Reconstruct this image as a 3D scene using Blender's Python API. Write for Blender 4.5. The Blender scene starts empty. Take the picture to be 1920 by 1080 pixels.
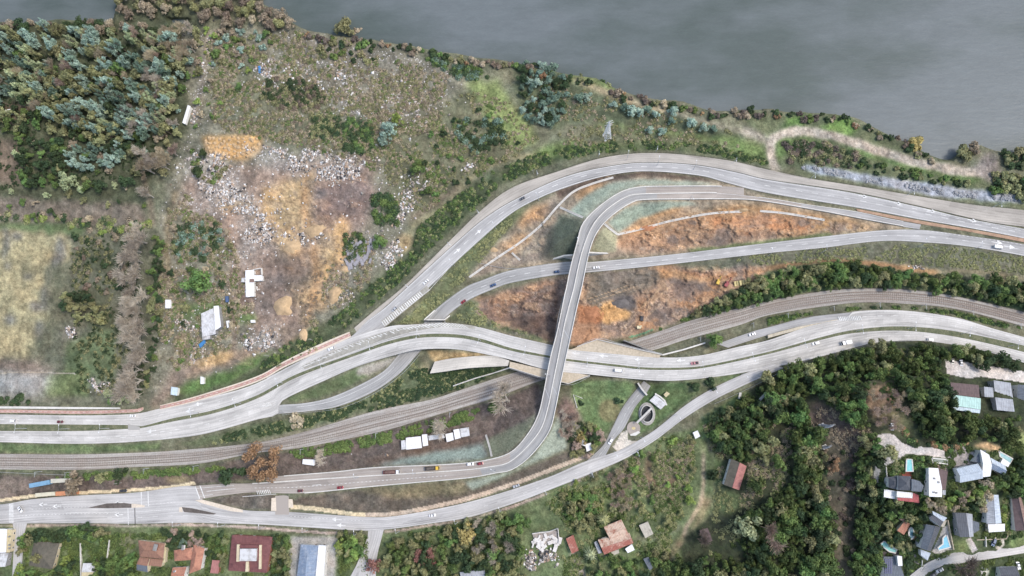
import bpy, bmesh, math, random
import numpy as np
from mathutils import Vector, Matrix
random.seed(7); rng = np.random.default_rng(7)
scene = bpy.context.scene
COL = scene.collection
HCAM = 467.0; FPX = 1297.0
KALB = 0.92            # photograph tone -> surface albedo

# ------------------------------------------------------------------ camera
nad = Vector((90, -250, -FPX)).normalized()
M = nad.rotation_difference(Vector((0, 0, -1))).to_matrix()
MN = np.array(M)
cam_d = bpy.data.cameras.new('camera'); cam = bpy.data.objects.new('camera', cam_d); COL.objects.link(cam)
cam.matrix_world = Matrix.Translation((0, 0, HCAM)) @ M.to_4x4()
cam_d.sensor_width = 36; cam_d.lens = 36 * FPX / 1920; cam_d.clip_start = 1; cam_d.clip_end = 40000
scene.camera = cam

def PN(px, py, z):
    """ground survey: photo bearing + height -> metres"""
    px, py, z = np.broadcast_arrays(np.asarray(px, float), np.asarray(py, float), np.asarray(z, float))
    d = np.stack([px - 960, 540 - py, np.full(px.shape, -FPX)], -1) @ MN.T
    t = (z - HCAM) / d[..., 2]
    out = d * t[..., None]; out[..., 2] += HCAM
    return out
def P(px, py, z=0.0): return Vector(PN(px, py, z))

# ------------------------------------------------------------------ numpy helpers
_tab = rng.random((256, 256))
def vnoise(x, y):
    xi = np.floor(x).astype(int); yi = np.floor(y).astype(int); fx = x - xi; fy = y - yi
    fx = fx * fx * (3 - 2 * fx); fy = fy * fy * (3 - 2 * fy)
    a = _tab[yi & 255, xi & 255]; b = _tab[yi & 255, (xi + 1) & 255]
    c = _tab[(yi + 1) & 255, xi & 255]; d = _tab[(yi + 1) & 255, (xi + 1) & 255]
    return (a * (1 - fx) + b * fx) * (1 - fy) + (c * (1 - fx) + d * fx) * fy
def fbm(x, y, s, o=4, seed=0):
    v = 0; a = .5; t = 0
    for k in range(o):
        v = v + a * vnoise(x / s + 17.3 * k + seed * 31.7, y / s + 9.1 * k + seed * 13.1); t += a; a *= .55; s /= 2.05
    return v / t
def inpoly(x, y, poly):
    ins = np.zeros(x.shape, bool); n = len(poly)
    for i in range(n):
        x1, y1 = poly[i]; x2, y2 = poly[(i + 1) % n]
        if y1 == y2: continue
        c = ((y1 > y) != (y2 > y)) & (x < (x2 - x1) * (y - y1) / (y2 - y1) + x1)
        ins ^= c
    return ins
def blur(a, r):
    if r < 1: return a
    for ax in (0, 1):
        for _ in range(2):
            pad = [(0, 0), (0, 0)]; pad[ax] = (r + 1, r)
            c = np.cumsum(np.pad(a, pad, mode='edge'), axis=ax)
            n = a.shape[ax]
            hi = np.take(c, np.arange(2 * r + 1, 2 * r + 1 + n), axis=ax); lo = np.take(c, np.arange(0, n), axis=ax)
            a = (hi - lo) / (2 * r + 1)
    return a
def smooth(pts, n=None, closed=False):
    p = np.array(pts, float); m = len(p); out = []
    if m == 2: out = [p[0] + (p[1] - p[0]) * t for t in np.linspace(0, 1, 40)]
    else:
        for i in range(m - 1):
            p0 = p[max(i - 1, 0)]; p1 = p[i]; p2 = p[i + 1]; p3 = p[min(i + 2, m - 1)]
            for t in np.linspace(0, 1, 12, endpoint=False):
                out.append(.5 * ((2 * p1) + (-p0 + p2) * t + (2 * p0 - 5 * p1 + 4 * p2 - p3) * t * t + (-p0 + 3 * p1 - 3 * p2 + p3) * t ** 3))
        out.append(p[-1])
    out = np.array(out)
    s = np.concatenate([[0], np.cumsum(np.hypot(*np.diff(out[:, :2], axis=0).T))])
    if n is None: n = max(8, int(s[-1] / 6))
    q = np.linspace(0, s[-1], n)
    return np.stack([np.interp(q, s, out[:, k]) for k in range(out.shape[1])], 1)
def lin(c): 
    c = np.asarray(c, float) / 255
    return np.where(c <= .04045, c / 12.92, ((c + .055) / 1.055) ** 2.4)
SAT = .82               # hazy light's slight muting, put into every surface colour
def mute(c):
    c = np.asarray(c, float); g = (c * (.3, .55, .15)).sum(-1, keepdims=True); return g + (c - g) * SAT
def alb(c): return tuple(np.clip(lin(mute(c)) * KALB, 0, .88))

# ------------------------------------------------------------------ objects
def tag(o, label=None, cat=None, group=None, kind=None):
    if label: o['label'] = label
    if cat: o['category'] = cat
    if group: o['group'] = group
    if kind: o['kind'] = kind
    return o
def link(name, me, m=None, parent=None):
    o = bpy.data.objects.new(name, me); COL.objects.link(o)
    if m is not None and me is not None:
        for mm in (m if isinstance(m, (list, tuple)) else [m]): me.materials.append(mm)
    if parent is not None: o.parent = parent
    return o
def empty(name, loc=(0, 0, 0), rz=0.0, label=None, cat=None, group=None):
    o = bpy.data.objects.new(name, None); COL.objects.link(o)
    o.empty_display_size = .3; o.location = loc; o.rotation_euler = (0, 0, rz)
    return tag(o, label, cat, group)
def npmesh(name, v, f, smoothed=False):
    """v (n,3); f (m,k) constant-k faces"""
    me = bpy.data.meshes.new(name); v = np.asarray(v, np.float32); f = np.asarray(f, np.int32)
    k = f.shape[1]
    me.vertices.add(len(v)); me.vertices.foreach_set('co', v.ravel())
    me.loops.add(f.size); me.loops.foreach_set('vertex_index', f.ravel())
    me.polygons.add(len(f)); me.polygons.foreach_set('loop_start', np.arange(0, f.size, k, dtype=np.int32))
    me.polygons.foreach_set('loop_total', np.full(len(f), k, np.int32))
    if smoothed: me.polygons.foreach_set('use_smooth', np.ones(len(f), bool))
    me.update(calc_edges=True); me.validate()
    return me
class MB:
    """collects simple solids for one mesh"""
    def __init__(s): s.v = []; s.f = []; s.mi = []; s.uv = []
    def face(s, pts, mi=0, uv=None):
        b = len(s.v); s.v += [tuple(p) for p in pts]; s.f.append(list(range(b, b + len(pts)))); s.mi.append(mi)
        s.uv.append(uv)
    def box(s, c, d, rz=0, mi=0, top=1.0):
        ca, sa = math.cos(rz), math.sin(rz); hx, hy, hz = d[0] / 2, d[1] / 2, d[2] / 2
        q = []
        for z, k in ((-hz, 1), (hz, top)):
            for x, y in ((-hx, -hy), (hx, -hy), (hx, hy), (-hx, hy)):
                x *= k; y *= k
                q.append((c[0] + x * ca - y * sa, c[1] + x * sa + y * ca, c[2] + z))
        s.hexa(q, mi)
    def hexa(s, q, mi=0):
        b = len(s.v); s.v += [tuple(p) for p in q]
        for f in ((3, 2, 1, 0), (4, 5, 6, 7), (0, 1, 5, 4), (1, 2, 6, 5), (2, 3, 7, 6), (3, 0, 4, 7)):
            s.f.append([b + i for i in f]); s.mi.append(mi); s.uv.append(None)
    def prism(s, pts, z0, z1, mi=0):
        n = len(pts)
        a = sum(pts[i][0] * pts[(i + 1) % n][1] - pts[(i + 1) % n][0] * pts[i][1] for i in range(n))
        if a < 0: pts = pts[::-1]
        b = len(s.v); s.v += [(p[0], p[1], z0) for p in pts] + [(p[0], p[1], z1) for p in pts]
        s.f.append([b + n + i for i in range(n)]); s.f.append([b + i for i in range(n)][::-1])
        s.mi += [mi, mi]; s.uv += [None, None]
        for i in range(n):
            j = (i + 1) % n; s.f.append([b + i, b + j, b + n + j, b + n + i]); s.mi.append(mi); s.uv.append(None)
    def tube(s, p0, p1, r0, r1=None, n=6, mi=0):
        p0 = Vector(p0); p1 = Vector(p1); r1 = r0 if r1 is None else r1
        d = (p1 - p0).normalized(); a = d.orthogonal().normalized(); c = d.cross(a)
        b = len(s.v)
        for p, r in ((p0, r0), (p1, r1)):
            for i in range(n):
                t = 2 * math.pi * i / n; s.v.append(tuple(p + (a * math.cos(t) + c * math.sin(t)) * r))
        for i in range(n):
            j = (i + 1) % n; s.f.append([b + i, b + j, b + n + j, b + n + i]); s.mi.append(mi); s.uv.append(None)
        s.f.append([b + i for i in range(n)][::-1]); s.f.append([b + n + i for i in range(n)]); s.mi += [mi, mi]; s.uv += [None, None]
    def mesh(s, name, smoothed=False):
        me = bpy.data.meshes.new(name); me.from_pydata(s.v, [], s.f)
        me.polygons.foreach_set('material_index', s.mi)
        if smoothed: me.polygons.foreach_set('use_smooth', [True] * len(s.f))
        if any(u is not None for u in s.uv):
            ul = me.uv_layers.new(name='UVMap'); k = 0
            for f, u in zip(s.f, s.uv):
                for i in range(len(f)):
                    ul.data[k].uv = u[i] if u is not None else (0, 0); k += 1
        me.update(); return me
    def build(s, name, m, parent=None, smoothed=False): return link(name, s.mesh(name, smoothed), m, parent)

ORD = ['', 'second', 'third', 'fourth', 'fifth', 'sixth', 'seventh', 'eighth', 'ninth', 'tenth', 'eleventh', 'twelfth', 'thirteenth', 'fourteenth', 'fifteenth', 'sixteenth', 'seventeenth', 'eighteenth', 'nineteenth', 'twentieth']
def nth(i, n, a='from the left', first='leftmost', last='rightmost'):
    if i == 0: return first
    if i == n - 1: return last
    if i < n / 2 + 1: return ORD[i] + ' ' + a
    j = n - 1 - i
    b = {'from the left': 'from the right', 'from the top': 'from the bottom'}[a]
    return ORD[j] + ' ' + b

# ------------------------------------------------------------------ materials
def nmat(name):
    m = bpy.data.materials.new(name); m.use_nodes = True
    nt = m.node_tree; bs = nt.nodes['Principled BSDF']
    bs.inputs['Specular IOR Level'].default_value = .25
    return m, nt, bs
def N(nt, t, **k):
    n = nt.nodes.new(t)
    for a, b in k.items(): setattr(n, a, b)
    return n
def noise(nt, vec, scale, detail=4, rough=.6):
    n = N(nt, 'ShaderNodeTexNoise'); n.inputs['Scale'].default_value = scale; n.inputs['Detail'].default_value = detail; n.inputs['Roughness'].default_value = rough
    if vec is not None: nt.links.new(vec, n.inputs['Vector'])
    return n.outputs['Fac']
def mrange(nt, v, a, b, c, d):
    n = N(nt, 'ShaderNodeMapRange'); nt.links.new(v, n.inputs[0])
    for i, q in enumerate((a, b, c, d)): n.inputs[i + 1].default_value = q
    return n.outputs[0]
def math_(nt, op, a, b=None):
    n = N(nt, 'ShaderNodeMath', operation=op)
    for i, q in enumerate((a, b)):
        if q is None: continue
        if isinstance(q, (int, float)): n.inputs[i].default_value = q
        else: nt.links.new(q, n.inputs[i])
    return n.outputs[0]
def mixc(nt, fac, a, b, mode='MIX'):
    n = N(nt, 'ShaderNodeMix', data_type='RGBA', blend_type=mode)
    for i, q in ((0, fac), (6, a), (7, b)):
        if isinstance(q, (int, float)): n.inputs[i].default_value = q
        elif isinstance(q, (tuple, list)): n.inputs[i].default_value = (*q[:3], 1)
        else: nt.links.new(q, n.inputs[i])
    return n.outputs[2]
def scale_col(nt, col, f):
    n = N(nt, 'ShaderNodeVectorMath', operation='SCALE')
    if isinstance(col, (tuple, list)): n.inputs[0].default_value = col[:3]
    else: nt.links.new(col, n.inputs[0])
    nt.links.new(f, n.inputs['Scale']); return n.outputs[0]
def bump(nt, bs, h, strength=.5, dist=.3):
    b = N(nt, 'ShaderNodeBump'); b.inputs['Strength'].default_value = strength; b.inputs['Distance'].default_value = dist
    nt.links.new(h, b.inputs['Height']); nt.links.new(b.outputs[0], bs.inputs['Normal'])
_mc = {}
def plain(name, rgb, rough=.8, amp=.25, sc=.8, metal=0.0, spec=.25, lin_=False):
    """weathered surface: two scales of mottling over a base colour"""
    if name in _mc: return _mc[name]
    m, nt, bs = nmat(name); c = rgb if lin_ else alb(rgb)
    geo = N(nt, 'ShaderNodeNewGeometry').outputs['Position']
    a = noise(nt, geo, sc, 5, .65); b = noise(nt, geo, sc * .12, 3)
    f = math_(nt, 'ADD', mrange(nt, a, .3, .7, -amp, amp), mrange(nt, b, .3, .7, -amp * .6, amp * .6))
    f = math_(nt, 'ADD', f, 1.0)
    nt.links.new(scale_col(nt, c, f), bs.inputs['Base Color'])
    bs.inputs['Roughness'].default_value = rough; bs.inputs['Metallic'].default_value = metal; bs.inputs['Specular IOR Level'].default_value = spec
    _mc[name] = m; return m
def roofmat(name, rgb, rib=1.0, depth=.25, stain=(90, 80, 70), st=.35, rough=.7):
    """sheet or tile roofing: ribs across the slope from UV metres, plus stains"""
    if name in _mc: return _mc[name]
    m, nt, bs = nmat(name); c = alb(rgb)
    uv = N(nt, 'ShaderNodeUVMap').outputs[0]
    sp = N(nt, 'ShaderNodeSeparateXYZ'); nt.links.new(uv, sp.inputs[0])
    s = math_(nt, 'SINE', math_(nt, 'MULTIPLY', sp.outputs[0], 2 * math.pi / rib))
    s2 = math_(nt, 'SINE', math_(nt, 'MULTIPLY', sp.outputs[1], 2 * math.pi / 2.3))
    mp = N(nt, 'ShaderNodeMapping'); mp.inputs['Scale'].default_value = (1.1, .25, 1); nt.links.new(uv, mp.inputs[0])
    geo = N(nt, 'ShaderNodeNewGeometry').outputs['Position']
    a = noise(nt, mp.outputs[0], 1.0, 5, .7); b = noise(nt, geo, .35, 4)
    f = math_(nt, 'ADD', math_(nt, 'MULTIPLY', s, depth * .5), mrange(nt, a, .3, .7, .75, 1.2))
    f = math_(nt, 'ADD', f, math_(nt, 'MULTIPLY', math_(nt, 'GREATER_THAN', s2, .96), -.12))
    col = mixc(nt, mrange(nt, b, .48, .68, 0, st), c, alb(stain))
    nt.links.new(scale_col(nt, col, f), bs.inputs['Base Color']); bs.inputs['Roughness'].default_value = rough
    bump(nt, bs, s, .4, .08)
    _mc[name] = m; return m
def roadmat(name, rgb, wear=.16, joint=0, patch=.12):
    """carriageway: wheel paths along the lane, blotches, cross joints (UV in metres: along, across)"""
    if name in _mc: return _mc[name]
    m, nt, bs = nmat(name); c = alb(rgb)
    uv = N(nt, 'ShaderNodeUVMap').outputs[0]
    def mapped(sx, sy):
        mp = N(nt, 'ShaderNodeMapping'); mp.inputs['Scale'].default_value = (sx, sy, 1); nt.links.new(uv, mp.inputs[0]); return mp.outputs[0]
    a = noise(nt, mapped(.012, 1.1), 1, 5, .7); b = noise(nt, mapped(.05, .12), 1, 4, .6); d = noise(nt, mapped(1.2, 1.2), 1, 3)
    f = math_(nt, 'ADD', mrange(nt, a, .3, .7, 1 - wear, 1 + wear), mrange(nt, b, .35, .65, -patch, patch))
    f = math_(nt, 'ADD', f, mrange(nt, d, .3, .7, -.07, .07))
    sp = N(nt, 'ShaderNodeSeparateXYZ'); nt.links.new(uv, sp.inputs[0])
    tr = math_(nt, 'ABSOLUTE', math_(nt, 'SINE', math_(nt, 'MULTIPLY', sp.outputs[1], math.pi / 1.75)))
    f = math_(nt, 'SUBTRACT', f, math_(nt, 'MULTIPLY', mrange(nt, tr, .6, 1, 0, .14), mrange(nt, noise(nt, mapped(.02, .3), 1, 3), .35, .65, .2, 1)))
    pv = N(nt, 'ShaderNodeTexVoronoi'); pv.inputs['Scale'].default_value = 1; nt.links.new(mapped(.035, .28), pv.inputs['Vector']); ps = N(nt, 'ShaderNodeSeparateColor'); nt.links.new(pv.outputs['Color'], ps.inputs[0])
    f = math_(nt, 'SUBTRACT', f, math_(nt, 'MULTIPLY', math_(nt, 'GREATER_THAN', ps.outputs[0], .86), .13)); f = math_(nt, 'ADD', f, math_(nt, 'MULTIPLY', math_(nt, 'GREATER_THAN', ps.outputs[1], .88), .09))
    # repaired slabs / patches
    br = N(nt, 'ShaderNodeTexBrick'); br.inputs['Scale'].default_value = 1; br.inputs['Mortar Size'].default_value = .06 if joint else 0
    br.inputs['Brick Width'].default_value = 9; br.inputs['Row Height'].default_value = 3.6; br.inputs['Bias'].default_value = 0
    br.inputs['Color1'].default_value = (.93, .93, .93, 1); br.inputs['Color2'].default_value = (1.05, 1.05, 1.05, 1); br.inputs['Mortar'].default_value = (.72, .72, .72, 1)
    nt.links.new(uv, br.inputs['Vector'])
    col = scale_col(nt, c, f)
    if joint: col = mixc(nt, 1.0, col, br.outputs[0], 'MULTIPLY')
    nt.links.new(col, bs.inputs['Base Color']); bs.inputs['Roughness'].default_value = .85
    _mc[name] = m; return m
def leafmat(name, rgb, var=.35, hue=.02, tip=None):
    if name in _mc: return _mc[name]
    rgb = tuple(v * 1.28 for v in rgb); tip = tuple(v * 1.28 for v in tip) if tip else None
    m, nt, bs = nmat(name); c = alb(rgb)
    oi = N(nt, 'ShaderNodeObjectInfo'); g = N(nt, 'ShaderNodeNewGeometry')
    f = math_(nt, 'ADD', mrange(nt, oi.outputs['Random'], 0, 1, .75, 1.2), mrange(nt, g.outputs['Random Per Island'], 0, 1, -var, var))
    big = noise(nt, g.outputs['Position'], .12, 3)
    t = tip or (rgb[0] * 1.25, rgb[1] * 1.12, rgb[2] * .85)
    col = mixc(nt, mrange(nt, big, .35, .7, 0, .8), c, alb(t))
    hs = N(nt, 'ShaderNodeHueSaturation'); nt.links.new(col, hs.inputs['Color'])
    nt.links.new(mrange(nt, oi.outputs['Random'], 0, 1, .5 - hue, .5 + hue), hs.inputs['Hue'])
    nt.links.new(scale_col(nt, hs.outputs[0], f), bs.inputs['Base Color']); bs.inputs['Roughness'].default_value = .75
    bs.inputs['Specular IOR Level'].default_value = .15
    tr = N(nt, 'ShaderNodeBsdfTranslucent'); nt.links.new(bs.inputs['Base Color'].links[0].from_socket, tr.inputs[0]); mx = N(nt, 'ShaderNodeMixShader'); mx.inputs[0].default_value = .3
    nt.links.new(bs.outputs[0], mx.inputs[1]); nt.links.new(tr.outputs[0], mx.inputs[2]); nt.links.new(mx.outputs[0], nt.nodes['Material Output'].inputs[0])
    _mc[name] = m; return m
# ------------------------------------------------------------------ roads: surveyed edges (photo pixels) and levels (m)
class Road:
    def __init__(s, name, A, B, zc, n=90, lift=0.0):
        s.name = name
        s.a = smooth(A, n); s.b = smooth(B, n); s.n = n
        s.c = (s.a + s.b) / 2
        if isinstance(zc, (int, float)): s.z = np.full(n, float(zc))
        else:
            idx = sorted((int(np.argmin(np.hypot(s.c[:, 0] - x, s.c[:, 1] - y))), z) for x, y, z in zc)
            s.z = np.interp(np.arange(n), [i for i, _ in idx], [z for _, z in idx])
            k = np.ones(9) / 9; s.z = np.convolve(np.pad(s.z, 4, mode='edge'), k, 'valid')
        s.z = s.z + lift
        s.WA = PN(s.a[:, 0], s.a[:, 1], s.z); s.WB = PN(s.b[:, 0], s.b[:, 1], s.z)
        s.WC = (s.WA + s.WB) / 2
        s.len = np.concatenate([[0], np.cumsum(np.linalg.norm(np.diff(s.WC[:, :2], axis=0), axis=1))])
        s.hw = np.linalg.norm(s.WA - s.WB, axis=1) / 2
    def at(s, m, v):
        """point m metres along, v from 0 (edge A) to 1 (edge B)"""
        a = np.array([np.interp(m, s.len, s.WA[:, k]) for k in range(3)]); b = np.array([np.interp(m, s.len, s.WB[:, k]) for k in range(3)])
        return Vector(a + (b - a) * v)
    def mof(s, px, py):
        i = int(np.argmin(np.hypot(s.c[:, 0] - px, s.c[:, 1] - py))); return s.len[i]
    def surface(s, mats, thick=.35, split=None, kind='structure', name=None, parent=None, rng_=None):
        i0, i1 = rng_ or (0, s.n - 1)
        mb = MB()
        for i in range(i0, i1):
            mi = 0
            if split is not None:
                for q, (m0) in enumerate(split): 
                    if s.len[i] >= m0: mi = q + 1
            wa, wb = s.hw[i], s.hw[i + 1]
            A0, A1, B0, B1 = s.WA[i], s.WA[i + 1], s.WB[i], s.WB[i + 1]
            mb.face([A0, A1, B1, B0], mi, [(s.len[i], wa), (s.len[i + 1], wb), (s.len[i + 1], -wb), (s.len[i], -wa)])
            d = np.array([0, 0, thick])
            mb.face([A1, A0, A0 - d, A1 - d], mi, [(0, 0), (1, 0), (1, 1), (0, 1)]); mb.face([B0, B1, B1 - d, B0 - d], mi, [(0, 0), (1, 0), (1, 1), (0, 1)])
            mb.face([A0 - d, B0 - d, B1 - d, A1 - d], mi, [(0, 0), (1, 0), (1, 1), (0, 1)])
        me = mb.mesh(name or s.name)
        bm = bmesh.new(); bm.from_mesh(me); bmesh.ops.remove_doubles(bm, verts=bm.verts, dist=.001)
        bmesh.ops.recalc_face_normals(bm, faces=bm.faces); bm.to_mesh(me); bm.free()
        o = link(name or s.name, me, mats, parent)
        if kind: o['kind'] = kind
        return o
    def line(s, mb, v, m0=None, m1=None, w=.16, dash=None, gap=0, up=.03):
        m0 = 0 if m0 is None else m0; m1 = s.len[-1] if m1 is None else m1
        m = m0
        while m < m1 - .3:
            e = min(m + (dash or (m1 - m0)), m1)
            k = max(1, int((e - m) / 4)); q = np.linspace(m, e, k + 1)
            for u0, u1 in zip(q[:-1], q[1:]):
                v0 = v(u0) if callable(v) else v; v1 = v(u1) if callable(v) else v
                p0, p1 = s.at(u0, v0), s.at(u1, v1)
                a0 = (s.at(u0, 1) - s.at(u0, 0)).normalized() * w / 2; a1 = (s.at(u1, 1) - s.at(u1, 0)).normalized() * w / 2
                z = Vector((0, 0, up)); mb.face([p0 - a0 + z, p1 - a1 + z, p1 + a1 + z, p0 + a0 + z][::-1])
            m = e + gap
            if dash is None: break
def strip_wall(mb, pts, w, h, z0=0.0, mi=0):
    """low wall following a 3-D polyline"""
    pts = [Vector(p) for p in pts]; L = []
    for i, p in enumerate(pts):
        a = pts[max(i - 1, 0)]; b = pts[min(i + 1, len(pts) - 1)]
        d = (b - a); d.z = 0; d.normalize(); n = Vector((-d.y, d.x, 0)) * w / 2; L.append((p - n, p + n))
    for (a0, b0), (a1, b1) in zip(L[:-1], L[1:]):
        lo = Vector((0, 0, z0)); hi = Vector((0, 0, z0 + h))
        mb.hexa([a0 + lo, a1 + lo, b1 + lo, b0 + lo, a0 + hi, a1 + hi, b1 + hi, b0 + hi], mi)

DZ = [(-120, 770, .6), (300, 785, .6), (520, 745, 1.2), (640, 690, 4), (740, 655, 6.6), (800, 645, 7.2), (1000, 660, 7.6), (1200, 680, 7.2), (1320, 675, 6.4), (1440, 650, 4.5), (1600, 620, 3), (1920, 640, 2.5), (2050, 690, 2.5)]
MED_N = [(-120, 793), (0, 795), (240, 797), (262, 800), (325, 784), (400, 769), (480, 742), (555, 702), (665, 662), (730, 639), (790, 627), (855, 627), (905, 636), (960, 653), (1030, 667), (1065, 673), (1160, 684), (1210, 689), (1285, 689), (1335, 683), (1440, 660), (1540, 632), (1605, 618), (1690, 612), (1790, 621), (1920, 648), (2050, 682)]
MED_S = [(-120, 808), (0, 808), (150, 808), (240, 804), (262, 803), (325, 790), (400, 775), (480, 748), (555, 708), (665, 667), (730, 645), (790, 633), (855, 633), (905, 642), (960, 658), (1030, 671), (1065, 677), (1160, 688), (1210, 693), (1285, 693), (1335, 687), (1440, 664), (1540, 637), (1605, 624), (1690, 620), (1790, 631), (1920, 660), (2050, 696)]
DN = Road('road', [(-120, 776), (0, 777), (150, 779), (250, 776), (300, 766), (412, 740), (480, 719), (555, 680), (655, 634), (730, 612), (767, 609), (830, 606), (892, 612), (960, 630), (1035, 647), (1067, 655), (1135, 662), (1235, 670), (1310, 667), (1385, 650), (1440, 638), (1515, 612), (1585, 596), (1602, 584), (1690, 582), (1790, 595), (1865, 617), (1920, 632), (2050, 668)], MED_N, DZ, 170, .0)
DS = Road('road', MED_S, [(-120, 828), (0, 829), (125, 832), (225, 830), (325, 822), (390, 812), (480, 787), (520, 777), (528, 752), (605, 715), (670, 687), (742, 665), (790, 655), (855, 655), (920, 666), (960, 675), (1030, 694), (1105, 702), (1185, 710), (1260, 714), (1360, 704), (1440, 690), (1505, 677), (1590, 655), (1652, 641), (1740, 640), (1840, 657), (1920, 680), (2050, 720)], DZ, 170, .0)
MD = Road('median', MED_N, MED_S, DZ, 170, .12)
SLIP = Road('road', [(1345, 645), (1410, 622), (1440, 614), (1515, 595), (1602, 585)], [(1365, 652), (1440, 628), (1515, 609), (1570, 603), (1610, 599)], [(1355, 648, .5), (1440, 622, 1.5), (1515, 602, 2.6), (1605, 592, 3)], 40, -.04)
NR = Road('road', [(2050, 455), (1920, 429), (1815, 410), (1715, 386), (1590, 360), (1440, 337), (1385, 324), (1310, 310), (1230, 305), (1160, 309), (1060, 331), (960, 377), (905, 412), (855, 455), (805, 500), (767, 535), (720, 578), (690, 600), (657, 632), (600, 660), (555, 681), (500, 708)], [(2050, 475), (1920, 447), (1815, 427), (1722, 411), (1605, 389), (1440, 362), (1360, 342), (1310, 329), (1210, 321), (1135, 330), (1060, 352), (1010, 372), (955, 403), (880, 468), (830, 515), (802, 541), (755, 578), (730, 604), (700, 628), (634, 657), (566, 688), (502, 710)], [(1920, 438, .6), (1300, 319, .6), (960, 387, .6), (800, 520, 1), (735, 590, 3), (680, 618, 4.75), (620, 655, 3.5), (560, 685, 2.05), (501, 709, 1.15)], 130, .02)
SH = Road('road_shoulder', [(2050, 415), (1920, 394), (1840, 386), (1740, 371), (1615, 350), (1515, 334), (1435, 317), (1360, 300), (1235, 287), (1135, 295), (1035, 325), (960, 352), (905, 392), (855, 440), (805, 490), (755, 539), (705, 580), (664, 615)], [(2050, 440), (1920, 425), (1840, 413), (1715, 384), (1590, 358), (1440, 336), (1385, 323), (1310, 309), (1230, 304), (1160, 308), (1060, 330), (960, 376), (905, 411), (855, 454), (805, 499), (767, 534), (720, 577), (668, 622)], [(1920, 410, .7), (1300, 300, .7), (960, 364, .7), (780, 518, 1.1), (720, 575, 3), (668, 618, 4.6)], 110, .0)
MR = Road('road', [(2050, 487), (1920, 458), (1815, 442), (1727, 431), (1652, 432), (1565, 441), (1435, 456), (1260, 477), (1110, 491), (1060, 491), (960, 506), (905, 525), (870, 540), (815, 582), (780, 625), (745, 667), (720, 695), (677, 720), (620, 745), (570, 756), (525, 759), (496, 763)], [(2050, 510), (1920, 480), (1815, 462), (1740, 455), (1652, 452), (1540, 465), (1435, 475), (1260, 495), (1100, 511), (1040, 516), (960, 530), (930, 540), (880, 562), (837, 594), (815, 628), (785, 662), (750, 700), (700, 735), (635, 762), (580, 771), (525, 776), (498, 779)], [(1920, 468, .5), (1100, 500, .3), (960, 518, .2), (860, 562, -.4), (790, 640, -.8), (730, 702, -.2), (627, 754, .6), (527, 769, 1.1), (500, 771, .9)], 140, .04)
RW = Road('railway_bed', [(-120, 851), (0, 851), (125, 852), (225, 850), (325, 845), (480, 830), (580, 807), (705, 770), (805, 750), (867, 730), (960, 700), (1060, 675), (1170, 643), (1235, 622), (1310, 597), (1440, 565), (1515, 550), (1590, 542), (1690, 542), (1790, 555), (1920, 585), (2050, 622)], [(-120, 880), (0, 880), (150, 881), (250, 876), (375, 869), (475, 850), (560, 840), (655, 822), (730, 805), (830, 775), (925, 747), (1010, 715), (1100, 690), (1230, 655), (1285, 637), (1385, 610), (1440, 591), (1540, 575), (1615, 567), (1690, 569), (1790, 579), (1920, 612), (2050, 650)], -.3, 150, .0)
LS = Road('road', [(-120, 953), (0, 946), (62, 936), (150, 929), (250, 924), (362, 911), (380, 938), (452, 956), (542, 960), (680, 969), (730, 969), (805, 957), (880, 941), (960, 918), (1035, 892), (1095, 866), (1160, 845), (1210, 818), (1240, 797), (1285, 760), (1335, 729), (1400, 699), (1450, 682)], [(-120, 985), (0, 982), (150, 981), (250, 982), (350, 980), (400, 981), (480, 983), (580, 989), (680, 995), (730, 992), (805, 982), (880, 970), (960, 945), (1035, 917), (1110, 887), (1172, 860), (1225, 828), (1247, 812), (1285, 783), (1335, 752), (1385, 727), (1440, 702), (1470, 690)], [(0, 965, .6), (680, 982, .6), (960, 931, .8), (1160, 852, 1.5), (1285, 771, 2.6), (1400, 710, 4.6), (1455, 688, 4.9)], 130, .06)
DE = Road('road', [(1098, 866), (1130, 836), (1145, 809), (1167, 765), (1197, 726), (1207, 714)], [(1128, 868), (1150, 827), (1170, 803), (1190, 765), (1210, 740), (1220, 724)], [(1115, 866, 1.2), (1150, 820, 1), (1180, 765, .4), (1212, 720, .2)], 40, .1)
_mid = [(480, 906), (580, 899), (705, 891), (855, 882), (917, 875), (960, 863), (1010, 811), (1027, 765), (1035, 727), (1050, 652), (1060, 600), (1076, 540), (1080, 520), (1092, 470), (1110, 425), (1135, 395), (1172, 370), (1200, 364), (1285, 362), (1350, 362)]
FZ = [(380, 925, .7), (520, 910, 1.0), (700, 895, 3.2), (860, 885, 6.5), (960, 865, 9.5), (1015, 800, 12.5), (1040, 720, 14), (1060, 620, 14.2), (1085, 500, 13), (1110, 430, 11.5), (1160, 375, 9), (1285, 365, 5), (1400, 365, 2.2), (1540, 390, .9), (1722, 425, .6)]
FR = Road('road', [(365, 911), (425, 907)] + _mid + [(1440, 372), (1515, 384), (1605, 397), (1665, 410), (1727, 421)], [(374, 936), (425, 928), (480, 923), (565, 925), (680, 914), (780, 905), (880, 896), (930, 887), (960, 881), (995, 855), (1030, 809), (1042, 765), (1052, 715), (1070, 632), (1082, 577), (1091, 540), (1095, 520), (1107, 465), (1122, 432), (1147, 405), (1185, 380), (1210, 375), (1285, 374), (1385, 374), (1440, 379), (1540, 396), (1640, 415), (1724, 430)], FZ, 190, .08)
FL = Road('road', [(500, 896), (530, 892), (630, 884), (705, 876), (855, 869), (917, 861), (960, 846), (992, 810), (1010, 775), (1020, 732), (1032, 670), (1045, 620), (1060, 547), (1062, 540), (1070, 500), (1082, 455), (1092, 420), (1120, 390), (1160, 362), (1197, 351), (1260, 349), (1350, 349), (1395, 352)], [(500, 905)] + _mid[1:] + [(1395, 366)], FZ, 150, .08)
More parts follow.
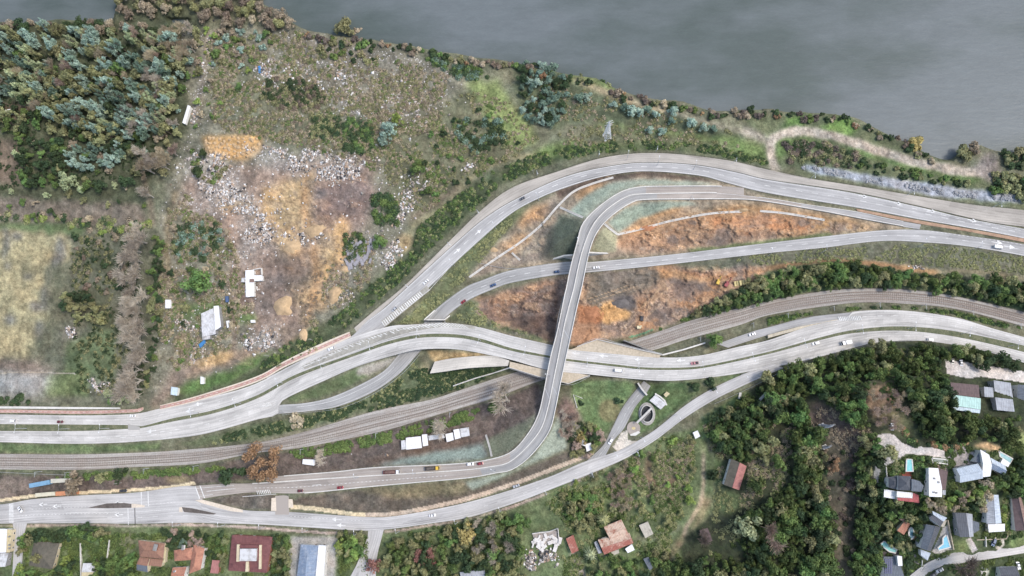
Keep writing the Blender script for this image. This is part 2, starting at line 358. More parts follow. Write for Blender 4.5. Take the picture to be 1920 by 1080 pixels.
ROADS = dict(DN=DN, DS=DS, SLIP=SLIP, NR=NR, SH=SH, MR=MR, RW=RW, LS=LS, DE=DE, FR=FR, FL=FL)
# hillside lanes and tracks
HILLRD = Road('lane', [(1685, 1098), (1735, 1058), (1790, 1036), (1850, 1026), (1920, 1014), (2000, 1000)], [(1725, 1098), (1752, 1076), (1795, 1058), (1850, 1049), (1920, 1037), (2000, 1024)], 0, 40)

# ------------------------------------------------------------------ terrain
gx = np.concatenate([[-2600, -1500, -900, -600], np.arange(-400, -20, 12), np.arange(-20, 1942, 2.0), np.arange(1950, 2330, 12), [2500, 2900, 3600, 4600]])
gy = np.concatenate([[-1700, -1100, -700, -450], np.arange(-320, -20, 12), np.arange(-20, 1102, 2.0), np.arange(1110, 1400, 12), [1550, 1800, 2300, 3000]])
X, Y = np.meshgrid(gx, gy)
FX0 = int(np.argmin(abs(gx + 20))); FY0 = int(np.argmin(abs(gy + 20)))
RIV = [[(-3000, -2000), (222, -2000), (222, 6), (215, 42), (110, 38), (60, 46), (0, 42), (-3000, 30)],
       [(310, 30), (360, 34), (352, 47), (315, 45)],
       [(478, -2000), (480, 2), (520, 22), (560, 50), (572, 58), (640, 70), (700, 76), (760, 86), (800, 94), (870, 106), (940, 114), (985, 122), (1060, 141), (1120, 148), (1150, 166), (1200, 181), (1240, 189), (1285, 194), (1340, 209), (1440, 206), (1490, 213), (1545, 214), (1600, 220), (1640, 242), (1690, 264), (1740, 292), (1765, 301), (1788, 300), (1800, 281), (1838, 272), (1862, 285), (1885, 288), (1930, 283), (5000, 270), (5000, -2000)]]
wx = X + 7 * (fbm(X, Y, 26, 3, 1) - .5); wy = Y + 7 * (fbm(X, Y, 26, 3, 2) - .5)
riv = np.zeros(X.shape)
for p in RIV: riv = np.maximum(riv, inpoly(wx, wy, p).astype(float))
rb = blur(riv, 4)
H = 1.6 * (fbm(X, Y, 160, 3, 3) - .5)
for cx, cy, s, a in [(1640, 760, 95, 17), (1560, 700, 60, 6), (1850, 830, 150, 20), (1880, 1030, 170, 17), (1480, 880, 70, 8), (1500, 1020, 90, 9), (1595, 950, 38, -7), (1390, 880, 60, 4), (1200, 1010, 130, 3), (1700, 900, 90, 6)]:
    H += a * np.exp(-((X - cx) ** 2 + (Y - cy) ** 2) / (2 * s * s))
H = np.where(riv > 0, -7, H) * rb + H * (1 - rb)
def corridor(r, pad=1.2, up=.7, down=.6, i0=0, i1=None, mode='both', off=.42):
    """grade the ground to a road: cut above it, fill below it"""
    i1 = r.n - 1 if i1 is None else i1
    best = np.full(H.shape, 1e9); zz = np.zeros(H.shape)
    for i in range(i0, i1, 1):
        x0, y0 = r.c[i]; x1, y1 = r.c[i + 1]; R = r.hw[i] / .36 + 70
        if not (-150 < x0 < 2100): continue
        a = np.searchsorted(gx, min(x0, x1) - R); b = np.searchsorted(gx, max(x0, x1) + R); c = np.searchsorted(gy, min(y0, y1) - R); d = np.searchsorted(gy, max(y0, y1) + R)
        xs = X[c:d, a:b]; ys = Y[c:d, a:b]; dx, dy = x1 - x0, y1 - y0; L2 = dx * dx + dy * dy + 1e-9
        t = np.clip(((xs - x0) * dx + (ys - y0) * dy) / L2, 0, 1)
        dist = np.hypot(xs - x0 - t * dx, ys - y0 - t * dy) * .36 - (r.hw[i] + t * (r.hw[i + 1] - r.hw[i]))
        z = r.z[i] + t * (r.z[i + 1] - r.z[i])
        bb = best[c:d, a:b]; m = dist < bb; bb[m] = dist[m]; zz[c:d, a:b][m] = z[m]
    on = best < 24
    e = np.maximum(0, best - pad)
    hi = zz - off + e * up; lo = zz - off - e * down
    if mode in ('both', 'cut'): H[:] = np.where(on, np.minimum(H, hi), H)
    if mode in ('both', 'fill'): H[:] = np.where(on, np.maximum(H, lo), H)
    return best
def idx(r, px, py): return int(np.argmin(np.hypot(r.c[:, 0] - px, r.c[:, 1] - py)))
for r in (SH, NR): corridor(r)
corridor(LS)
corridor(DN, mode='both', down=.55); corridor(DS, mode='both', down=.55); corridor(MD, mode='both')
corridor(SLIP)
corridor(FL, i0=0, i1=idx(FL, 1022, 770), mode='both', down=.5); corridor(FR, i0=0, i1=idx(FR, 1040, 768), mode='both', down=.5)
corridor(FL, i0=idx(FL, 1086, 462), mode='both', down=.5); corridor(FR, i0=idx(FR, 1098, 470), mode='both', down=.5)
H0 = H.copy()
corridor(NR, mode='cut', up=.5, i1=idx(NR, 700, 610))
corridor(MR, mode='both', up=1.1); corridor(RW, mode='both', up=1.1, pad=1.8); corridor(DE, mode='cut', up=1.2)
corridor(LS, mode='cut')
# pumping shaft
sd = np.hypot(X - 1213, Y - 777)
H = np.where((sd < 13) & (Y > 760) & (Y < 795), np.minimum(H, -3), H)
HG = H.copy()
# small relief
H = H + np.where(rb < .2, .5 * (fbm(X, Y, 9, 3, 5) - .5), 0)
def hgt(px, py):
    i = np.clip(np.searchsorted(gx, px) - 1, 0, len(gx) - 2); j = np.clip(np.searchsorted(gy, py) - 1, 0, len(gy) - 2)
    tx = np.clip((px - gx[i]) / (gx[i + 1] - gx[i]), 0, 1); ty = np.clip((py - gy[j]) / (gy[j + 1] - gy[j]), 0, 1)
    return (H[j, i] * (1 - tx) + H[j, i + 1] * tx) * (1 - ty) + (H[j + 1, i] * (1 - tx) + H[j + 1, i + 1] * tx) * ty
def G(px, py, up=0.0): return P(px, py, float(hgt(px, py)) + up)
# ------------------------------------------------------------------ ground cover colours (photo tones), laid out as mapped land-use areas
CG = np.empty(X.shape + (3,)); CG[:] = (112, 112, 88)
RUB = np.zeros(X.shape); GRS = np.full(X.shape, .5)
nA = fbm(X, Y, 34, 4, 6); nB = fbm(X, Y, 11, 3, 7); nC = fbm(X, Y, 5, 2, 8)
w1x = (fbm(X, Y, 22, 3, 11) - .5); w1y = (fbm(X, Y, 22, 3, 12) - .5)
def mask_poly(poly, warp=10, soft=2):
    xs = [p[0] for p in poly]; ys = [p[1] for p in poly]; q = warp + soft * 3 + 6
    a, b = np.searchsorted(gx, min(xs) - q), np.searchsorted(gx, max(xs) + q); c, d = np.searchsorted(gy, min(ys) - q), np.searchsorted(gy, max(ys) + q)
    if b <= a or d <= c: return None
    m = inpoly(X[c:d, a:b] + warp * 2 * w1x[c:d, a:b], Y[c:d, a:b] + warp * 2 * w1y[c:d, a:b], poly).astype(float)
    return slice(c, d), slice(a, b), blur(m, soft)
def lay(r, rgb, rub=None, grs=None, a=1.0):
    if r is None: return
    sj, si, m = r; m = m * a
    CG[sj, si] += (np.array(rgb, float) - CG[sj, si]) * m[..., None]
    if rub is not None: RUB[sj, si] += (rub - RUB[sj, si]) * m
    if grs is not None: GRS[sj, si] += (grs - GRS[sj, si]) * m
def area(rgb, poly, warp=8, soft=2, a=1.0, rub=None, grs=None): lay(mask_poly(poly, warp, soft), rgb, rub, grs, a)
def path(rgb, pts, w, a=1.0, soft=2, warp=3, rub=0, grs=0):
    p = smooth(pts); L = np.array([(0, 0)])
    d = np.gradient(p, axis=0); n = np.stack([-d[:, 1], d[:, 0]], 1); n /= np.linalg.norm(n, axis=1)[:, None] + 1e-9
    poly = [tuple(q) for q in p + n * w / 2] + [tuple(q) for q in (p - n * w / 2)[::-1]]
    lay(mask_poly(poly, warp, soft), rgb, rub, grs, a)
def blob(rgb, cx, cy, rx, ry=None, ang=0, a=1.0, soft=2, warp=6, rub=None, grs=None):
    ry = ry or rx; ca, sa = math.cos(math.radians(ang)), math.sin(math.radians(ang))
    area(rgb, [(cx + rx * math.cos(t) * ca - ry * math.sin(t) * sa, cy + rx * math.cos(t) * sa + ry * math.sin(t) * ca) for t in np.linspace(0, 2 * math.pi, 18, endpoint=False)], warp, soft, a, rub, grs)
B = 3000
# --- north-west woods and fields
area((84, 88, 66), [(-B, -100), (222, -100), (370, 30), (372, 120), (350, 240), (290, 330), (270, 420), (-B, 420)], grs=.4)
area((122, 112, 98), [(-30, 365), (270, 385), (275, 440), (-30, 425)], grs=.3)
area((120, 105, 88), [(-30, 255), (40, 265), (40, 345), (-30, 350)])
area((108, 92, 76), [(-30, 190), (70, 195), (80, 225), (-30, 222)], rub=.3)
area((104, 104, 84), [(100, 420), (290, 430), (290, 760), (-30, 760), (-30, 640)], grs=.5)
area((98, 116, 72), [(-30, 416), (170, 420), (150, 445), (-30, 432)], grs=.8)
area((154, 144, 108), [(-B, 428), (108, 436), (127, 446), (128, 492), (96, 500), (92, 545), (88, 600), (70, 655), (50, 676), (-B, 672)], warp=15, grs=.2)
for q in ((60, 480, 40, 16), (45, 560, 30, 20), (30, 640, 26, 16), (75, 520, 14, 26)): blob((174, 158, 116), *q, a=.6, warp=10, soft=3)
for q in ((30, 445, 12, 8), (112, 470, 10, 26), (86, 560, 12, 22), (76, 620, 10, 20), (20, 600, 12, 8), (50, 520, 10, 6), (10, 455, 6, 30), (14, 500, 8, 10), (70, 575, 14, 8), (104, 492, 8, 16), (95, 520, 6, 18)): blob((104, 104, 100), *q, a=.8, warp=7)
area((98, 112, 74), [(128, 640), (215, 610), (212, 720), (110, 730)], grs=.9); area((104, 118, 72), [(85, 700), (170, 690), (165, 745), (80, 742)], grs=.8); area((112, 110, 84), [(84, 500), (135, 496), (130, 560), (96, 640), (60, 676), (72, 640), (88, 590)], warp=10, soft=3, a=.7)
area((152, 150, 144), [(-B, 694), (60, 690), (100, 700), (78, 745), (-B, 746)], soft=6, grs=0)
path((168, 160, 140), [(-20, 700), (60, 698), (142, 701)], 2.2, soft=0, warp=0)
area((122, 104, 92), [(-30, 672), (60, 680), (110, 695), (60, 696), (-30, 694)], soft=4)
blob((80, 84, 62), 190, 490, 34, 22, a=.7); blob((80, 84, 62), 170, 560, 40, 20, a=.6); blob((84, 90, 62), 190, 600, 34, 20, a=.7)
# --- former dump: grey-brown tipped ground
area((124, 121, 102), [(330, 60), (480, 50), (570, 55), (700, 80), (850, 130), (900, 170), (880, 260), (830, 330), (770, 390), (750, 450), (700, 520), (640, 580), (560, 640), (470, 690), (350, 720), (300, 750), (280, 740), (285, 600), (300, 400), (320, 330), (360, 230)], grs=.35, rub=.35)
area((114, 114, 88), [(470, 110), (640, 130), (830, 160), (800, 230), (700, 290), (620, 290), (480, 260), (390, 200), (400, 100)], warp=14, soft=4, a=.8, grs=.5, rub=.35)
area((126, 118, 104), [(520, 60), (700, 85), (840, 130), (830, 200), (760, 240), (640, 210), (560, 160)], warp=14, soft=5, a=.6, rub=.75)
blob((84, 90, 62), 552, 178, 64, 26, 10, a=.9); blob((78, 88, 58), 607, 236, 28, 26); blob((78, 90, 58), 672, 250, 26, 36)
area((196, 154, 100), [(377, 255), (488, 251), (493, 285), (462, 302), (385, 293)], warp=3, grs=0, rub=0)
area((146, 126, 110), [(340, 330), (520, 300), (690, 290), (700, 330), (690, 400), (620, 560), (560, 610), (480, 640), (440, 560), (420, 440), (350, 420)], warp=16, soft=4, grs=.1, rub=.25)
area((182, 156, 116), [(490, 360), (560, 330), (590, 320), (600, 380), (640, 420), (650, 480), (610, 530), (570, 590), (545, 560), (520, 470)], warp=12, soft=4, grs=0, rub=.1)
area((116, 100, 94), [(590, 330), (690, 310), (700, 380), (650, 420), (600, 440), (575, 400)], warp=12, soft=6, a=.85, grs=0, rub=.2)
area((112, 98, 92), [(560, 420), (610, 440), (600, 500), (545, 540), (490, 540), (520, 500)], warp=12, soft=6, a=.6, grs=0)
area((112, 100, 92), [(500, 470), (580, 480), (570, 560), (500, 600), (450, 570)], warp=12, soft=5, a=.6, rub=.2)
for q in ((440, 385, 34, 12, 0), (500, 380, 12, 30, 0), (490, 410, 20, 12, 0), (555, 440, 26, 14, 0), (640, 430, 14, 22, 0), (640, 470, 14, 30, 0), (548, 462, 14, 14, 0), (620, 505, 16, 18, 0), (600, 560, 16, 20, 0)): blob((196, 158, 106), *q, a=.8, warp=8, soft=3, grs=0)
path((176, 138, 98), [(574, 322), (572, 400), (590, 470), (592, 540), (576, 600)], 13, a=.8); path((186, 150, 104), [(576, 600), (565, 630), (535, 645)], 14, a=.8)
path((134, 116, 102), [(575, 610), (520, 640), (470, 665), (400, 680), (340, 700), (310, 735), (285, 765)], 24, a=.9, soft=4, warp=6)
blob((190, 156, 104), 400, 672, 40, 12, -12, a=.85); blob((166, 140, 100), 340, 640, 12, 26, 8, a=.7); path((132, 112, 100), [(436, 575), (440, 620), (440, 660)], 9, a=.8)
path((140, 118, 102), [(392, 60), (380, 150), (368, 230)], 9, a=.5, rub=.8); path((172, 166, 156), [(394, 60), (378, 150), (360, 236)], 4.5, a=.8, rub=1)
path((128, 106, 90), [(268, 330), (282, 380), (288, 425)], 7, a=.9, warp=2); path((140, 122, 92), [(330, 360), (320, 400), (314, 470), (314, 540)], 9, a=.8, warp=3)
area((98, 118, 66), [(322, 575), (420, 560), (430, 590), (380, 590), (330, 620)], grs=.9, a=.8); blob((96, 124, 62), 460, 595, 22, 12, grs=.9, a=.8); blob((100, 118, 66), 350, 600, 28, 20, grs=.9, a=.6)
area((88, 118, 58), [(330, 730), (350, 715), (420, 700), (480, 665), (520, 650), (480, 690), (420, 722), (345, 745)], grs=1)
area((88, 100, 62), [(1320, 790), (1400, 740), (1470, 800), (1480, 900), (1440, 960), (1340, 1000), (1345, 880)], a=.6, soft=5, grs=.8)  # cloud shade on the grass slope by the lone house, put into the colour
# white tipping fields (density of rubble)
for q in ((400, 330, 60, 34, 20, 1), (390, 300, 30, 20, 0, .9), (440, 370, 60, 22, 30, 1), (520, 300, 60, 16, 20, 1), (600, 290, 40, 14, 0, .9), (640, 320, 46, 20, -10, .9), (510, 135, 26, 20, 0, 1), (560, 110, 40, 14, 0, .7), (480, 440, 34, 40, 0, .85), (380, 380, 40, 24, 0, .9), (680, 470, 20, 40, 40, .8), (730, 480, 16, 30, 30, .9), (640, 540, 22, 30, 10, .8), (490, 640, 30, 18, -20, 1), (560, 445, 30, 16, 0, .8), (770, 370, 14, 60, 30, .7), (650, 200, 50, 20, 30, .6), (740, 190, 50, 26, 0, .6), (800, 300, 40, 30, 0, .5), (190, 720, 24, 16, 0, .8), (132, 625, 12, 12, 0, .9), (350, 610, 30, 12, 0, .8), (320, 600, 14, 16, 0, .9), (460, 480, 22, 30, 0, .7), (400, 530, 40, 16, 0, .5), (600, 370, 10, 8, 0, .8), (840, 305, 10, 14, 0, .7), (880, 315, 14, 8, 0, .6), (360, 660, 20, 18, 0, .8), (1740, 500, 60, 6, 5, .5)):
    blob((160, 154, 146), *q[:5], a=.5 * q[5], warp=14, soft=4, rub=q[5])
# --- slope outside the northern road, east meadows, river bank
area((78, 88, 60), [(540, 690), (620, 640), (700, 570), (760, 520), (800, 470), (860, 420), (940, 345), (1020, 310), (1120, 285), (1235, 280), (1330, 288), (1440, 312), (1440, 300), (1340, 272), (1200, 262), (1100, 270), (1000, 290), (920, 325), (860, 365), (790, 420), (760, 480), (690, 540), (620, 600), (540, 645), (480, 690), (420, 725), (330, 745), (330, 757)], warp=5, soft=2, grs=.8)
area((108, 108, 80), [(700, 260), (880, 170), (980, 200), (1010, 260), (960, 300), (880, 330), (800, 400), (740, 380)], warp=14, soft=4, grs=.6, rub=.15, a=.85)
area((130, 144, 78), [(872, 156), (934, 150), (962, 200), (1000, 240), (1012, 264), (965, 286), (930, 252), (900, 200)], grs=1, soft=3)
area((106, 128, 66), [(1000, 285), (1090, 250), (1140, 226), (1220, 238), (1300, 246), (1390, 256), (1430, 270), (1436, 304), (1340, 284), (1220, 270), (1120, 276), (1020, 300)], grs=1, soft=3)
area((116, 110, 90), [(1060, 250), (1150, 235), (1240, 250), (1330, 262), (1390, 285), (1330, 285), (1200, 268), (1100, 275)], grs=.5, a=.75, warp=10, soft=3)
area((92, 100, 74), [(960, 110), (1080, 140), (1200, 200), (1330, 235), (1400, 255), (1300, 250), (1140, 225), (1040, 240), (970, 200)], warp=8, grs=.5)
area((114, 132, 72), [(1056, 130), (1100, 140), (1150, 160), (1160, 175), (1110, 165), (1060, 150)], grs=.9)
path((170, 154, 124), [(1075, 148), (1130, 170), (1190, 194), (1250, 208)], 13, a=.95); path((166, 156, 134), [(1250, 208), (1330, 230), (1390, 247), (1440, 264)], 8, a=.9)
path((168, 154, 112), [(1010, 290), (960, 298), (905, 316), (862, 355), (830, 390), (780, 420), (765, 450), (752, 480)], 7, a=.8); blob((184, 156, 112), 757, 452, 14, 20, a=.8); path((150, 122, 104), [(860, 352), (800, 390), (770, 410)], 12, a=.5)
area((100, 108, 76), [(1380, 215), (1560, 212), (1640, 245), (1770, 305), (1800, 330), (1930, 350), (1930, 395), (1740, 355), (1520, 320), (1450, 310), (1430, 260)], grs=.7)
area((108, 146, 66), [(1478, 215), (1505, 215), (1510, 236), (1470, 240)], grs=1); area((112, 148, 66), [(1540, 236), (1590, 218), (1606, 240), (1590, 262), (1550, 250)], grs=1); area((90, 116, 60), [(1580, 268), (1700, 300), (1780, 322), (1840, 336), (1850, 345), (1780, 336), (1690, 312), (1600, 288)], grs=1)
area((96, 124, 60), [(1455, 258), (1520, 260), (1560, 272), (1480, 285), (1458, 300)], grs=1, a=.8)
TRK = (172, 160, 143)
path(TRK, [(1458, 325), (1447, 300), (1444, 275), (1456, 256), (1490, 246), (1540, 250), (1615, 272), (1690, 296), (1765, 315), (1815, 322), (1856, 322)], 18, soft=1); blob((150, 138, 128), 1852, 318, 26, 20, a=.9); blob((120, 112, 108), 1856, 300, 20, 14, a=.7); path(TRK, [(1444, 268), (1420, 252), (1390, 245)], 10)
path((120, 116, 110), [(1530, 250), (1615, 274), (1690, 298), (1765, 318)], 2, a=.5, soft=1)
area((150, 154, 160), [(1508, 309), (1560, 314), (1640, 328), (1720, 340), (1800, 352), (1930, 366), (1930, 382), (1840, 378), (1740, 366), (1640, 348), (1560, 330), (1508, 322)], warp=3, soft=1, rub=0, grs=0)
area((104, 112, 78), [(1440, 318), (1510, 324), (1640, 352), (1760, 372), (1930, 388), (1930, 394), (1740, 373), (1600, 348), (1500, 332)], grs=.8)
# --- inside the loop: stripped earth
area((158, 142, 120), [(870, 525), (920, 470), (970, 410), (1030, 368), (1110, 335), (1210, 325), (1310, 335), (1380, 345), (1440, 368), (1560, 392), (1720, 428), (1640, 434), (1560, 442), (1440, 458), (1260, 478), (1060, 492), (960, 506)], warp=3, grs=.15)
area((96, 104, 68), [(800, 560), (850, 490), (900, 430), (960, 390), (990, 385), (960, 420), (900, 480), (870, 525), (830, 570), (812, 584)], grs=.9, soft=3)
area((168, 132, 92), [(1390, 380), (1440, 388), (1540, 402), (1640, 420), (1660, 428), (1560, 436), (1440, 446), (1420, 420), (1290, 440), (1160, 460), (1165, 440), (1290, 405)], soft=3, grs=0)
for q in ((1000, 405, 36, 12, -28), (975, 450, 20, 10, -20), (1110, 350, 40, 10, -30), (1225, 400, 60, 14, -14), (1390, 395, 20, 6, -8), (950, 465, 12, 8, 0), (1210, 430, 40, 12, -12)): blob((188, 140, 92), *q, a=.75, soft=3, grs=0)
area((108, 92, 80), [(1040, 360), (1100, 335), (1210, 322), (1310, 331), (1350, 343), (1300, 338), (1210, 330), (1110, 345), (1050, 372)], warp=2, soft=1, grs=.2)
area((168, 130, 102), [(1155, 445), (1230, 425), (1310, 405), (1440, 400), (1530, 408), (1520, 435), (1440, 446), (1330, 462), (1200, 476), (1158, 474)], a=.75, warp=8, soft=3, grs=0)
area((96, 112, 64), [(1290, 468), (1400, 456), (1560, 436), (1560, 442), (1440, 457), (1300, 474)], warp=2, soft=1, grs=1)
for q in ((1460, 420, 30, 10, 10), (1500, 428, 20, 6, 0), (1340, 415, 20, 8, 0), (1410, 436, 26, 6, 0)): blob((196, 134, 90), *q, a=.7, warp=7, grs=0)
GEO = (152, 160, 142); GEO2 = (120, 138, 112); GEO_SHADE = (88, 96, 82)
area(GEO, [(1062, 402), (1095, 370), (1140, 345), (1200, 336), (1300, 340), (1350, 347), (1260, 348), (1197, 350), (1160, 361), (1120, 388), (1098, 412)], warp=2, soft=1, grs=.1)
area((138, 152, 136), [(1068, 398), (1098, 370), (1142, 346), (1180, 340), (1150, 356), (1118, 376), (1092, 404)], warp=2, soft=2, a=.8)
area(GEO_SHADE, [(1020, 480), (1030, 440), (1050, 400), (1098, 412), (1086, 450), (1078, 485), (1050, 490)], warp=3, soft=2, grs=.3)  # shade of the west-facing netting slope, put into the ground colour
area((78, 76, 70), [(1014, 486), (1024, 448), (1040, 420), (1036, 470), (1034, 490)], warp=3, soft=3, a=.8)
area(GEO, [(1140, 418), (1170, 392), (1210, 378), (1290, 377), (1310, 384), (1260, 390), (1200, 410), (1160, 436)], warp=2, soft=1, grs=.1)
area((138, 152, 132), [(1146, 416), (1176, 394), (1230, 384), (1290, 380), (1240, 392), (1190, 412), (1164, 430)], warp=3, soft=2, a=.7)
area((164, 160, 126), [(1108, 468), (1124, 435), (1136, 424), (1158, 440), (1155, 472), (1110, 476)], warp=2, soft=1, grs=.3)
# --- earthworks between the middle road and the railway
area((160, 134, 114), [(880, 570), (940, 545), (1040, 520), (1100, 514), (1260, 498), (1300, 500), (1440, 490), (1440, 520), (1370, 545), (1300, 600), (1250, 612), (1180, 630), (1100, 645), (1060, 650), (960, 632), (900, 605)], warp=4, grs=.1)
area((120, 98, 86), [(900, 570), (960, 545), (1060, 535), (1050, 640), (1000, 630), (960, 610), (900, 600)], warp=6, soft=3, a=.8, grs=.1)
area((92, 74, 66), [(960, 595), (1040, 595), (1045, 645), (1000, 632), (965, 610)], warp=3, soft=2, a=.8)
for q in ((950, 562, 34, 9, -12), (905, 563, 20, 7, -20), (1010, 540, 34, 8, -6), (940, 580, 14, 5, 0)): blob((190, 140, 100), *q, a=.7, soft=3, warp=8, grs=0)
area((104, 98, 88), [(1105, 516), (1230, 504), (1260, 512), (1220, 545), (1150, 560), (1110, 575), (1095, 560)], warp=6, soft=3, a=.85)
area((196, 150, 96), [(1105, 575), (1150, 560), (1160, 585), (1185, 585), (1178, 600), (1140, 608), (1128, 600)], warp=4, soft=2, grs=0)
area((196, 134, 92), [(1085, 570), (1110, 575), (1130, 590), (1128, 606), (1110, 612), (1082, 605)], warp=4, soft=2, grs=0)
area((180, 134, 98), [(1080, 602), (1128, 610), (1120, 640), (1085, 648), (1070, 645)], warp=3, soft=2, grs=0)
area((206, 158, 98), [(1130, 584), (1178, 588), (1172, 596), (1130, 608)], warp=2, soft=1, grs=0)
area((92, 86, 84), [(1150, 555), (1185, 556), (1196, 575), (1178, 583), (1156, 570)], warp=4, soft=1, grs=0)
for q in ((1250, 510, 30, 12, 20), (1215, 560, 30, 5, -40), (1210, 610, 34, 14, -10), (1180, 620, 20, 8, 0), (1205, 585, 10, 14, 20), (1290, 560, 26, 22, 0), (1330, 545, 26, 16, 0)): blob((184, 132, 88), *q, a=.7, soft=3, warp=8, grs=0)
for q in ((1285, 530, 22, 16, 0), (1245, 590, 24, 9, 0), (1230, 545, 20, 8, 0)): blob((108, 94, 86), *q, a=.8, soft=3, warp=8, grs=0)
path((168, 116, 78), [(1250, 500), (1290, 512), (1330, 520), (1390, 514), (1440, 505), (1500, 492), (1560, 488), (1640, 494), (1720, 508), (1760, 512)], 9, a=.85); path((196, 158, 110), [(1690, 498), (1720, 504), (1756, 514)], 7, a=.9); path((176, 150, 116), [(1756, 512), (1800, 506), (1860, 513), (1930, 525)], 5, a=.9); path((200, 160, 106), [(1718, 487), (1772, 488)], 6)
area((106, 106, 86), [(1300, 482), (1440, 477), (1560, 466), (1650, 455), (1740, 458), (1830, 466), (1930, 484), (1930, 515), (1850, 505), (1760, 505), (1640, 488), (1560, 483), (1440, 496), (1310, 508)], warp=3, grs=.7, soft=1)
area((78, 94, 60), [(1260, 610), (1320, 580), (1380, 545), (1440, 510), (1560, 492), (1640, 500), (1760, 520), (1930, 535), (1930, 585), (1790, 552), (1690, 538), (1590, 538), (1515, 546), (1440, 560), (1330, 590)], warp=3, soft=1, grs=.8)
path((90, 150, 112), [(1180, 632), (1205, 626), (1226, 618)], 2.5, soft=0, warp=1)
# --- wedges among the carriageways
area((112, 120, 78), [(740, 612), (800, 560), (812, 584), (800, 596), (830, 604), (770, 606)], grs=.9, soft=1)
area((104, 112, 76), [(840, 600), (880, 565), (900, 568), (890, 590), (930, 605), (1010, 630), (1040, 645), (1000, 640), (930, 618), (880, 606)], warp=3, grs=.8, soft=1)
area((186, 156, 108), [(800, 657), (900, 662), (915, 667), (855, 672), (818, 680), (806, 672)], warp=2, soft=1, grs=.1)
area((98, 112, 72), [(540, 745), (610, 718), (672, 690), (690, 705), (640, 730), (590, 748), (545, 755)], warp=2, soft=1, grs=.9)
area((160, 154, 142), [(675, 688), (742, 668), (746, 675), (720, 690), (690, 702), (672, 706), (668, 698)], warp=2, soft=1, grs=0)
area((98, 108, 74), [(540, 785), (640, 765), (710, 735), (775, 672), (800, 680), (795, 700), (880, 690), (950, 688), (955, 695), (880, 722), (800, 745), (700, 768), (580, 802), (470, 826), (380, 836), (330, 835), (400, 815), (480, 795)], warp=3, soft=1, grs=.8)
area((182, 160, 118), [(785, 690), (800, 660), (806, 690), (790, 705)], a=.6, soft=3)
area((100, 118, 72), [(-30, 832), (230, 834), (300, 830), (300, 842), (150, 850), (-30, 848)], grs=1, warp=2, soft=1)
path((164, 144, 130), [(470, 835), (620, 795), (720, 762), (800, 748)], 4, a=.5)
# --- south of the railway
area((104, 92, 84), [(-30, 882), (150, 884), (260, 880), (420, 865), (560, 845), (700, 815), (840, 775), (950, 745), (1010, 720), (1020, 760), (1000, 800), (960, 850), (850, 865), (700, 878), (580, 890), (440, 900), (360, 912), (230, 920), (60, 934), (-30, 945)], warp=3, soft=1, grs=.3)
area((90, 110, 66), [(-30, 882), (140, 884), (250, 880), (400, 866), (430, 870), (240, 892), (100, 890), (-30, 890)], grs=.9, warp=5, soft=2, a=.7)
area((134, 118, 104), [(-30, 895), (40, 900), (60, 920), (-30, 935)], soft=3); blob((172, 152, 104), 335, 900, 26, 7, -4, a=.7)
area((142, 158, 146), [(705, 874), (760, 855), (860, 840), (905, 832), (915, 858), (855, 867)], warp=3, soft=2, grs=.1, a=.9)
area((118, 122, 100), [(905, 826), (960, 800), (1005, 775), (1000, 800), (960, 845), (918, 858)], warp=2, soft=1, grs=.3)
path((128, 104, 88), [(690, 868), (760, 852), (880, 828), (910, 815)], 7, a=.8)
area((112, 98, 90), [(930, 760), (1000, 720), (1020, 735), (1008, 775), (960, 800), (905, 822)], a=.8, soft=3, grs=.2)
area(GEO, [(1036, 800), (1050, 775), (1064, 840), (1000, 868), (880, 922), (870, 905), (930, 890), (965, 882), (1000, 855)], warp=1, soft=1, grs=.05)
area((104, 94, 82), [(560, 932), (680, 918), (870, 902), (885, 922), (960, 890), (1064, 845), (1075, 860), (960, 912), (880, 936), (800, 952), (735, 962), (680, 962), (540, 945)], warp=2, soft=1, grs=.2)
area((140, 128, 92), [(670, 918), (870, 902), (880, 925), (800, 930), (700, 926)], warp=3, soft=2, a=.8, grs=.5); blob((166, 146, 106), 760, 929, 48, 5, 2, a=.7)
area((108, 100, 90), [(385, 938), (450, 924), (515, 928), (516, 955), (460, 955)], warp=1, soft=1, grs=.2)
area((100, 122, 72), [(1070, 712), (1180, 715), (1195, 725), (1160, 770), (1140, 810), (1110, 810), (1085, 770), (1072, 740)], grs=1, soft=1, warp=3); blob((130, 118, 82), 1142, 770, 20, 22, 0, a=.8, warp=2, soft=1, grs=.4)
area((120, 98, 88), [(1045, 770), (1060, 735), (1080, 760), (1085, 790), (1060, 800)], soft=2)
area((96, 120, 70), [(1195, 740), (1215, 722), (1330, 710), (1400, 700), (1330, 726), (1285, 755), (1225, 802), (1190, 818), (1180, 800)], grs=1, soft=1, warp=3); area((130, 116, 94), [(1290, 715), (1370, 706), (1320, 728), (1290, 740)], a=.7, soft=3)
area((206, 196, 180), [(1150, 838), (1165, 812), (1178, 806), (1176, 825), (1200, 828), (1178, 842), (1160, 848)], warp=0, soft=0, grs=0)
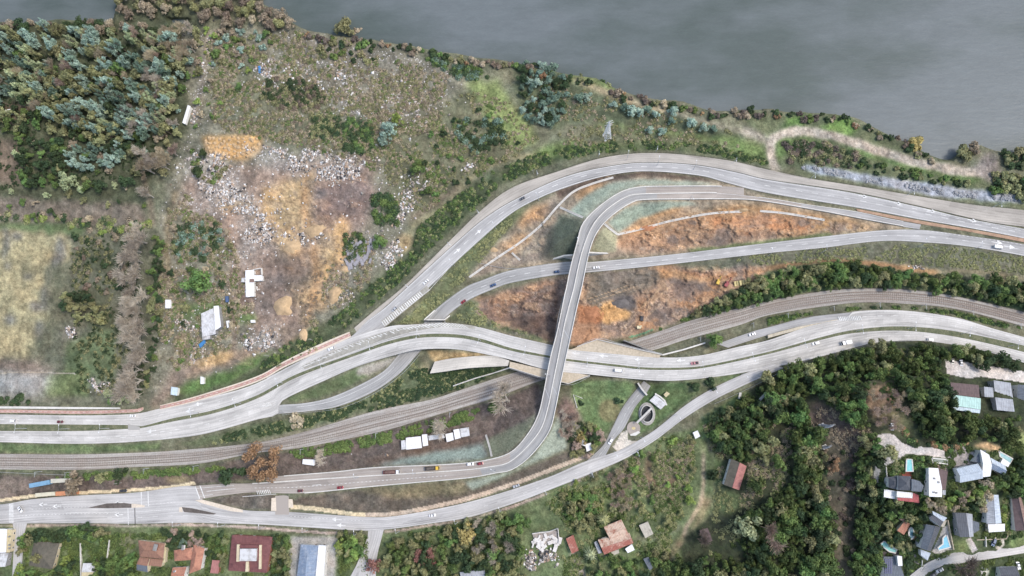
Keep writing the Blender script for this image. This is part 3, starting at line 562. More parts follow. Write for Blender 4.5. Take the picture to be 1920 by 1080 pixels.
# --- kerbside pavements of the lower street
PAV = (190, 170, 148)
path((206, 188, 152), [(-30, 943), (30, 934), (100, 926), (190, 922), (260, 918), (330, 912), (366, 905)], 6, soft=0, warp=0)
path((206, 188, 152), [(545, 950), (600, 955), (660, 964), (685, 966)], 8, soft=0, warp=0); path(PAV, [(685, 966), (735, 964), (800, 953), (880, 934), (960, 908), (1030, 882), (1090, 858), (1112, 848)], 8, soft=0, warp=1)
path((178, 160, 146), [(-30, 988), (150, 985), (260, 987), (350, 984), (480, 990), (590, 998), (640, 1001)], 5, soft=0, warp=1); path((172, 152, 138), [(720, 998), (740, 996), (805, 986), (880, 974), (960, 950), (1035, 922), (1110, 892), (1150, 874)], 5, soft=0, warp=1)
area((84, 84, 80), [(-30, 958), (18, 954), (24, 958), (-30, 962)], warp=0, soft=0)
# --- gardens and orchards at the bottom
area((100, 114, 72), [(-B, 992), (350, 988), (600, 1004), (690, 1004), (720, 1000), (805, 990), (960, 955), (1110, 895), (1250, 815), (1310, 800), (1335, 860), (1340, 960), (1300, 1000), (1280, B), (-B, B)], warp=3, soft=1, grs=.9)
for q in ((140, 1030, 20, 36, 12), (215, 1020, 26, 24, 0), (190, 1030, 10, 30, 0), (300, 1000, 24, 8, 0), (415, 1020, 16, 34, 0), (650, 1050, 16, 34, 10), (880, 1050, 50, 24, 0), (1105, 1012, 10, 18, 0), (1050, 920, 24, 20, 0), (1120, 940, 18, 26, 0), (1240, 880, 40, 16, -20), (1195, 900, 8, 30, 0), (1180, 1050, 40, 18, 0), (790, 1000, 20, 6, 0)): blob((100, 122, 68), *q, a=.8, grs=1, warp=5)
for q in ((1240, 905, 34, 16, 0), (1215, 880, 10, 24, 0), (1262, 940, 16, 10, 0)): blob((136, 106, 88), *q, a=.8, warp=6, grs=.2)
blob((124, 116, 86), 235, 1015, 20, 20, a=.6); path((150, 150, 110), [(143, 1008), (120, 1046)], 3, a=.7, soft=1, warp=0); path((150, 146, 112), [(138, 1006), (114, 1046)], 2, a=.5, soft=1, warp=0)
path((168, 150, 124), [(1318, 810), (1318, 860), (1320, 910), (1312, 945), (1290, 985), (1280, 1010)], 8, soft=1); path((156, 130, 102), [(1312, 940), (1340, 940)], 12, a=.7, soft=3); path((150, 126, 98), [(1325, 935), (1300, 1000), (1270, 1025), (1250, 1060)], 14, a=.8, soft=3); path((150, 130, 104), [(1270, 1020), (1320, 1042), (1390, 1046), (1425, 1052), (1440, 1080)], 6, a=.8, soft=1); path((150, 140, 124), [(1190, 1012), (1235, 1005), (1280, 985)], 8, a=.6)
path((150, 140, 126), [(1072, 1036), (1085, 1060), (1100, 1095)], 12, soft=1, warp=1); path((160, 152, 140), [(1100, 1040), (1140, 1040), (1180, 1040)], 6, a=.5)
area((162, 158, 150), [(545, 1005), (634, 1006), (628, 1095), (540, 1095)], warp=0, soft=1, grs=0)
# --- wooded hill, ravine, hillside housing
area((64, 70, 50), [(1330, 800), (1400, 740), (1450, 700), (1600, 662), (1660, 640), (1750, 640), (1850, 660), (B, 720), (B, B), (1250, B), (1280, 1010), (1340, 960), (1340, 870)], warp=5, soft=1, grs=.8)
area((96, 120, 66), [(1310, 790), (1390, 735), (1412, 735), (1390, 770), (1330, 800), (1318, 860), (1312, 830)], grs=1, warp=3, soft=2); blob((100, 118, 70), 1365, 940, 26, 22, grs=1, a=.8); blob((94, 116, 64), 1345, 880, 10, 34, grs=1, a=.8); blob((150, 118, 84), 1350, 850, 8, 12, a=.6)
area((98, 82, 76), [(1505, 780), (1530, 745), (1590, 780), (1640, 820), (1630, 860), (1560, 840), (1540, 810)], warp=8, soft=3, grs=.3, a=.9)
area((88, 82, 70), [(1545, 800), (1570, 820), (1600, 870), (1612, 940), (1600, 1000), (1595, 1095), (1562, 1095), (1556, 1000), (1550, 900)], warp=6, soft=3, grs=.5, a=.9)
path((108, 98, 78), [(1545, 800), (1575, 850), (1610, 900), (1595, 960), (1570, 1000), (1585, 1090)], 14, a=.6, soft=4)
area((138, 112, 88), [(1630, 720), (1670, 715), (1690, 760), (1690, 800), (1650, 800), (1620, 760)], warp=6, soft=3, grs=.3); area((110, 112, 74), [(1650, 760), (1700, 770), (1710, 820), (1650, 820)], warp=5, a=.6, grs=.8)
area((82, 92, 60), [(1650, 850), (1920, 830), (2000, 830), (2000, 1100), (1640, 1100)], warp=3, soft=1, grs=.9)
area((128, 140, 78), [(1885, 815), (1940, 810), (1940, 850), (1905, 845)], grs=1)
LN = (200, 192, 184)
area(LN, [(1771, 673), (1790, 676), (1830, 682), (1920, 697), (1990, 712), (1990, 735), (1920, 717), (1840, 706), (1815, 709), (1776, 701)], warp=1, soft=0, grs=0)
area(LN, [(1645, 815), (1664, 812), (1678, 816), (1690, 830), (1705, 836), (1770, 841), (1772, 859), (1700, 850), (1688, 858), (1675, 868), (1652, 876), (1646, 905), (1637, 905), (1641, 872), (1650, 860), (1648, 842)], warp=1, soft=0, grs=0)
path((176, 170, 160), [(1642, 880), (1636, 920), (1630, 960)], 8, a=.8); path((186, 176, 160), [(1625, 1020), (1622, 1060), (1612, 1095)], 9, a=.9); path((140, 134, 124), [(1714, 1015), (1716, 1040), (1722, 1075)], 9, soft=0, warp=0)
path((186, 176, 170), [(1815, 1010), (1828, 1034)], 12, soft=0, warp=0); path((196, 188, 172), [(1855, 1012), (1880, 1014), (1870, 1030)], 9, soft=0, warp=0)
area((186, 178, 168), [(1768, 990), (1776, 985), (1786, 1030), (1755, 1040), (1748, 1034), (1762, 1005)], warp=0, soft=0, grs=0)
area((168, 92, 78), [(1684, 882), (1700, 880), (1716, 888), (1718, 902), (1690, 896)], warp=1, soft=0, grs=0); area((196, 160, 118), [(1822, 836), (1850, 828), (1878, 836), (1872, 848), (1840, 842)], warp=2, soft=1, grs=0); area((160, 152, 146), [(1776, 840), (1800, 835), (1830, 850), (1835, 868), (1790, 876), (1778, 860)], warp=1, soft=0, grs=0)
area((150, 132, 122), [(1745, 868), (1778, 870), (1778, 884), (1760, 880)], warp=0, soft=0, grs=0); area((96, 92, 94), [(1648, 1034), (1690, 1036), (1690, 1050), (1648, 1050)], warp=1, soft=0, grs=0)
area((206, 160, 110), [(1700, 994), (1720, 996), (1722, 1018), (1700, 1012)], warp=1, soft=0, grs=0); area((120, 140, 76), [(1895, 1010), (1960, 1000), (1960, 1018), (1890, 1028)], grs=1, warp=1); area((118, 132, 72), [(1790, 1015), (1812, 1012), (1818, 1034), (1790, 1040)], grs=1, warp=1); area((206, 200, 190), [(1840, 1062), (1850, 1060), (1856, 1075), (1840, 1095)], warp=1, soft=0); area((96, 118, 58), [(1852, 1070), (1872, 1068), (1872, 1095), (1852, 1095)], grs=1, warp=1)
# verges between carriageway and gravel shoulder
for q in ((1510, 350, 40, 3, 8), (1620, 366, 30, 3, 12), (1230, 296, 22, 2.5, 0), (1370, 316, 14, 2.5, 12)): blob((106, 116, 76), *q, a=.9, warp=2, soft=1, grs=1)
GEOM = np.zeros(X.shape)
for c_ in (GEO, GEO2, GEO_SHADE, (138, 152, 136), (138, 152, 132), (142, 158, 146), (164, 160, 126), (118, 122, 100)): GEOM = np.maximum(GEOM, np.clip(1 - np.abs(CG - np.array(c_, float)).sum(-1) / 24, 0, 1))
GEOM *= ((X > 690) & (X < 1360) & (Y > 330))
PAVM = np.zeros(X.shape)
for c_ in (LN, (206, 196, 180), (162, 158, 150), (160, 152, 146), (186, 178, 168), (186, 170, 148), (206, 188, 152), (190, 170, 148)): PAVM = np.maximum(PAVM, np.clip(1.4 - np.abs(CG - np.array(c_, float)).sum(-1) / 24, 0, 1))
PAVM *= (Y > 640)
# dug ground: ruts, crisp patches of fresh and weathered clay
EAR = np.zeros(X.shape)
def mark(poly, val=1.0, warp=3):
    r = mask_poly(poly, warp, 1)
    if r: EAR[r[0], r[1]] = np.maximum(EAR[r[0], r[1]], r[2] * val)
mark([(885, 572), (940, 548), (1060, 516), (1230, 500), (1300, 500), (1440, 492), (1440, 516), (1370, 545), (1300, 600), (1250, 612), (1180, 628), (1100, 642), (1060, 646), (960, 628), (905, 602)])
mark([(1158, 450), (1230, 428), (1310, 408), (1440, 402), (1640, 424), (1640, 430), (1440, 448), (1330, 464), (1200, 476)]); mark([(1165, 440), (1290, 390), (1420, 386), (1440, 398), (1300, 405)], .7); mark([(885, 520), (930, 470), (985, 412), (1040, 372), (1050, 400), (1024, 440), (1010, 486), (940, 505)], .7)
mark([(480, 350), (600, 325), (690, 320), (690, 400), (640, 500), (600, 590), (540, 640), (520, 560), (500, 440)], .5, 8); mark([(380, 660), (470, 655), (520, 640), (470, 690), (340, 720)], .5, 5)
ang = 3.0 * fbm(X, Y, 60, 2, 21); qq = X * np.cos(ang) + Y * np.sin(ang) + 26 * fbm(X, Y, 30, 3, 22)
RUT = np.sin(qq / 1.15) * np.clip(2.2 * fbm(X, Y, 18, 2, 23) - .75, 0, 1); PT = fbm(X + 1.2 * RUT, Y * 1.7, 30, 4, 24); P2 = fbm(X, Y, 7, 4, 25)
def crisp(f, a, b): return np.clip((f - a) / (b - a), 0, 1)
for m_, c_, k_ in ((crisp(PT, .58, .63), (200, 156, 112), .42), (crisp(1 - PT, .56, .61), (118, 106, 98), .6), (crisp(P2, .63, .68), (186, 168, 146), .35), (crisp(1 - P2, .64, .69), (112, 96, 86), .4)):
    CG += (np.array(c_, float) - CG) * (m_ * k_ * EAR)[..., None]
CG *= (1 + .2 * RUT * EAR)[..., None]
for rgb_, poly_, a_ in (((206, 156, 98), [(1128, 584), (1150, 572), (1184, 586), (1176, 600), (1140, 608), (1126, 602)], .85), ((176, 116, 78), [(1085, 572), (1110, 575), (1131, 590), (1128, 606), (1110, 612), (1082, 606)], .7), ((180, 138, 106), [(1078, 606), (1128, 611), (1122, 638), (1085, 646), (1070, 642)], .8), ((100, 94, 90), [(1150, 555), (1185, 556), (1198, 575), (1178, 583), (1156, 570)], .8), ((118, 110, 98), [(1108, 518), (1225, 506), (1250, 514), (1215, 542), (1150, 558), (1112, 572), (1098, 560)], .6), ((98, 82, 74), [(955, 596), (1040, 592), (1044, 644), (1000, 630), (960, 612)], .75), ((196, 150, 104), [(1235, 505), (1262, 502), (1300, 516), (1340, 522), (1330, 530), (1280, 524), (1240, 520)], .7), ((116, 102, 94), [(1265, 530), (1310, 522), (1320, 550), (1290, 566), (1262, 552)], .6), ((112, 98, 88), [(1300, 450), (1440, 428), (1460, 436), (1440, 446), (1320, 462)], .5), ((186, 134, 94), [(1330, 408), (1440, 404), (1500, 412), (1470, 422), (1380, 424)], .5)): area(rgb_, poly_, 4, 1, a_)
for pts_ in ([(1165, 620), (1190, 590), (1225, 555), (1250, 530)], [(1170, 625), (1198, 595), (1234, 558), (1262, 532)], [(1176, 628), (1206, 600), (1242, 566)], [(1100, 560), (1140, 548), (1180, 535)], [(1105, 566), (1146, 553), (1190, 538)]): path((206, 172, 132), pts_, 1.6, .55, 0, 2)
# tan field: faint drill rows
FLD = np.zeros(X.shape); r = mask_poly([(-60, 440), (120, 445), (124, 488), (90, 540), (86, 600), (66, 655), (-60, 668)], 8, 2); FLD[r[0], r[1]] = r[2]
CG *= (1 + FLD * ((.02) * np.sin(X / 1.3 + 5 * fbm(X, Y, 40, 2, 26)) + .22 * (fbm(X, Y, 13, 4, 27) - .5)))[..., None]
# tonal break-up
v = 1 + (.34 * (nA - .5) + .34 * (nB - .5) + .42 * (nC - .5) * (1 - .3 * GRS)) * (1 - .45 * EAR) * (1 - .8 * GEOM) * (1 - .6 * PAVM)
CG *= v[..., None]
g = (fbm(X, Y, 16, 3, 9) - .5)[..., None] * GRS[..., None]
CG += g * np.array((34, 18, 14.)); CG += ((fbm(X, Y, 24, 3, 10) - .5) * (1 - GRS) * (1 - .9 * GEOM))[..., None] * np.array((30, 14, 4.))
# relief of tipped and dug ground
earth = np.clip(1 - GRS * 1.6, 0, 1) * (rb < .2) * (1 - PAVM) * (1 - GEOM)
nearroad = np.abs(H0 - HG)
H += EAR * (.5 * RUT * .7 + 1.6 * (P2 - .5) + 3.0 * (crisp(PT, .54, .58) - .5) * .5) * (rb < .2)
H += earth * .9 * (fbm(X, Y, 6, 3, 14) - .5) + RUB * 1.1 * (fbm(X, Y, 5, 2, 15) - .5) * (rb < .2)
for r in ROADS.values():
    if r not in (FR, FL, DN, DS): corridor(r, mode='cut', up=.6, off=.42)
corridor(DN, mode='cut', up=.6); corridor(DS, mode='cut', up=.6)
_keep = (idx(FL, 1022, 770), idx(FL, 1086, 462)); corridor(FL, mode='cut', i0=0, i1=_keep[0]); corridor(FL, mode='cut', i0=_keep[1]); corridor(FR, mode='cut', i0=0, i1=idx(FR, 1040, 768)); corridor(FR, mode='cut', i0=idx(FR, 1098, 470))
CG = np.clip(CG, 12, 250); _g = (CG * (.3, .55, .15)).sum(-1, keepdims=True); CG = _g + (CG - _g) * (.90 - .16 * np.clip(GRS, 0, 1))[..., None]
def ground_mat():
    m, nt, bs = nmat('ground'); pos = N(nt, 'ShaderNodeNewGeometry').outputs['Position']
    at = N(nt, 'ShaderNodeAttribute', attribute_name='cover'); ru = N(nt, 'ShaderNodeAttribute', attribute_name='rubble'); gr = N(nt, 'ShaderNodeAttribute', attribute_name='grass')
    a = noise(nt, pos, .9, 6, .7); b = noise(nt, pos, .25, 4, .6); c = noise(nt, pos, 2.2, 3, .6)
    f = math_(nt, 'ADD', mrange(nt, a, .28, .72, .58, 1.42), mrange(nt, b, .3, .7, -.16, .16)); f = math_(nt, 'ADD', f, mrange(nt, c, .3, .7, -.12, .12))
    col = scale_col(nt, at.outputs['Color'], f)
    # tufts: darker green in grassy places
    tuft = math_(nt, 'MULTIPLY', mrange(nt, noise(nt, pos, .55, 4, .7), .52, .62, 0, .55), gr.outputs['Fac'])
    col = mixc(nt, tuft, col, alb((70, 84, 48)))
    # broken concrete and plaster fragments
    vo = N(nt, 'ShaderNodeTexVoronoi'); vo.inputs['Scale'].default_value = .95; vo.inputs['Randomness'].default_value = 1; nt.links.new(pos, vo.inputs['Vector'])
    sp = N(nt, 'ShaderNodeSeparateColor'); nt.links.new(vo.outputs['Color'], sp.inputs[0])
    thr = math_(nt, 'SUBTRACT', 1.02, math_(nt, 'MULTIPLY', math_(nt, 'MULTIPLY', math_(nt, 'POWER', ru.outputs['Fac'], 1.7), .85), mrange(nt, noise(nt, pos, .13, 3), .35, .65, .1, 1)))
    fr = math_(nt, 'MULTIPLY', math_(nt, 'GREATER_THAN', sp.outputs[0], thr), math_(nt, 'LESS_THAN', vo.outputs['Distance'], .5))
    wcol = mixc(nt, sp.outputs[1], alb((150, 142, 132)), alb((232, 228, 222)))
    col = mixc(nt, math_(nt, 'MULTIPLY', fr, .85), col, wcol)
    nt.links.new(col, bs.inputs['Base Color']); bs.inputs['Roughness'].default_value = .95; bs.inputs['Specular IOR Level'].default_value = .1
    bump(nt, bs, math_(nt, 'ADD', a, fr), .6, .5)
    return m
W = PN(X, Y, H); ny, nx = X.shape
ii = np.arange(ny * nx).reshape(ny, nx)
F = np.stack([ii[:-1, :-1], ii[1:, :-1], ii[1:, 1:], ii[:-1, 1:]], -1).reshape(-1, 4)
gme = npmesh('ground', W.reshape(-1, 3), F, True)
ca = gme.attributes.new('cover', 'FLOAT_COLOR', 'POINT')
ca.data.foreach_set('color', np.concatenate([np.clip(lin(CG.reshape(-1, 3)) * KALB, .006, .85), np.ones((ny * nx, 1))], 1).astype(np.float32).ravel())
for nme, arr in (('rubble', RUB), ('grass', GRS)):
    t = gme.attributes.new(nme, 'FLOAT', 'POINT'); t.data.foreach_set('value', arr.astype(np.float32).ravel())
link('ground', gme, ground_mat())['kind'] = 'structure'
# ------------------------------------------------------------------ river
def water_mat():
    m, nt, bs = nmat('river_water'); pos = N(nt, 'ShaderNodeNewGeometry').outputs['Position']
    def mp(sx, sy, rz):
        n = N(nt, 'ShaderNodeMapping'); n.inputs['Scale'].default_value = (sx, sy, 1); n.inputs['Rotation'].default_value = (0, 0, rz); nt.links.new(pos, n.inputs[0]); return n.outputs[0]
    big = noise(nt, mp(.006, .012, .4), 1, 4, .55); mid = noise(nt, mp(.03, .09, .5), 1, 4, .6); rip = noise(nt, mp(.5, 1.3, .6), 1, 3, .6); rip2 = noise(nt, mp(.12, .4, .2), 1, 3, .6)
    col = mixc(nt, mrange(nt, big, .42, .58, 0, 1), alb((84, 95, 91)), alb((106, 114, 115)))
    col = scale_col(nt, col, math_(nt, 'ADD', mrange(nt, mid, .3, .7, .94, 1.05), mrange(nt, math_(nt, 'MULTIPLY', rip, rip2), .15, .4, -.06, .07)))
    nt.links.new(col, bs.inputs['Base Color']); bs.inputs['Roughness'].default_value = .35; bs.inputs['Specular IOR Level'].default_value = .22
    bump(nt, bs, math_(nt, 'ADD', rip, math_(nt, 'MULTIPLY', rip2, 2.0)), .25, .25)
    return m
mb = MB(); e = 6000
mb.face([(-e, 60, -4), (e, 60, -4), (e, e, -4), (-e, e, -4)])
mb.build('river', water_mat())['kind'] = 'structure'
# ------------------------------------------------------------------ carriageways
A_OLD = roadmat('asphalt_worn', (172, 170, 167), .24); A_NEW = roadmat('asphalt_dark', (160, 159, 156), .22); CONC = roadmat('concrete_slabs', (194, 190, 183), .24, 1, .14)
A_LOW = roadmat('asphalt_street', (184, 181, 177), .26); GRAVEL = roadmat('shoulder_gravel', (176, 168, 156), .14, 0, .16); A_TAN = roadmat('fresh_subbase', (166, 156, 146), .12)
A_DARKEST = roadmat('asphalt_black', (150, 149, 148), .16); LANE = roadmat('lane_concrete', (196, 190, 182), .1, 1)
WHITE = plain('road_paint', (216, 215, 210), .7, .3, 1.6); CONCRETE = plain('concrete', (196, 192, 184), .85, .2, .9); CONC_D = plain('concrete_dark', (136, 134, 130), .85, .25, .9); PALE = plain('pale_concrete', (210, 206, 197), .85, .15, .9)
GRASS_M = leafmat('median_grass', (92, 106, 66), .2)
def grass_strip():
    m, nt, bs = nmat('verge_grass'); pos = N(nt, 'ShaderNodeNewGeometry').outputs['Position']
    c = mixc(nt, mrange(nt, noise(nt, pos, .3, 5, .7), .35, .65, 0, 1), alb((84, 94, 64)), alb((122, 122, 92))); nt.links.new(scale_col(nt, c, mrange(nt, noise(nt, pos, 1.5, 3), .3, .7, .7, 1.3)), bs.inputs['Base Color']); bs.inputs['Roughness'].default_value = .95; return m
VERGE = grass_strip()
NR.surface([A_OLD, A_OLD]); SH.surface([GRAVEL]); MR.surface([A_OLD, A_NEW], split=[MR.mof(1010, 515)]); MD.surface([VERGE], .3)
SLIP.surface([A_OLD]); LS.surface([A_LOW]); DE.surface([A_NEW])
HILLRD.z = np.array([hgt(a, b) for a, b in HILLRD.c]); HILLRD.z = np.convolve(np.pad(HILLRD.z, 4, mode='edge'), np.ones(9) / 9, 'valid') + .35
HILLRD.WA = PN(HILLRD.a[:, 0], HILLRD.a[:, 1], HILLRD.z); HILLRD.WB = PN(HILLRD.b[:, 0], HILLRD.b[:, 1], HILLRD.z); HILLRD.surface([LANE], 1.2)
# side streets at the bottom
for nm, a, b in (('street', [(22, 972), (26, 1010), (22, 1095)], [(54, 972), (44, 1010), (40, 1095)]), ('street', [(690, 985), (688, 1010), (668, 1060), (645, 1100)], [(722, 985), (715, 1010), (706, 1050), (704, 1100)])):
    r = Road(nm, a, b, .5, 30); r.surface([A_LOW], .6)
RB = Road('path', [(-120, 778 - 5), (0, 768), (150, 770), (255, 767), (268, 764)], [(-120, 779), (0, 774), (150, 776), (255, 773), (268, 768)], .75, 40); RB2 = Road('path', [(300, 760), (370, 742), (480, 706), (535, 676), (600, 645), (655, 622)], [(300, 768), (370, 752), (480, 717), (535, 688), (600, 659), (658, 632)], [(300, 765, .75), (520, 690, 1.5), (656, 628, 4.7)], 60)
PAVE = plain('paving_beige', (214, 198, 176), .9, .15, .8); REDLANE = plain('cycle_lane_red', (186, 142, 128), .9, .2, .8)
for r in (RB, RB2):
    r.surface([PAVE], .6)
    mb = MB(); r.line(mb, .5, w=2.0, up=.03); mb.build('cycle_lane', REDLANE)['kind'] = 'structure'
    mb = MB(); r.line(mb, .5, w=.18, dash=2, gap=2, up=.06); mb.build('road_markings', WHITE)['kind'] = 'structure'
r = Road('pavement', [(-120, 764), (0, 762), (120, 763), (225, 764)], [(-120, 767), (0, 766), (120, 767), (225, 767)], .5, 30); r.surface([PALE], .6)

# ------------------------------------------------------------------ road markings (paint sheets)
mk = MB()
def dashes(r, v, a, b, d=3, g=5, w=.2): 
    m0, m1 = sorted((r.mof(*a), r.mof(*b))); r.line(mk, v, m0, m1, w, d, g)
def solid(r, v, a, b, w=.17):
    m0, m1 = sorted((r.mof(*a), r.mof(*b))); r.line(mk, v, m0, m1, w)
dashes(NR, .46, (2000, 448), (740, 580), 4.2, 6.5, .3); dashes(NR, .22, (2000, 448), (1660, 385), 3.5, 6, .28)
solid(NR, .07, (2000, 448), (690, 615), .22); solid(NR, .93, (2000, 448), (740, 595), .3)
dashes(MR, .5, (2000, 480), (860, 560), 4, 6.5, .28); solid(MR, .08, (1700, 440), (530, 766)); solid(MR, .92, (2000, 490), (530, 770)); dashes(MR, .07, (2000, 475), (1735, 440), 1.4, 1.4, .25)
solid(MR, .36, (740, 690), (560, 764), .2)
for rd, f in ((DN, .06), (DN, .94), (DS, .06), (DS, .94)): solid(rd, f, (-60, 790), (2000, 650), .16)
dashes(DN, .5, (-60, 785), (620, 670), 3.5, 7, .24); dashes(DS, .5, (-60, 818), (520, 757), 3.5, 7, .24); dashes(DS, .5, (560, 740), (2000, 670), 3.5, 9, .22); dashes(DN, .62, (900, 630), (2000, 640), 3.5, 9, .22); dashes(DN, .34, (1560, 610), (2000, 640), 3, 7, .26)
dashes(DS, .62, (30, 820), (330, 810), 4, 7, .26)
dashes(LS, .55, (700, 982), (1200, 838), 3, 6, .2); solid(LS, .93, (380, 970), (1240, 805)); solid(LS, .07, (760, 975), (1140, 860)); solid(LS, .3, (60, 965), (150, 955)); dashes(LS, .42, (60, 962), (330, 948), 1, 1.5, .22); solid(LS, .62, (120, 960), (450, 968), .25); dashes(LS, .66, (40, 965), (210, 962), 1, 1.6, .28); dashes(LS, .3, (545, 968), (690, 975), 1, 1.4, .3); dashes(LS, .8, (200, 968), (480, 975), 3.5, 7)
dashes(DE, .5, (1120, 850), (1205, 725), 2, 3, .15)
dashes(FR, .52, (480, 915), (840, 890), 1.2, 1.6, .28); solid(FR, .05, (480, 915), (1500, 382), .2); solid(FR, .95, (560, 920), (1720, 426), .2); solid(FR, .5, (385, 922), (440, 916), .3); solid(FR, .2, (372, 922), (440, 912), .2); solid(FR, .8, (372, 926), (400, 922), .2)
dashes(FR, .45, (590, 910), (620, 905), 6, 20, .3)
# stop lines and zebra bars
def bars(r, at, v0, v1, n, w, l): 
    m = r.mof(*at)
    for i in range(n): 
        v = v0 + (v1 - v0) * (i + .5) / n; r.line(mk, v, m - l / 2, m + l / 2, w)
bars(LS, (18, 965), .02, .96, 15, .5, 3.2)
for q in ((266, 952), (273, 952)): 
    m = LS.mof(*q); LS.line(mk, .24, m, m + .5, 10)
for q in ((243, 965), (248, 965), (253, 965)):
    m = LS.mof(*q); LS.line(mk, .76, m, m + .45, 11)
for q in ((370, 923), (377, 923)):
    m = FR.mof(*q); FR.line(mk, .5, m, m + .6, 9)
def hatch(A, B, z, n, w=.9, skew=0.0):
    a = smooth(A, n + 4); b = smooth(B, n + 4)
    for i in range(n):
        p = P(a[i][0], a[i][1], z(a[i][0], a[i][1])); q = P(b[i + int(skew)][0], b[i + int(skew)][1], z(b[i][0], b[i][1]))
        d = (P(a[i + 1][0], a[i + 1][1], p.z) - p); d.z = 0; d.normalize(); d *= w / 2; u = Vector((0, 0, .31))
        mk.face([p - d + u, q - d + u, q + d + u, p + d + u]); 
def zroad(r):
    v_ = np.linspace(0, 1, 9)[None, :, None]; q_ = (r.a[:, None, :2] * (1 - v_) + r.b[:, None, :2] * v_).reshape(-1, 2); z_ = np.repeat(r.z, 9)
    def f_(x, y):
        d_ = np.hypot(q_[:, 0] - x, q_[:, 1] - y); k_ = np.argpartition(d_, 4)[:4]; w_ = 1 / (d_[k_] + .2); return float((z_[k_] * w_).sum() / w_.sum())
    return f_
gs = MB()
for A_, B_, zf in (([(565, 687), (630, 657), (705, 628), (767, 612.5), (830, 605), (890, 611)], [(572, 692), (634, 669), (705, 643), (767, 624), (830, 614), (890, 618)], zroad(DN)), ([(715, 602), (757, 569), (800, 536)], [(723, 613), (765, 578), (807, 544)], zroad(NR))):
    a_ = smooth(A_, 50); b_ = smooth(B_, 50); u = Vector((0, 0, .26))
    for i in range(49): gs.face([P(*a_[i], zf(*a_[i])) + u, P(*b_[i], zf(*b_[i])) + u, P(*b_[i + 1], zf(*b_[i + 1])) + u, P(*a_[i + 1], zf(*a_[i + 1])) + u])
gs.build('gore_surface', plain('gore_tan', (160, 156, 144), .9, .22, .5))['kind'] = 'structure'
hatch([(565, 688), (630, 658), (705, 629), (767, 613), (830, 605.5), (890, 612)], [(572, 691), (634, 668), (705, 642), (767, 623), (830, 613), (890, 617)], zroad(DN), 52, .8, 2)
hatch([(716, 603), (757, 570), (800, 537)], [(722, 612), (764, 577), (806, 543)], zroad(NR), 22, .75, 0)
hatch([(1572, 594), (1600, 593), (1625, 592)], [(1572, 602), (1600, 601), (1625, 600)], zroad(DN), 13, .6, 1)
hatch([(482, 920), (500, 918), (517, 917)], [(480, 927), (500, 926), (519, 925)], zroad(FR), 8, .5, 1)
def poly_line(px, w, z): 
    for a, b in zip(px[:-1], px[1:]):
        p, q = P(*a, z(*a)), P(*b, z(*b)); d = (q - p); d.z = 0; n = Vector((-d.y, d.x, 0)).normalized() * w / 2; u = Vector((0, 0, .31)); mk.face([p - n + u, q - n + u, q + n + u, p + n + u])
poly_line([(330, 694 + 4 - 4), (331, 694)], .1, zroad(DN)); poly_line([(565, 690), (634, 660), (708, 631), (767, 614), (830, 606)], .25, zroad(DN)); poly_line([(580, 690), (640, 668), (710, 641), (770, 623), (832, 613), (893, 618)], .22, zroad(DN)); poly_line([(720, 612), (764, 577), (806, 543), (840, 505)], .25, zroad(NR))
poly_line([(478, 760), (500, 756), (520, 751)], .25, zroad(DS)); hatch([(480, 763), (500, 757), (518, 753)], [(490, 764), (504, 762), (518, 758)], zroad(DS), 10, .5, 0)
poly_line([(455, 931), (485, 929), (518, 926)], .3, zroad(FR))
# lane arrows
def arrow(r, at, v, s=1.0, flip=False):
    m = r.mof(*at); f = -1 if flip else 1
    r.line(mk, v, m - 1.6 * s, m + 1.0 * s, .35 * s, up=.06)
    a = r.at(m, v); t = (r.at(m + 1, v) - r.at(m - 1, v)).normalized() * f; n = Vector((-t.y, t.x, 0)); u = Vector((0, 0, .06)); a = a + t * 1.0 * s
    mk.face([a - n * .9 * s + u, a + n * .9 * s + u, a + t * 1.9 * s + u])
for q in ((DN, (1085, 668), .3, 1.5), (DN, (1140, 675), .3, 1.5), (DN, (1197, 680), .3, 1.5), (DN, (1280, 681), .3, 1.5), (NR, (1612, 372), .1, 1.6), (NR, (1680, 385), .1, 1.6), (NR, (1750, 398), .1, 1.6), (NR, (1820, 412), .1, 1.6), (MR, (1865, 460), .25, 1.8), (MR, (1882, 465), .45, 1.8), (DS, (285, 818), .35, 1.8), (DN, (370, 755), .3, 1.6), (DN, (360, 770), .7, 1.6), (LS, (80, 948), .25, 1.6), (LS, (110, 955), .35, 1.6), (LS, (228, 938), .3, 1.6), (LS, (222, 966), .7, 1.6), (LS, (640, 978), .3, 1.6), (LS, (636, 985), .7, 1.6), (NR, (895, 430), .5, 1.5), (NR, (852, 478), .5, 1.5)): arrow(*q, flip=True)
mk.build('road_markings', WHITE)['kind'] = 'structure'

# ------------------------------------------------------------------ railway
def ballast():
    m, nt, bs = nmat('ballast'); pos = N(nt, 'ShaderNodeNewGeometry').outputs['Position']; uv = N(nt, 'ShaderNodeUVMap').outputs[0]
    mp = N(nt, 'ShaderNodeMapping'); mp.inputs['Scale'].default_value = (.01, .75, 1); nt.links.new(uv, mp.inputs[0])
    a = noise(nt, mp.outputs[0], 1, 4, .7); b = noise(nt, pos, 1.6, 4, .7); d = noise(nt, pos, .08, 3)
    col = mixc(nt, mrange(nt, a, .4, .62, 0, 1), alb((142, 134, 126)), alb((184, 178, 168))); col = mixc(nt, mrange(nt, d, .45, .65, 0, .5), col, alb((156, 142, 130)))
    nt.links.new(scale_col(nt, col, mrange(nt, b, .3, .7, .72, 1.25)), bs.inputs['Base Color']); bs.inputs['Roughness'].default_value = .95; bump(nt, bs, b, .5, .2); return m
RW.surface([ballast()], .4)
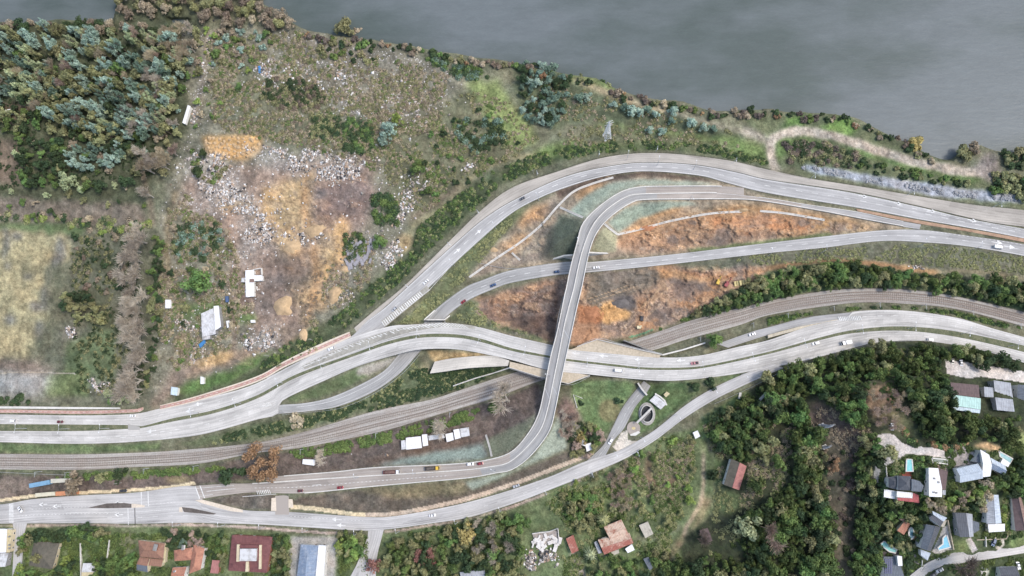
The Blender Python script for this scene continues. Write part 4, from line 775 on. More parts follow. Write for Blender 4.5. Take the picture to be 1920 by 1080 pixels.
RAIL = plain('rail_steel', (112, 92, 80), .55, .2, .5, .6); SLEEP = plain('sleeper_concrete', (148, 138, 128), .9, .2, .7)
for k, (v, side) in enumerate(((.36, 'northern'), (.68, 'southern'))):
    t = empty('railway_track', RW.at(300, v), label='%s of the two parallel railway tracks curving through the cutting' % side, cat='railway track')
    m0, m1 = RW.mof(-60, 866), RW.mof(2000, 615)
    sl = MB()
    for m in np.arange(m0, m1, 1.3):
        c = RW.at(m, v); d = RW.at(m + .5, v) - RW.at(m - .5, v); sl.box((c.x, c.y, c.z + .08), (.3, 2.6, .16), math.atan2(d.y, d.x))
    s_ = sl.build('sleepers', SLEEP); s_.parent = t; s_.matrix_parent_inverse = Matrix.Translation(-t.location); s_['kind'] = 'stuff'
    for g in (-.84, .84):
        pts = []
        for m in np.arange(m0, m1, 4.0):
            wd = (RW.at(m, 1) - RW.at(m, 0)); pts.append(RW.at(m, v) + wd.normalized() * g)
        rl = MB(); strip_wall(rl, pts, .16, .18, .14); o = rl.build('rail', RAIL); o.parent = t; o.matrix_parent_inverse = Matrix.Translation(-t.location)
def adopt(o, t, loc=False): o.parent = t; o.matrix_parent_inverse = Matrix.Translation(-t.location); return o

# ------------------------------------------------------------------ ring-road overpass across the railway and the middle road
t = empty('overpass', P(1100, 670, 0), label='wide grey dual carriageway overpass crossing above the railway and the underpass road', cat='overpass')
adopt(DN.surface([CONC], 1.3, kind=None, name='carriageway'), t); adopt(DS.surface([CONC], 1.3, kind=None, name='carriageway'), t)
GALV = plain('galvanised', (200, 202, 204), .5, .1, 1)
_pm = {}
def post_copy(p, h, r, nm, m=None):
    key = (h, r, m.name if m else '')
    if key not in _pm: mb = MB(); mb.tube((0, 0, -.3), (0, 0, h), r, n=4); me = mb.mesh(nm); me.materials.append(m or GALV); _pm[key] = me
    o = bpy.data.objects.new(nm, _pm[key]); COL.objects.link(o); o.location = p; return o
def slab(name, pts, z, th, m, par=None):
    mb = MB(); mb.prism([tuple(P(x, y, z).xy) for x, y in pts], z - th, z); o = mb.build(name, m)
    if par: adopt(o, par)
    return o
PLAZA = plain('paved_abutment', (192, 176, 150), .9, .2, .7)
slab('paved_abutment', [(1068, 656), (1084, 650), (1120, 637.5), (1240, 665), (1236, 671), (1135, 663), (1070, 657)], 7.25, 1.1, PLAZA, t)
slab('paved_abutment', [(955, 689), (1010, 706), (1066, 719.5), (1106, 704), (1084, 700), (1030, 695), (956, 678)], 7.25, 1.1, PLAZA, t)
def rail_wall(name, px, z, w, h, m, par, up=0.0):
    mb = MB(); strip_wall(mb, [P(x, y, z if not callable(z) else z(x, y)) for x, y in px], w, h, up); return adopt(mb.build(name, m), par)
rail_wall('parapet', [(1082, 650), (1120, 636.5), (1160, 646), (1200, 656), (1241, 665)], 7.25, .5, 1.1, CONCRETE, t)
rail_wall('parapet', [(955, 689), (1010, 706), (1066, 719.5), (1106, 704)], 7.25, .5, 1.1, CONCRETE, t)
rl = MB()
for px in ([(1086, 648.5), (1120, 634.5), (1160, 644), (1200, 654), (1240, 663)], [(952, 690), (1010, 708), (1066, 722), (1106, 706)]):
    pts = smooth(px, 40)
    for x, y in pts: adopt(post_copy(P(x, y, 7.3), 1.4, .07, 'railing_post'), t, True)
    for hh in (.7, 1.35): rl = MB(); strip_wall(rl, [P(x, y, 7.3) for x, y in pts], .08, .08, hh); adopt(rl.build('railing', GALV), t)
for px in ([(742, 655), (790, 646), (810, 650)], [(955, 680), (990, 685)]): pass
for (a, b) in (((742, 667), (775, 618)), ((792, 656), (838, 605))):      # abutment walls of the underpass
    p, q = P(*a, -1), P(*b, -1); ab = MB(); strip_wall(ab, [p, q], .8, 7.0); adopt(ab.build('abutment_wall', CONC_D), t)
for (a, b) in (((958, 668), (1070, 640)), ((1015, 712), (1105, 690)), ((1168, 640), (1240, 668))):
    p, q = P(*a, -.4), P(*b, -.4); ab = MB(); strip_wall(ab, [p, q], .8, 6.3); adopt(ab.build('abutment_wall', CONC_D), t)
# wing walls round the portals
t2 = empty('retaining_wall', P(820, 596, 0), label='pale concrete portal wall where the middle road dips under the overpass', cat='wall')
mb = MB(); strip_wall(mb, [P(816, 582, .5), P(796, 600, 4.2), P(802, 600, 4.2), P(834, 600, 4), P(844, 592, .5)], .7, 1.2); adopt(mb.build('coping', PALE), t2)
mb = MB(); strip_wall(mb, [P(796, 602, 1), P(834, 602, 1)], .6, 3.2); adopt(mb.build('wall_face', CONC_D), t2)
t2 = empty('retaining_wall', P(1205, 730, 0), label='concrete portal wall at the end of the small dead-end street', cat='wall')
mb = MB(); strip_wall(mb, [P(1196, 718, 1.2), P(1203, 729, 1.2), P(1213, 741, .8)], .8, 2.2); adopt(mb.build('wall_face', CONC_D), t2)
mb = MB(); strip_wall(mb, [P(1196, 718, 3.4), P(1203, 729, 3.4), P(1213, 741, 3)], 1.0, .3); adopt(mb.build('coping', CONCRETE), t2)
t2 = empty('retaining_wall', P(1300, 655, 0), label='long pale retaining wall between the railway cutting and the grassy wedge', cat='wall')
mb = MB(); strip_wall(mb, [P(1240, 666, 4), P(1280, 656, 3), P(1322, 643, 2)], .7, 1.6); adopt(mb.build('wall_face', CONCRETE), t2)
mb = MB(); strip_wall(mb, [P(1240, 666, 5.6), P(1280, 656, 4.6), P(1322, 643, 3.6)], .9, .2); adopt(mb.build('coping', PALE), t2)
t2 = empty('retaining_wall', P(875, 705, 0), label='low concrete wall on the slope above the tracks, west of the flyover', cat='wall')
mb = MB(); strip_wall(mb, [G(850, 724, -.5), G(890, 710, -.5), G(925, 700, -.5), P(955, 690, 5)], .7, 1.6); adopt(mb.build('wall_face', CONCRETE), t2)
# concrete apron beside the southern carriageway
r = Road('apron', [(815, 678), (855, 671), (920, 667), (955, 676)], [(806, 700), (830, 697), (880, 690), (952, 686)], [(810, 688, 4.5), (870, 680, 7), (955, 681, 7.3)], 40, -.06); r.surface([roadmat('apron_concrete', (206, 198, 184), .08, 1)], 2.5)

# ------------------------------------------------------------------ curved flyover
t = empty('flyover', P(1060, 600, 0), label='tall curved flyover with white parapets crossing over every other road', cat='flyover')
spl = [FR.mof(900, 882), FR.mof(1230, 372), FR.mof(1500, 388)]
adopt(FR.surface([A_TAN, A_NEW, A_TAN, A_OLD], .9, split=spl, kind=None, name='deck'), t)
spl = [FL.mof(955, 856), FL.mof(1018, 770), FL.mof(1080, 470), FL.mof(1215, 357)]
adopt(FL.surface([A_TAN, A_NEW, A_DARKEST, A_NEW, A_TAN], .9, split=spl, kind=None, name='deck'), t)
def sidewall(r, edge, m0, m1, w, h, name, inset=0.0, m=PALE):
    pts = []
    for q in np.arange(m0, m1, 4.0):
        a, b = r.at(q, 0), r.at(q, 1); d = (b - a).normalized() * inset
        pts.append(a + d if edge == 0 else b - d)
    mb = MB(); strip_wall(mb, pts, w, h, -.05); return adopt(mb.build(name, m), t)
sidewall(FL, 0, FL.mof(530, 893), FL.mof(1350, 350), .55, .95, 'parapet', .2); sidewall(FR, 1, FR.mof(565, 925), FR.mof(1700, 426), .55, .95, 'parapet', .2); sidewall(FR, 0, FR.mof(480, 906), FR.mof(1350, 363), .6, .7, 'divider', .1)
sidewall(FR, 0, FR.mof(1420, 372), FR.mof(1700, 421), .4, .5, 'kerb', .1)
# girders, crossbeams and piers of the raised part
mS, mE = FR.mof(1040, 765), FR.mof(1093, 475)
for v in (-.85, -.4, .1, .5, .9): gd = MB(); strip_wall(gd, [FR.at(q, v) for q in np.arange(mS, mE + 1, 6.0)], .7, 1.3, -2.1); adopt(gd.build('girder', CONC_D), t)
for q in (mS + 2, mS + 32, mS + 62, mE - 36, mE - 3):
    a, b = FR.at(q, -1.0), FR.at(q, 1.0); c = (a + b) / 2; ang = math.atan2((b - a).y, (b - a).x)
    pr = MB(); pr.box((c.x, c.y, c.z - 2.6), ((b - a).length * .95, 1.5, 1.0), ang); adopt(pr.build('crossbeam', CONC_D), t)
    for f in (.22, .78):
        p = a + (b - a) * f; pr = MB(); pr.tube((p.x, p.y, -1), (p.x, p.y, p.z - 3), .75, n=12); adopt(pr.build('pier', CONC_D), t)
for q in (FR.mof(1065, 625), FR.mof(1035, 735)):
    for r_, (v0, v1) in ((FR, (.02, .98)), (FL, (.02, .98))):
        qq = r_.mof(*((1058, 622) if q == FR.mof(1065, 625) else (1028, 735))) if r_ is FL else q
        a, b = r_.at(qq, v0), r_.at(qq, v1); d = (r_.at(qq + 1, .5) - r_.at(qq, .5)).normalized() * .35; u = Vector((0, 0, .05)); jn = MB(); jn.face([a - d + u, b - d + u, b + d + u, a + d + u]); adopt(jn.build('expansion_joint', plain('joint', (176, 178, 180), .6, .1, 1)), t)
for px in ([(1035, 486, .3), (1058, 479, 6), (1074, 478, 11.5)], [(1100, 473, 11.5), (1120, 474, 6), (1148, 475, .5)]):
    wg = MB()
    for (a, b) in zip(px[:-1], px[1:]):
        p, q = P(*a), P(*b); n = Vector((0, .5, 0)); lo = min(p.z, 0) - .5
        wg.hexa([Vector((p.x, p.y, -1)) - n, Vector((q.x, q.y, -1)) - n, Vector((q.x, q.y, -1)) + n, Vector((p.x, p.y, -1)) + n, p - n, q - n, q + n, p + n])
    adopt(wg.build('wing_wall', CONCRETE), t)

# ------------------------------------------------------------------ drains, barriers and kerbs
def drain(px, label, w=1.1, m=PALE, h=.45, nm='drainage_channel'):
    o_ = empty(nm, G(*px[0]), label=label, cat='drain')
    pts = smooth(px, max(8, int(sum(math.dist(a, b) for a, b in zip(px, px[1:])) / 6)))
    l = []; 
    for x, y in pts: l.append(G(x, y, -.1))
    for off in (-w / 2, w / 2):
        mb = MB(); q = []
        for i, p in enumerate(l):
            d = l[min(i + 1, len(l) - 1)] - l[max(i - 1, 0)]; d.z = 0; d.normalize(); q.append(p + Vector((-d.y, d.x, 0)) * off)
        strip_wall(mb, q, .3, h + .15); adopt(mb.build('side_wall', m), o_)
    mb = MB(); strip_wall(mb, l, w - .3, .25, 0); adopt(mb.build('channel_bed', CONCRETE), o_)
drain([(880, 520), (930, 485), (975, 455), (1015, 422), (1045, 388), (1075, 360), (1110, 345), (1150, 333)], 'long white drainage channel along the foot of the loop embankment')
drain([(1050, 389), (1070, 398), (1093, 408)], 'short white chute running up the shaded green slope beside the loop')
drain([(1133, 420), (1145, 430), (1158, 440)], 'short white chute down the pale green slope inside the loop'); drain([(1158, 440), (1200, 430), (1260, 414), (1330, 401), (1390, 397)], 'white drainage channel between green slope and rust coloured soil')
drain([(1425, 396), (1470, 400), (1530, 410), (1546, 413)], 'pale drainage channel at the right end of the stripped soil'); drain([(960, 474), (966, 480), (975, 488)], 'very short white drain above the middle road', .9)
drain([(911, 815), (918, 838), (922, 856)], 'grey stepped chute down the slope by the parked lorries', .9, CONCRETE)
def fence(px, label, h=1.1, gap=2.4, m=None, thin=.06, nm='guard_rail', rails=(.45, .8), cat='guard rail', z=None, post=.06):
    m = m or plain('galvanised', (200, 202, 204), .5, .1, 1)
    pts = [(G(x, y) if z is None else P(x, y, z(x, y))) for x, y in smooth(px, max(6, int(sum(math.dist(a, b) for a, b in zip(px, px[1:])) * .36 / gap)))]
    o_ = empty(nm, pts[0], label=label, cat=cat)
    for p in pts[::max(1, math.ceil(len(pts) / 99))]: adopt(post_copy(p, h, post, 'post', m), o_)
    for hh in rails: mb = MB(); strip_wall(mb, pts, thin, .25 if cat == 'guard rail' else thin, hh); adopt(mb.build('rail', m), o_)
    return o_
DKST = plain('weathered_steel', (92, 90, 80), .8, .2, 1)
fence([(1920, 392), (1840, 385), (1740, 370), (1615, 349), (1515, 333), (1435, 316), (1360, 299), (1235, 286), (1135, 294), (1035, 324), (960, 351), (905, 391), (855, 439), (805, 489), (755, 538), (705, 579), (664, 614)], 'dark wire fence following the outer edge of the gravel shoulder', 1.6, 3, DKST, .05, 'wire_fence', (.5, 1.0, 1.5), 'fence')
fence([(1440, 632), (1480, 621), (1520, 608), (1570, 602)], 'steel barrier on the island between slip road and carriageway', z=zroad(DN)); fence([(1440, 627), (1480, 615), (1520, 604), (1568, 598)], 'second steel barrier on the island, nearer the slip road', z=zroad(SLIP))
fence([(1745, 638), (1650, 643), (1590, 657), (1505, 679), (1400, 730), (1340, 757)], 'steel barrier along the forest side of the road', z=lambda x, y: float(hgt(x, y)) + .3)
fence([(530, 778), (580, 773), (640, 765), (700, 739), (752, 703), (787, 665)], 'curved steel barrier along the ramp into the underpass', z=lambda x, y: float(zroad(MR)(x, y)))
fence([(900, 494), (960, 506 - 2), (1030, 495)], 'steel barrier where the middle road goes below the flyover')
fence([(-20, 884), (60, 888), (145, 891)], 'pale rail fence beside the railway at the left', nm='wire_fence', cat='fence', rails=(.5, 1.0))
# raised islands
def island(name, pts, z, m, th=.6): o = slab(name, pts, z, th, m); o['kind'] = 'structure'
SOIL = plain('island_soil', (100, 92, 86), .95, .3, .5)
island('traffic_island', [(165, 952), (200, 944), (232, 943), (246, 945), (246, 952), (200, 953)], .85, SOIL); island('traffic_island', [(247, 944.5), (262, 946), (272, 948), (270, 951), (247, 952)], .87, PAVE); island('traffic_island', [(341, 951), (360, 953), (405, 963), (400, 965), (345, 960)], .85, SOIL); island('traffic_island', [(336, 951), (341, 951), (342, 960), (336, 960)], .87, PAVE)
island('median', [(-100, 797), (-20, 797), (60, 798), (236, 799), (236, 801), (200, 804), (100, 807), (-100, 807)], .95, VERGE)
island('traffic_island', [(1440, 628), (1500, 612), (1570, 599), (1570, 602), (1520, 612), (1440, 634)], 3.0, plain('island_sand', (204, 190, 162), .95, .2, .6), .9)
island('footway', [(366, 938), (380, 937), (430, 950), (455, 956), (455, 961), (430, 958), (380, 944)], .85, PAVE); island('footway', [(509, 934), (517, 933), (518, 958), (508, 958)], .9, PAVE); island('footway', [(541, 936), (548, 936), (550, 952), (541, 952)], .9, PAVE)
island('crossover', [(516, 930), (541, 928), (542, 965), (516, 965)], .75, A_TAN)
island('junction', [(240, 795), (262, 800), (262, 806), (240, 806)], .78, CONC)
# rumble of red clay median between northern road and ramp
r = Road('clay_strip', [(1605, 391), (1722, 413), (1815, 429), (1930, 449)], [(1608, 396), (1727, 420), (1815, 434), (1930, 456)], [(1605, 392, .8), (1930, 450, .8)], 40); r.surface([plain('red_clay', (176, 140, 112), .95, .25, .6)], .6)
# ------------------------------------------------------------------ buildings
GLASS = plain('window_glass', (52, 60, 70), .1, .1, 1, 0, .6); FRAME = plain('white_frame', (226, 226, 222), .5, .08, 1); DOOR = plain('door_brown', (98, 70, 52), .6, .15, 1)
WALLS = dict(white=plain('render_white', (220, 216, 208), .9, .12, .6), cream=plain('render_cream', (208, 192, 156), .9, .15, .6), grey=plain('render_grey', (150, 148, 146), .9, .18, .6), brick=plain('brick_wall', (150, 96, 76), .9, .2, 1.2), wood=plain('timber_wall', (122, 100, 80), .9, .25, 1))
RF = dict(
 white=roofmat('sheet_white', (236, 236, 236), 1.1, .04, (196, 192, 184), .3, .55), dirty=roofmat('sheet_dirty_white', (206, 206, 206), 1.0, .12, (150, 144, 138), .7), grey=roofmat('sheet_grey', (168, 172, 178), 1.0, .16, (130, 130, 134), .5),
 dark=roofmat('shingle_dark', (88, 92, 100), 1.0, .14, (70, 72, 78), .4), slate=roofmat('sheet_slate', (104, 112, 122), .9, .16, (84, 90, 98), .5), blue=roofmat('sheet_pale_blue', (184, 196, 208), .9, .12, (150, 158, 168), .5), bluegrey=roofmat('sheet_blue_grey', (126, 144, 168), .9, .2, (168, 176, 188), .6),
 mint=roofmat('sheet_mint', (176, 214, 204), 1.0, .1, (150, 186, 178), .4), brown=roofmat('tile_brown', (140, 112, 100), .7, .2, (110, 88, 80), .5), dkbrown=roofmat('tile_dark_brown', (112, 92, 90), .7, .18, (90, 76, 76), .5), tile=roofmat('tile_orange', (184, 124, 98), .7, .22, (150, 92, 74), .6), tilebr=roofmat('tile_rust_brown', (156, 112, 90), .7, .22, (120, 88, 76), .6),
 red=roofmat('sheet_dark_red', (128, 78, 76), .8, .12, (98, 56, 60), .6), rust=roofmat('sheet_rusty', (206, 176, 152), .9, .25, (162, 96, 74), 1.0), rust2=roofmat('sheet_rust_deep', (168, 96, 80), .9, .3, (206, 160, 140), .7), old=roofmat('tile_old', (104, 98, 84), .7, .2, (78, 74, 64), .6), tan=roofmat('sheet_tan', (206, 190, 144), .9, .12, (170, 150, 110), .5), stone=roofmat('slab_roof', (186, 178, 160), 2, .05, (150, 142, 128), .6), pink=roofmat('sheet_faded_red', (178, 116, 108), .8, .14, (150, 96, 92), .6), ltblue=roofmat('sheet_light_blue', (196, 214, 222), 1, .1, (170, 186, 194), .4), terr=roofmat('terrace_red', (186, 92, 92), 1, .05, (160, 80, 80), .5))
def inset(pts, d):
    n = len(pts); c = sum((Vector(p) for p in pts), Vector((0, 0, 0))) / n
    return [Vector(p) + (c - Vector(p)).normalized() * d for p in pts]
BUILT = []
def block(t, pts, h, kind, rise, roof, wall='white', win=True, base=None, over=.35, roof2=None, parapet=False):
    BUILT.append(pts)
    cx = sum(p[0] for p in pts) / len(pts); cy = sum(p[1] for p in pts) / len(pts)
    z0 = float(hgt(cx, cy)) if base is None else base
    ze = z0 + h; R = [P(x, y, ze) for x, y in pts]
    area2 = sum(R[i].x * R[(i + 1) % len(R)].y - R[(i + 1) % len(R)].x * R[i].y for i in range(len(R)))
    flip = area2 < 0
    if flip: R = [R[1], R[0], R[3], R[2]] if len(R) == 4 else R[::-1]
    I = inset(R, over)
    wb = MB(); wb.prism([(p.x, p.y) for p in I], z0 - 2.5, ze - .02); w_ = adopt(wb.build('wall', WALLS[wall]), t)
    rb_ = MB(); up = Vector((0, 0, rise)); th = Vector((0, 0, .22))
    def f(p, mi=0):
        d = (p[1] - p[0]); L = d.length or 1; e = d / L; nn = (p[2] - p[0]) - e * (p[2] - p[0]).dot(e); nn = nn.normalized() if nn.length > 1e-6 else Vector((0, 0, 1))
        rb_.face(p, mi, [((q - p[0]).dot(e), (q - p[0]).dot(nn)) for q in p])
    mats = [RF[roof], WALLS[wall], RF[roof2 or roof]]
    if kind == 'flat' or len(R) != 4:
        f([p + Vector((0, 0, .1)) for p in R]); edge = R; top = .1
    else:
        a, b, c, d = R
        if kind == 'gable':
            r0 = (a + d) / 2 + up; r1 = (b + c) / 2 + up; f([a, b, r1, r0]); f([c, d, r0, r1], 2); rb_.face([d, a, r0], 1); rb_.face([b, c, r1], 1)
        elif kind == 'shed':
            f([a, b, c + up, d + up]); rb_.face([b, b, c, c + up][1:], 1); rb_.face([d, a, d + up], 1); rb_.face([c, d, d + up, c + up], 1)
        elif kind == 'hip':
            L1 = ((b - a).length + (c - d).length) / 2; L2 = ((d - a).length + (c - b).length) / 2
            if L1 < L2: a, b, c, d = b, c, d, a; L1, L2 = L2, L1
            k = min(.5, L2 / L1 / 2); m0 = (a + d) / 2; m1 = (b + c) / 2; r0 = m0 + (m1 - m0) * k + up; r1 = m1 + (m0 - m1) * k + up
            f([a, b, r1, r0]); f([c, d, r0, r1], 2)
            f([d, a, r0], 2); f([b, c, r1])
    n = len(R)
    for i in range(n): rb_.face([R[i] + Vector((0, 0, .1)) if kind == 'flat' else R[i], R[i] - th, R[(i + 1) % n] - th, R[(i + 1) % n] + Vector((0, 0, .1)) if kind == 'flat' else R[(i + 1) % n]], 1)
    rf = adopt(rb_.build('roof', mats), t)
    if kind in ('gable', 'hip') and rise > .5:
        rg = MB(); rg.tube(r0, r1, .16, n=5); o = rg.build('ridge', mats[0]); o.parent = rf
    if parapet:
        pw = MB(); q = [p + Vector((0, 0, 0)) for p in R] + [R[0]]; strip_wall(pw, q, .3, .6); adopt(pw.build('parapet', WALLS['white']), t)
    if win:
        for i in range(n):
            p, q = I[i], I[(i + 1) % n]; L = (q - p).length
            if L < 3.5: continue
            e = (q - p) / L; nn = Vector((e.y, -e.x, 0)); k = max(1, min(3, int(L / 4.5)))
            for j in range(k):
                c_ = p + e * L * (j + .5) / k; ang = math.atan2(e.y, e.x); zc = z0 + min(1.6, h * .55)
                if i == 0 and j == 0:
                    mb = MB(); mb.box((c_.x + nn.x * .04, c_.y + nn.y * .04, z0 + 1.05), (.95, .1, 2.1), ang); adopt(mb.build('door', DOOR), t); continue
                mb = MB(); mb.box((c_.x + nn.x * .05, c_.y + nn.y * .05, zc), (1.3, .14, 1.2), ang); fr = adopt(mb.build('window', FRAME), t)
                mb = MB(); mb.box((c_.x + nn.x * .1, c_.y + nn.y * .1, zc), (1.1, .08, 1.0), ang); o = mb.build('pane', GLASS); o.parent = fr
    return ze, R, rf
def house(name, label, cat, blocks, group=None):
    cx, cy = blocks[0][0][0]; t = empty(name, G(cx, cy), label=label, cat=cat, group=group); out = []
    for b in blocks: out.append(block(t, *b[:-1], **b[-1]) if isinstance(b[-1], dict) else block(t, *b))
    return t, out
def roofbox(t, x, y, z, d, m, name='chimney', rz=0.0, cap=True):
    p = P(x, y, z); mb = MB(); mb.box((p.x, p.y, z + d[2] / 2 - .5), d, rz); o = adopt(mb.build(name, m), t)
    if cap: c = MB(); c.box((p.x, p.y, z + d[2] - .45), (d[0] * 1.25, d[1] * 1.25, .12), rz); q = c.build('cap', CONC_D); q.parent = o
    return o
# bottom row
t, o = house('commercial_building', 'white flat roofed building with cream annex at the bottom left corner', 'building', [([(-40, 992), (13, 992), (11, 1036), (-40, 1038)], 5, 'flat', 0, 'white', 'white'), ([(13.4, 993), (22, 993), (18, 1036), (11.4, 1036)], 4.2, 'flat', 0, 'tan', 'cream'), ([(-40, 1039), (16, 1037), (12, 1062), (-40, 1064)], 4, 'shed', 1, 'dirty', 'grey')])
for y in (1006, 1022, 1028): roofbox(t, 17.5, y, 5.2, (1, 1, 1), CONC_D, 'vent', 0, False)
t, o = house('house', 'old house with mossy grey hipped roof round a small tree', 'house', [([(64, 1015), (112, 1019), (98, 1068), (54, 1060)], 3.2, 'hip', 2.6, 'old', 'cream')])
t, o = house('shed', 'narrow shed with half grey half tan roof near the bottom edge', 'shed', [([(156, 1056), (178, 1056), (176, 1088), (153, 1088)], 2.8, 'gable', .8, 'dirty', 'grey', dict(roof2='tan', win=False))])
t, o = house('house', 'brown tiled house with stepped gables and a cream side strip', 'house', [([(259, 1013), (309, 1019), (306, 1048), (262, 1044)], 4.4, 'hip', 2.4, 'tilebr', 'cream'), ([(262, 1044.5), (281, 1047), (277, 1073), (256, 1069)], 3.6, 'gable', 1.6, 'tilebr', 'cream', dict(roof2='slate')), ([(282, 1047), (306, 1049), (304, 1062), (280, 1060)], 3.4, 'shed', 1.0, 'tilebr', 'cream'), ([(309.5, 1020), (313, 1021), (309, 1056), (306.5, 1055)], 3, 'flat', 0, 'tan', 'cream', dict(win=False))])
roofbox(t, 293, 1026, 6.4, (2.2, 3.4, 1.6), WALLS['brick'], 'chimney', -.2)
t, o = house('house', 'L-shaped house with bright orange tiled roof and white chimney', 'house', [([(326, 1032), (361, 1026), (360, 1050), (327, 1052)], 4.4, 'hip', 2.2, 'tile', 'white'), ([(363, 1021), (384, 1028), (376, 1068), (354, 1076)], 4.8, 'hip', 2.4, 'tile', 'white'), ([(324, 1064), (350, 1063), (346, 1090), (322, 1090)], 4, 'gable', 1.6, 'tile', 'white')])
roofbox(t, 345, 1026, 5.6, (1.2, 2.6, 2.2), FRAME); roofbox(t, 328, 1071, 5.2, (1, 1, 1.6), FRAME)
t, o = house('villa', 'large dark red roofed house with a white skylight in the middle', 'house', [([(435, 1003), (511, 1007), (500, 1074), (428, 1070)], 5, 'hip', 2.6, 'red', 'brick')])
ze = o[0][0]
for nm, x0, y0, x1, y1, hh, mm in (('skylight', 450, 1029, 481, 1052, 3.3, RF['dirty']), ('roof_walk', 444, 1021, 449, 1053, 2.5, WALLS['cream']), ('roof_walk', 486, 1022, 490, 1067, 2.2, WALLS['cream']), ('roof_walk', 450, 1022, 484, 1027, 2.7, RF['red']), ('roof_walk', 461, 1053, 466, 1072, 2.3, WALLS['cream'])):
    mb = MB(); p = [P(a, b, ze + hh) for a, b in ((x0, y0), (x1, y0), (x1 - 1, y1), (x0 - 1, y1))]; mb.prism([tuple(q.xy) for q in p], ze + .4, ze + hh); adopt(mb.build(nm, mm), t)
t, o = house('warehouse', 'hall with blue-grey left roof and white right wing in a paved yard', 'building', [([(564, 1021), (597, 1023), (590, 1095), (555, 1095)], 5, 'hip', 2.2, 'bluegrey', 'white'), ([(597.5, 1022), (611, 1023), (606, 1095), (590.5, 1095)], 5.4, 'flat', 0, 'white', 'white')])
t, o = house('shed', 'small pink-brown roofed shed between orange and red houses', 'shed', [([(398, 1050), (413, 1051), (410, 1075), (395, 1074)], 2.8, 'shed', .8, 'pink', 'brick', dict(win=False))])
# bottom middle
t, o = house('shed', 'long narrow shed with rusty roof left of the palm', 'shed', [([(1061, 1010), (1075, 1003), (1085, 1032), (1072, 1038)], 3, 'shed', .6, 'rust2', 'wood', dict(win=False))]); roofbox(t, 1074, 1021, 3.6, (1.8, 3, .5), FRAME, 'roof_panel', .3, False)
t, o = house('farmhouse', 'big house with patchy rusty sheet roof and white lean-to', 'house', [([(1132, 988), (1165, 974), (1180, 1004), (1147, 1018)], 5, 'gable', 1.6, 'rust', 'wood'), ([(1122, 1009), (1147, 1018), (1182, 1004), (1188, 1017)][:0] or [(1121, 1012), (1180, 999), (1188, 1018), (1133, 1040)], 4.6, 'gable', 1.6, 'rust', 'wood', dict(roof2='rust2')), ([(1172, 1029), (1185, 1020), (1190, 1031), (1177, 1037)], 2.8, 'flat', 0, 'white', 'white', dict(win=False)), ([(1114, 1017), (1119, 1014), (1129, 1036), (1122, 1038)], 2.6, 'shed', .5, 'grey', 'wood', dict(win=False)), ([(1146, 1035), (1160, 1030), (1161, 1037), (1148, 1042)], 2.6, 'flat', 0, 'stone', 'grey', dict(win=False))])
roofbox(t, 1133, 1011, 5.6, (2.6, 2, 1.1), FRAME, 'chimney', .3)
t, o = house('shed', 'small pale concrete roofed shed beside the rusty roofed house', 'shed', [([(1198, 985), (1215, 978), (1225, 1001), (1210, 1009)], 3, 'flat', 0, 'stone', 'grey')])
t, o = house('shed', 'slim blue-grey shed under trees at the bottom centre right', 'shed', [([(1206, 1048), (1216, 1044), (1224, 1065), (1218, 1070)], 2.6, 'gable', .7, 'slate', 'wood', dict(win=False))])
t, o = house('barn', 'lone house with grey-brown shaded slope and faded red lit slope beside the wood', 'house', [([(1370, 860), (1400, 875), (1386, 920), (1357, 909)][:0] or [(1400, 874), (1386, 919), (1357, 909), (1371, 860)], 4, 'gable', 2.4, 'pink', 'white', dict(roof2='old'))]); roofbox(t, 1366, 897, 6, (1.2, 1.2, 1.2), FRAME)  # left slope's grey-brown also carries the roof's shaded side in its colour
t, o = house('hut', 'tiny white flat hut at the top of the dirt track', 'shed', [([(1299, 811), (1308, 807), (1313, 818), (1304, 823)], 2.6, 'flat', 0, 'white', 'white', dict(win=False))])
t, o = house('house', 'bright white house in bushes below the flyover bend', 'house', [([(1085, 821), (1096, 825), (1101, 838), (1089, 834)], 3, 'flat', 0, 'white', 'white'), ([(1097, 833), (1108, 830), (1110, 843), (1100, 847)], 3.4, 'flat', 0, 'white', 'white')])
t, o = house('hut', 'small collapsed hut with red-brown roof under a leafless tree', 'shed', [([(1312, 995), (1327, 990), (1336, 1014), (1320, 1020)], 2.6, 'gable', .9, 'dkbrown', 'wood', dict(win=False))])
t, o = house('shed', 'light grey shed at the bottom edge near the reddish trees', 'shed', [([(862, 1073), (908, 1068), (912, 1084), (866, 1090)], 2.6, 'flat', 0, 'grey', 'grey', dict(win=False))])
# the dump
t, o = house('warehouse', 'white sheet-roofed workshop standing in the old dump', 'building', [([(377, 588), (400, 578), (405, 626), (379, 632)], 4, 'flat', 0, 'dirty', 'grey'), ([(400.5, 574), (410, 573), (415, 613), (404, 620)], 4.5, 'shed', .5, 'white', 'grey', dict(win=False)), ([(379, 622), (394, 620), (394, 636), (380, 637)], 3, 'shed', .4, 'dirty', 'grey', dict(win=False))])
t, o = house('building_ruin', 'L-shaped white roofed hut with open yard in the old dump', 'building', [([(460, 507), (476, 506), (476, 556), (461, 557)], 3.4, 'flat', 0, 'white', 'white'), ([(476.5, 516), (492, 516), (492, 526), (476.5, 527)], 3.2, 'flat', 0, 'white', 'white', dict(win=False)), ([(453, 521), (460, 521), (459, 529), (453, 529)], 2.6, 'flat', 0, 'dirty', 'white', dict(win=False))])
roofbox(t, 472, 526, 3.9, (3, 2.2, .6), RF['brown'], 'roof_hatch', 0, False)
mb = MB(); strip_wall(mb, [G(477, 507), G(492, 504), G(493, 516)], .4, 2.6); adopt(mb.build('yard_wall', WALLS['white']), t)
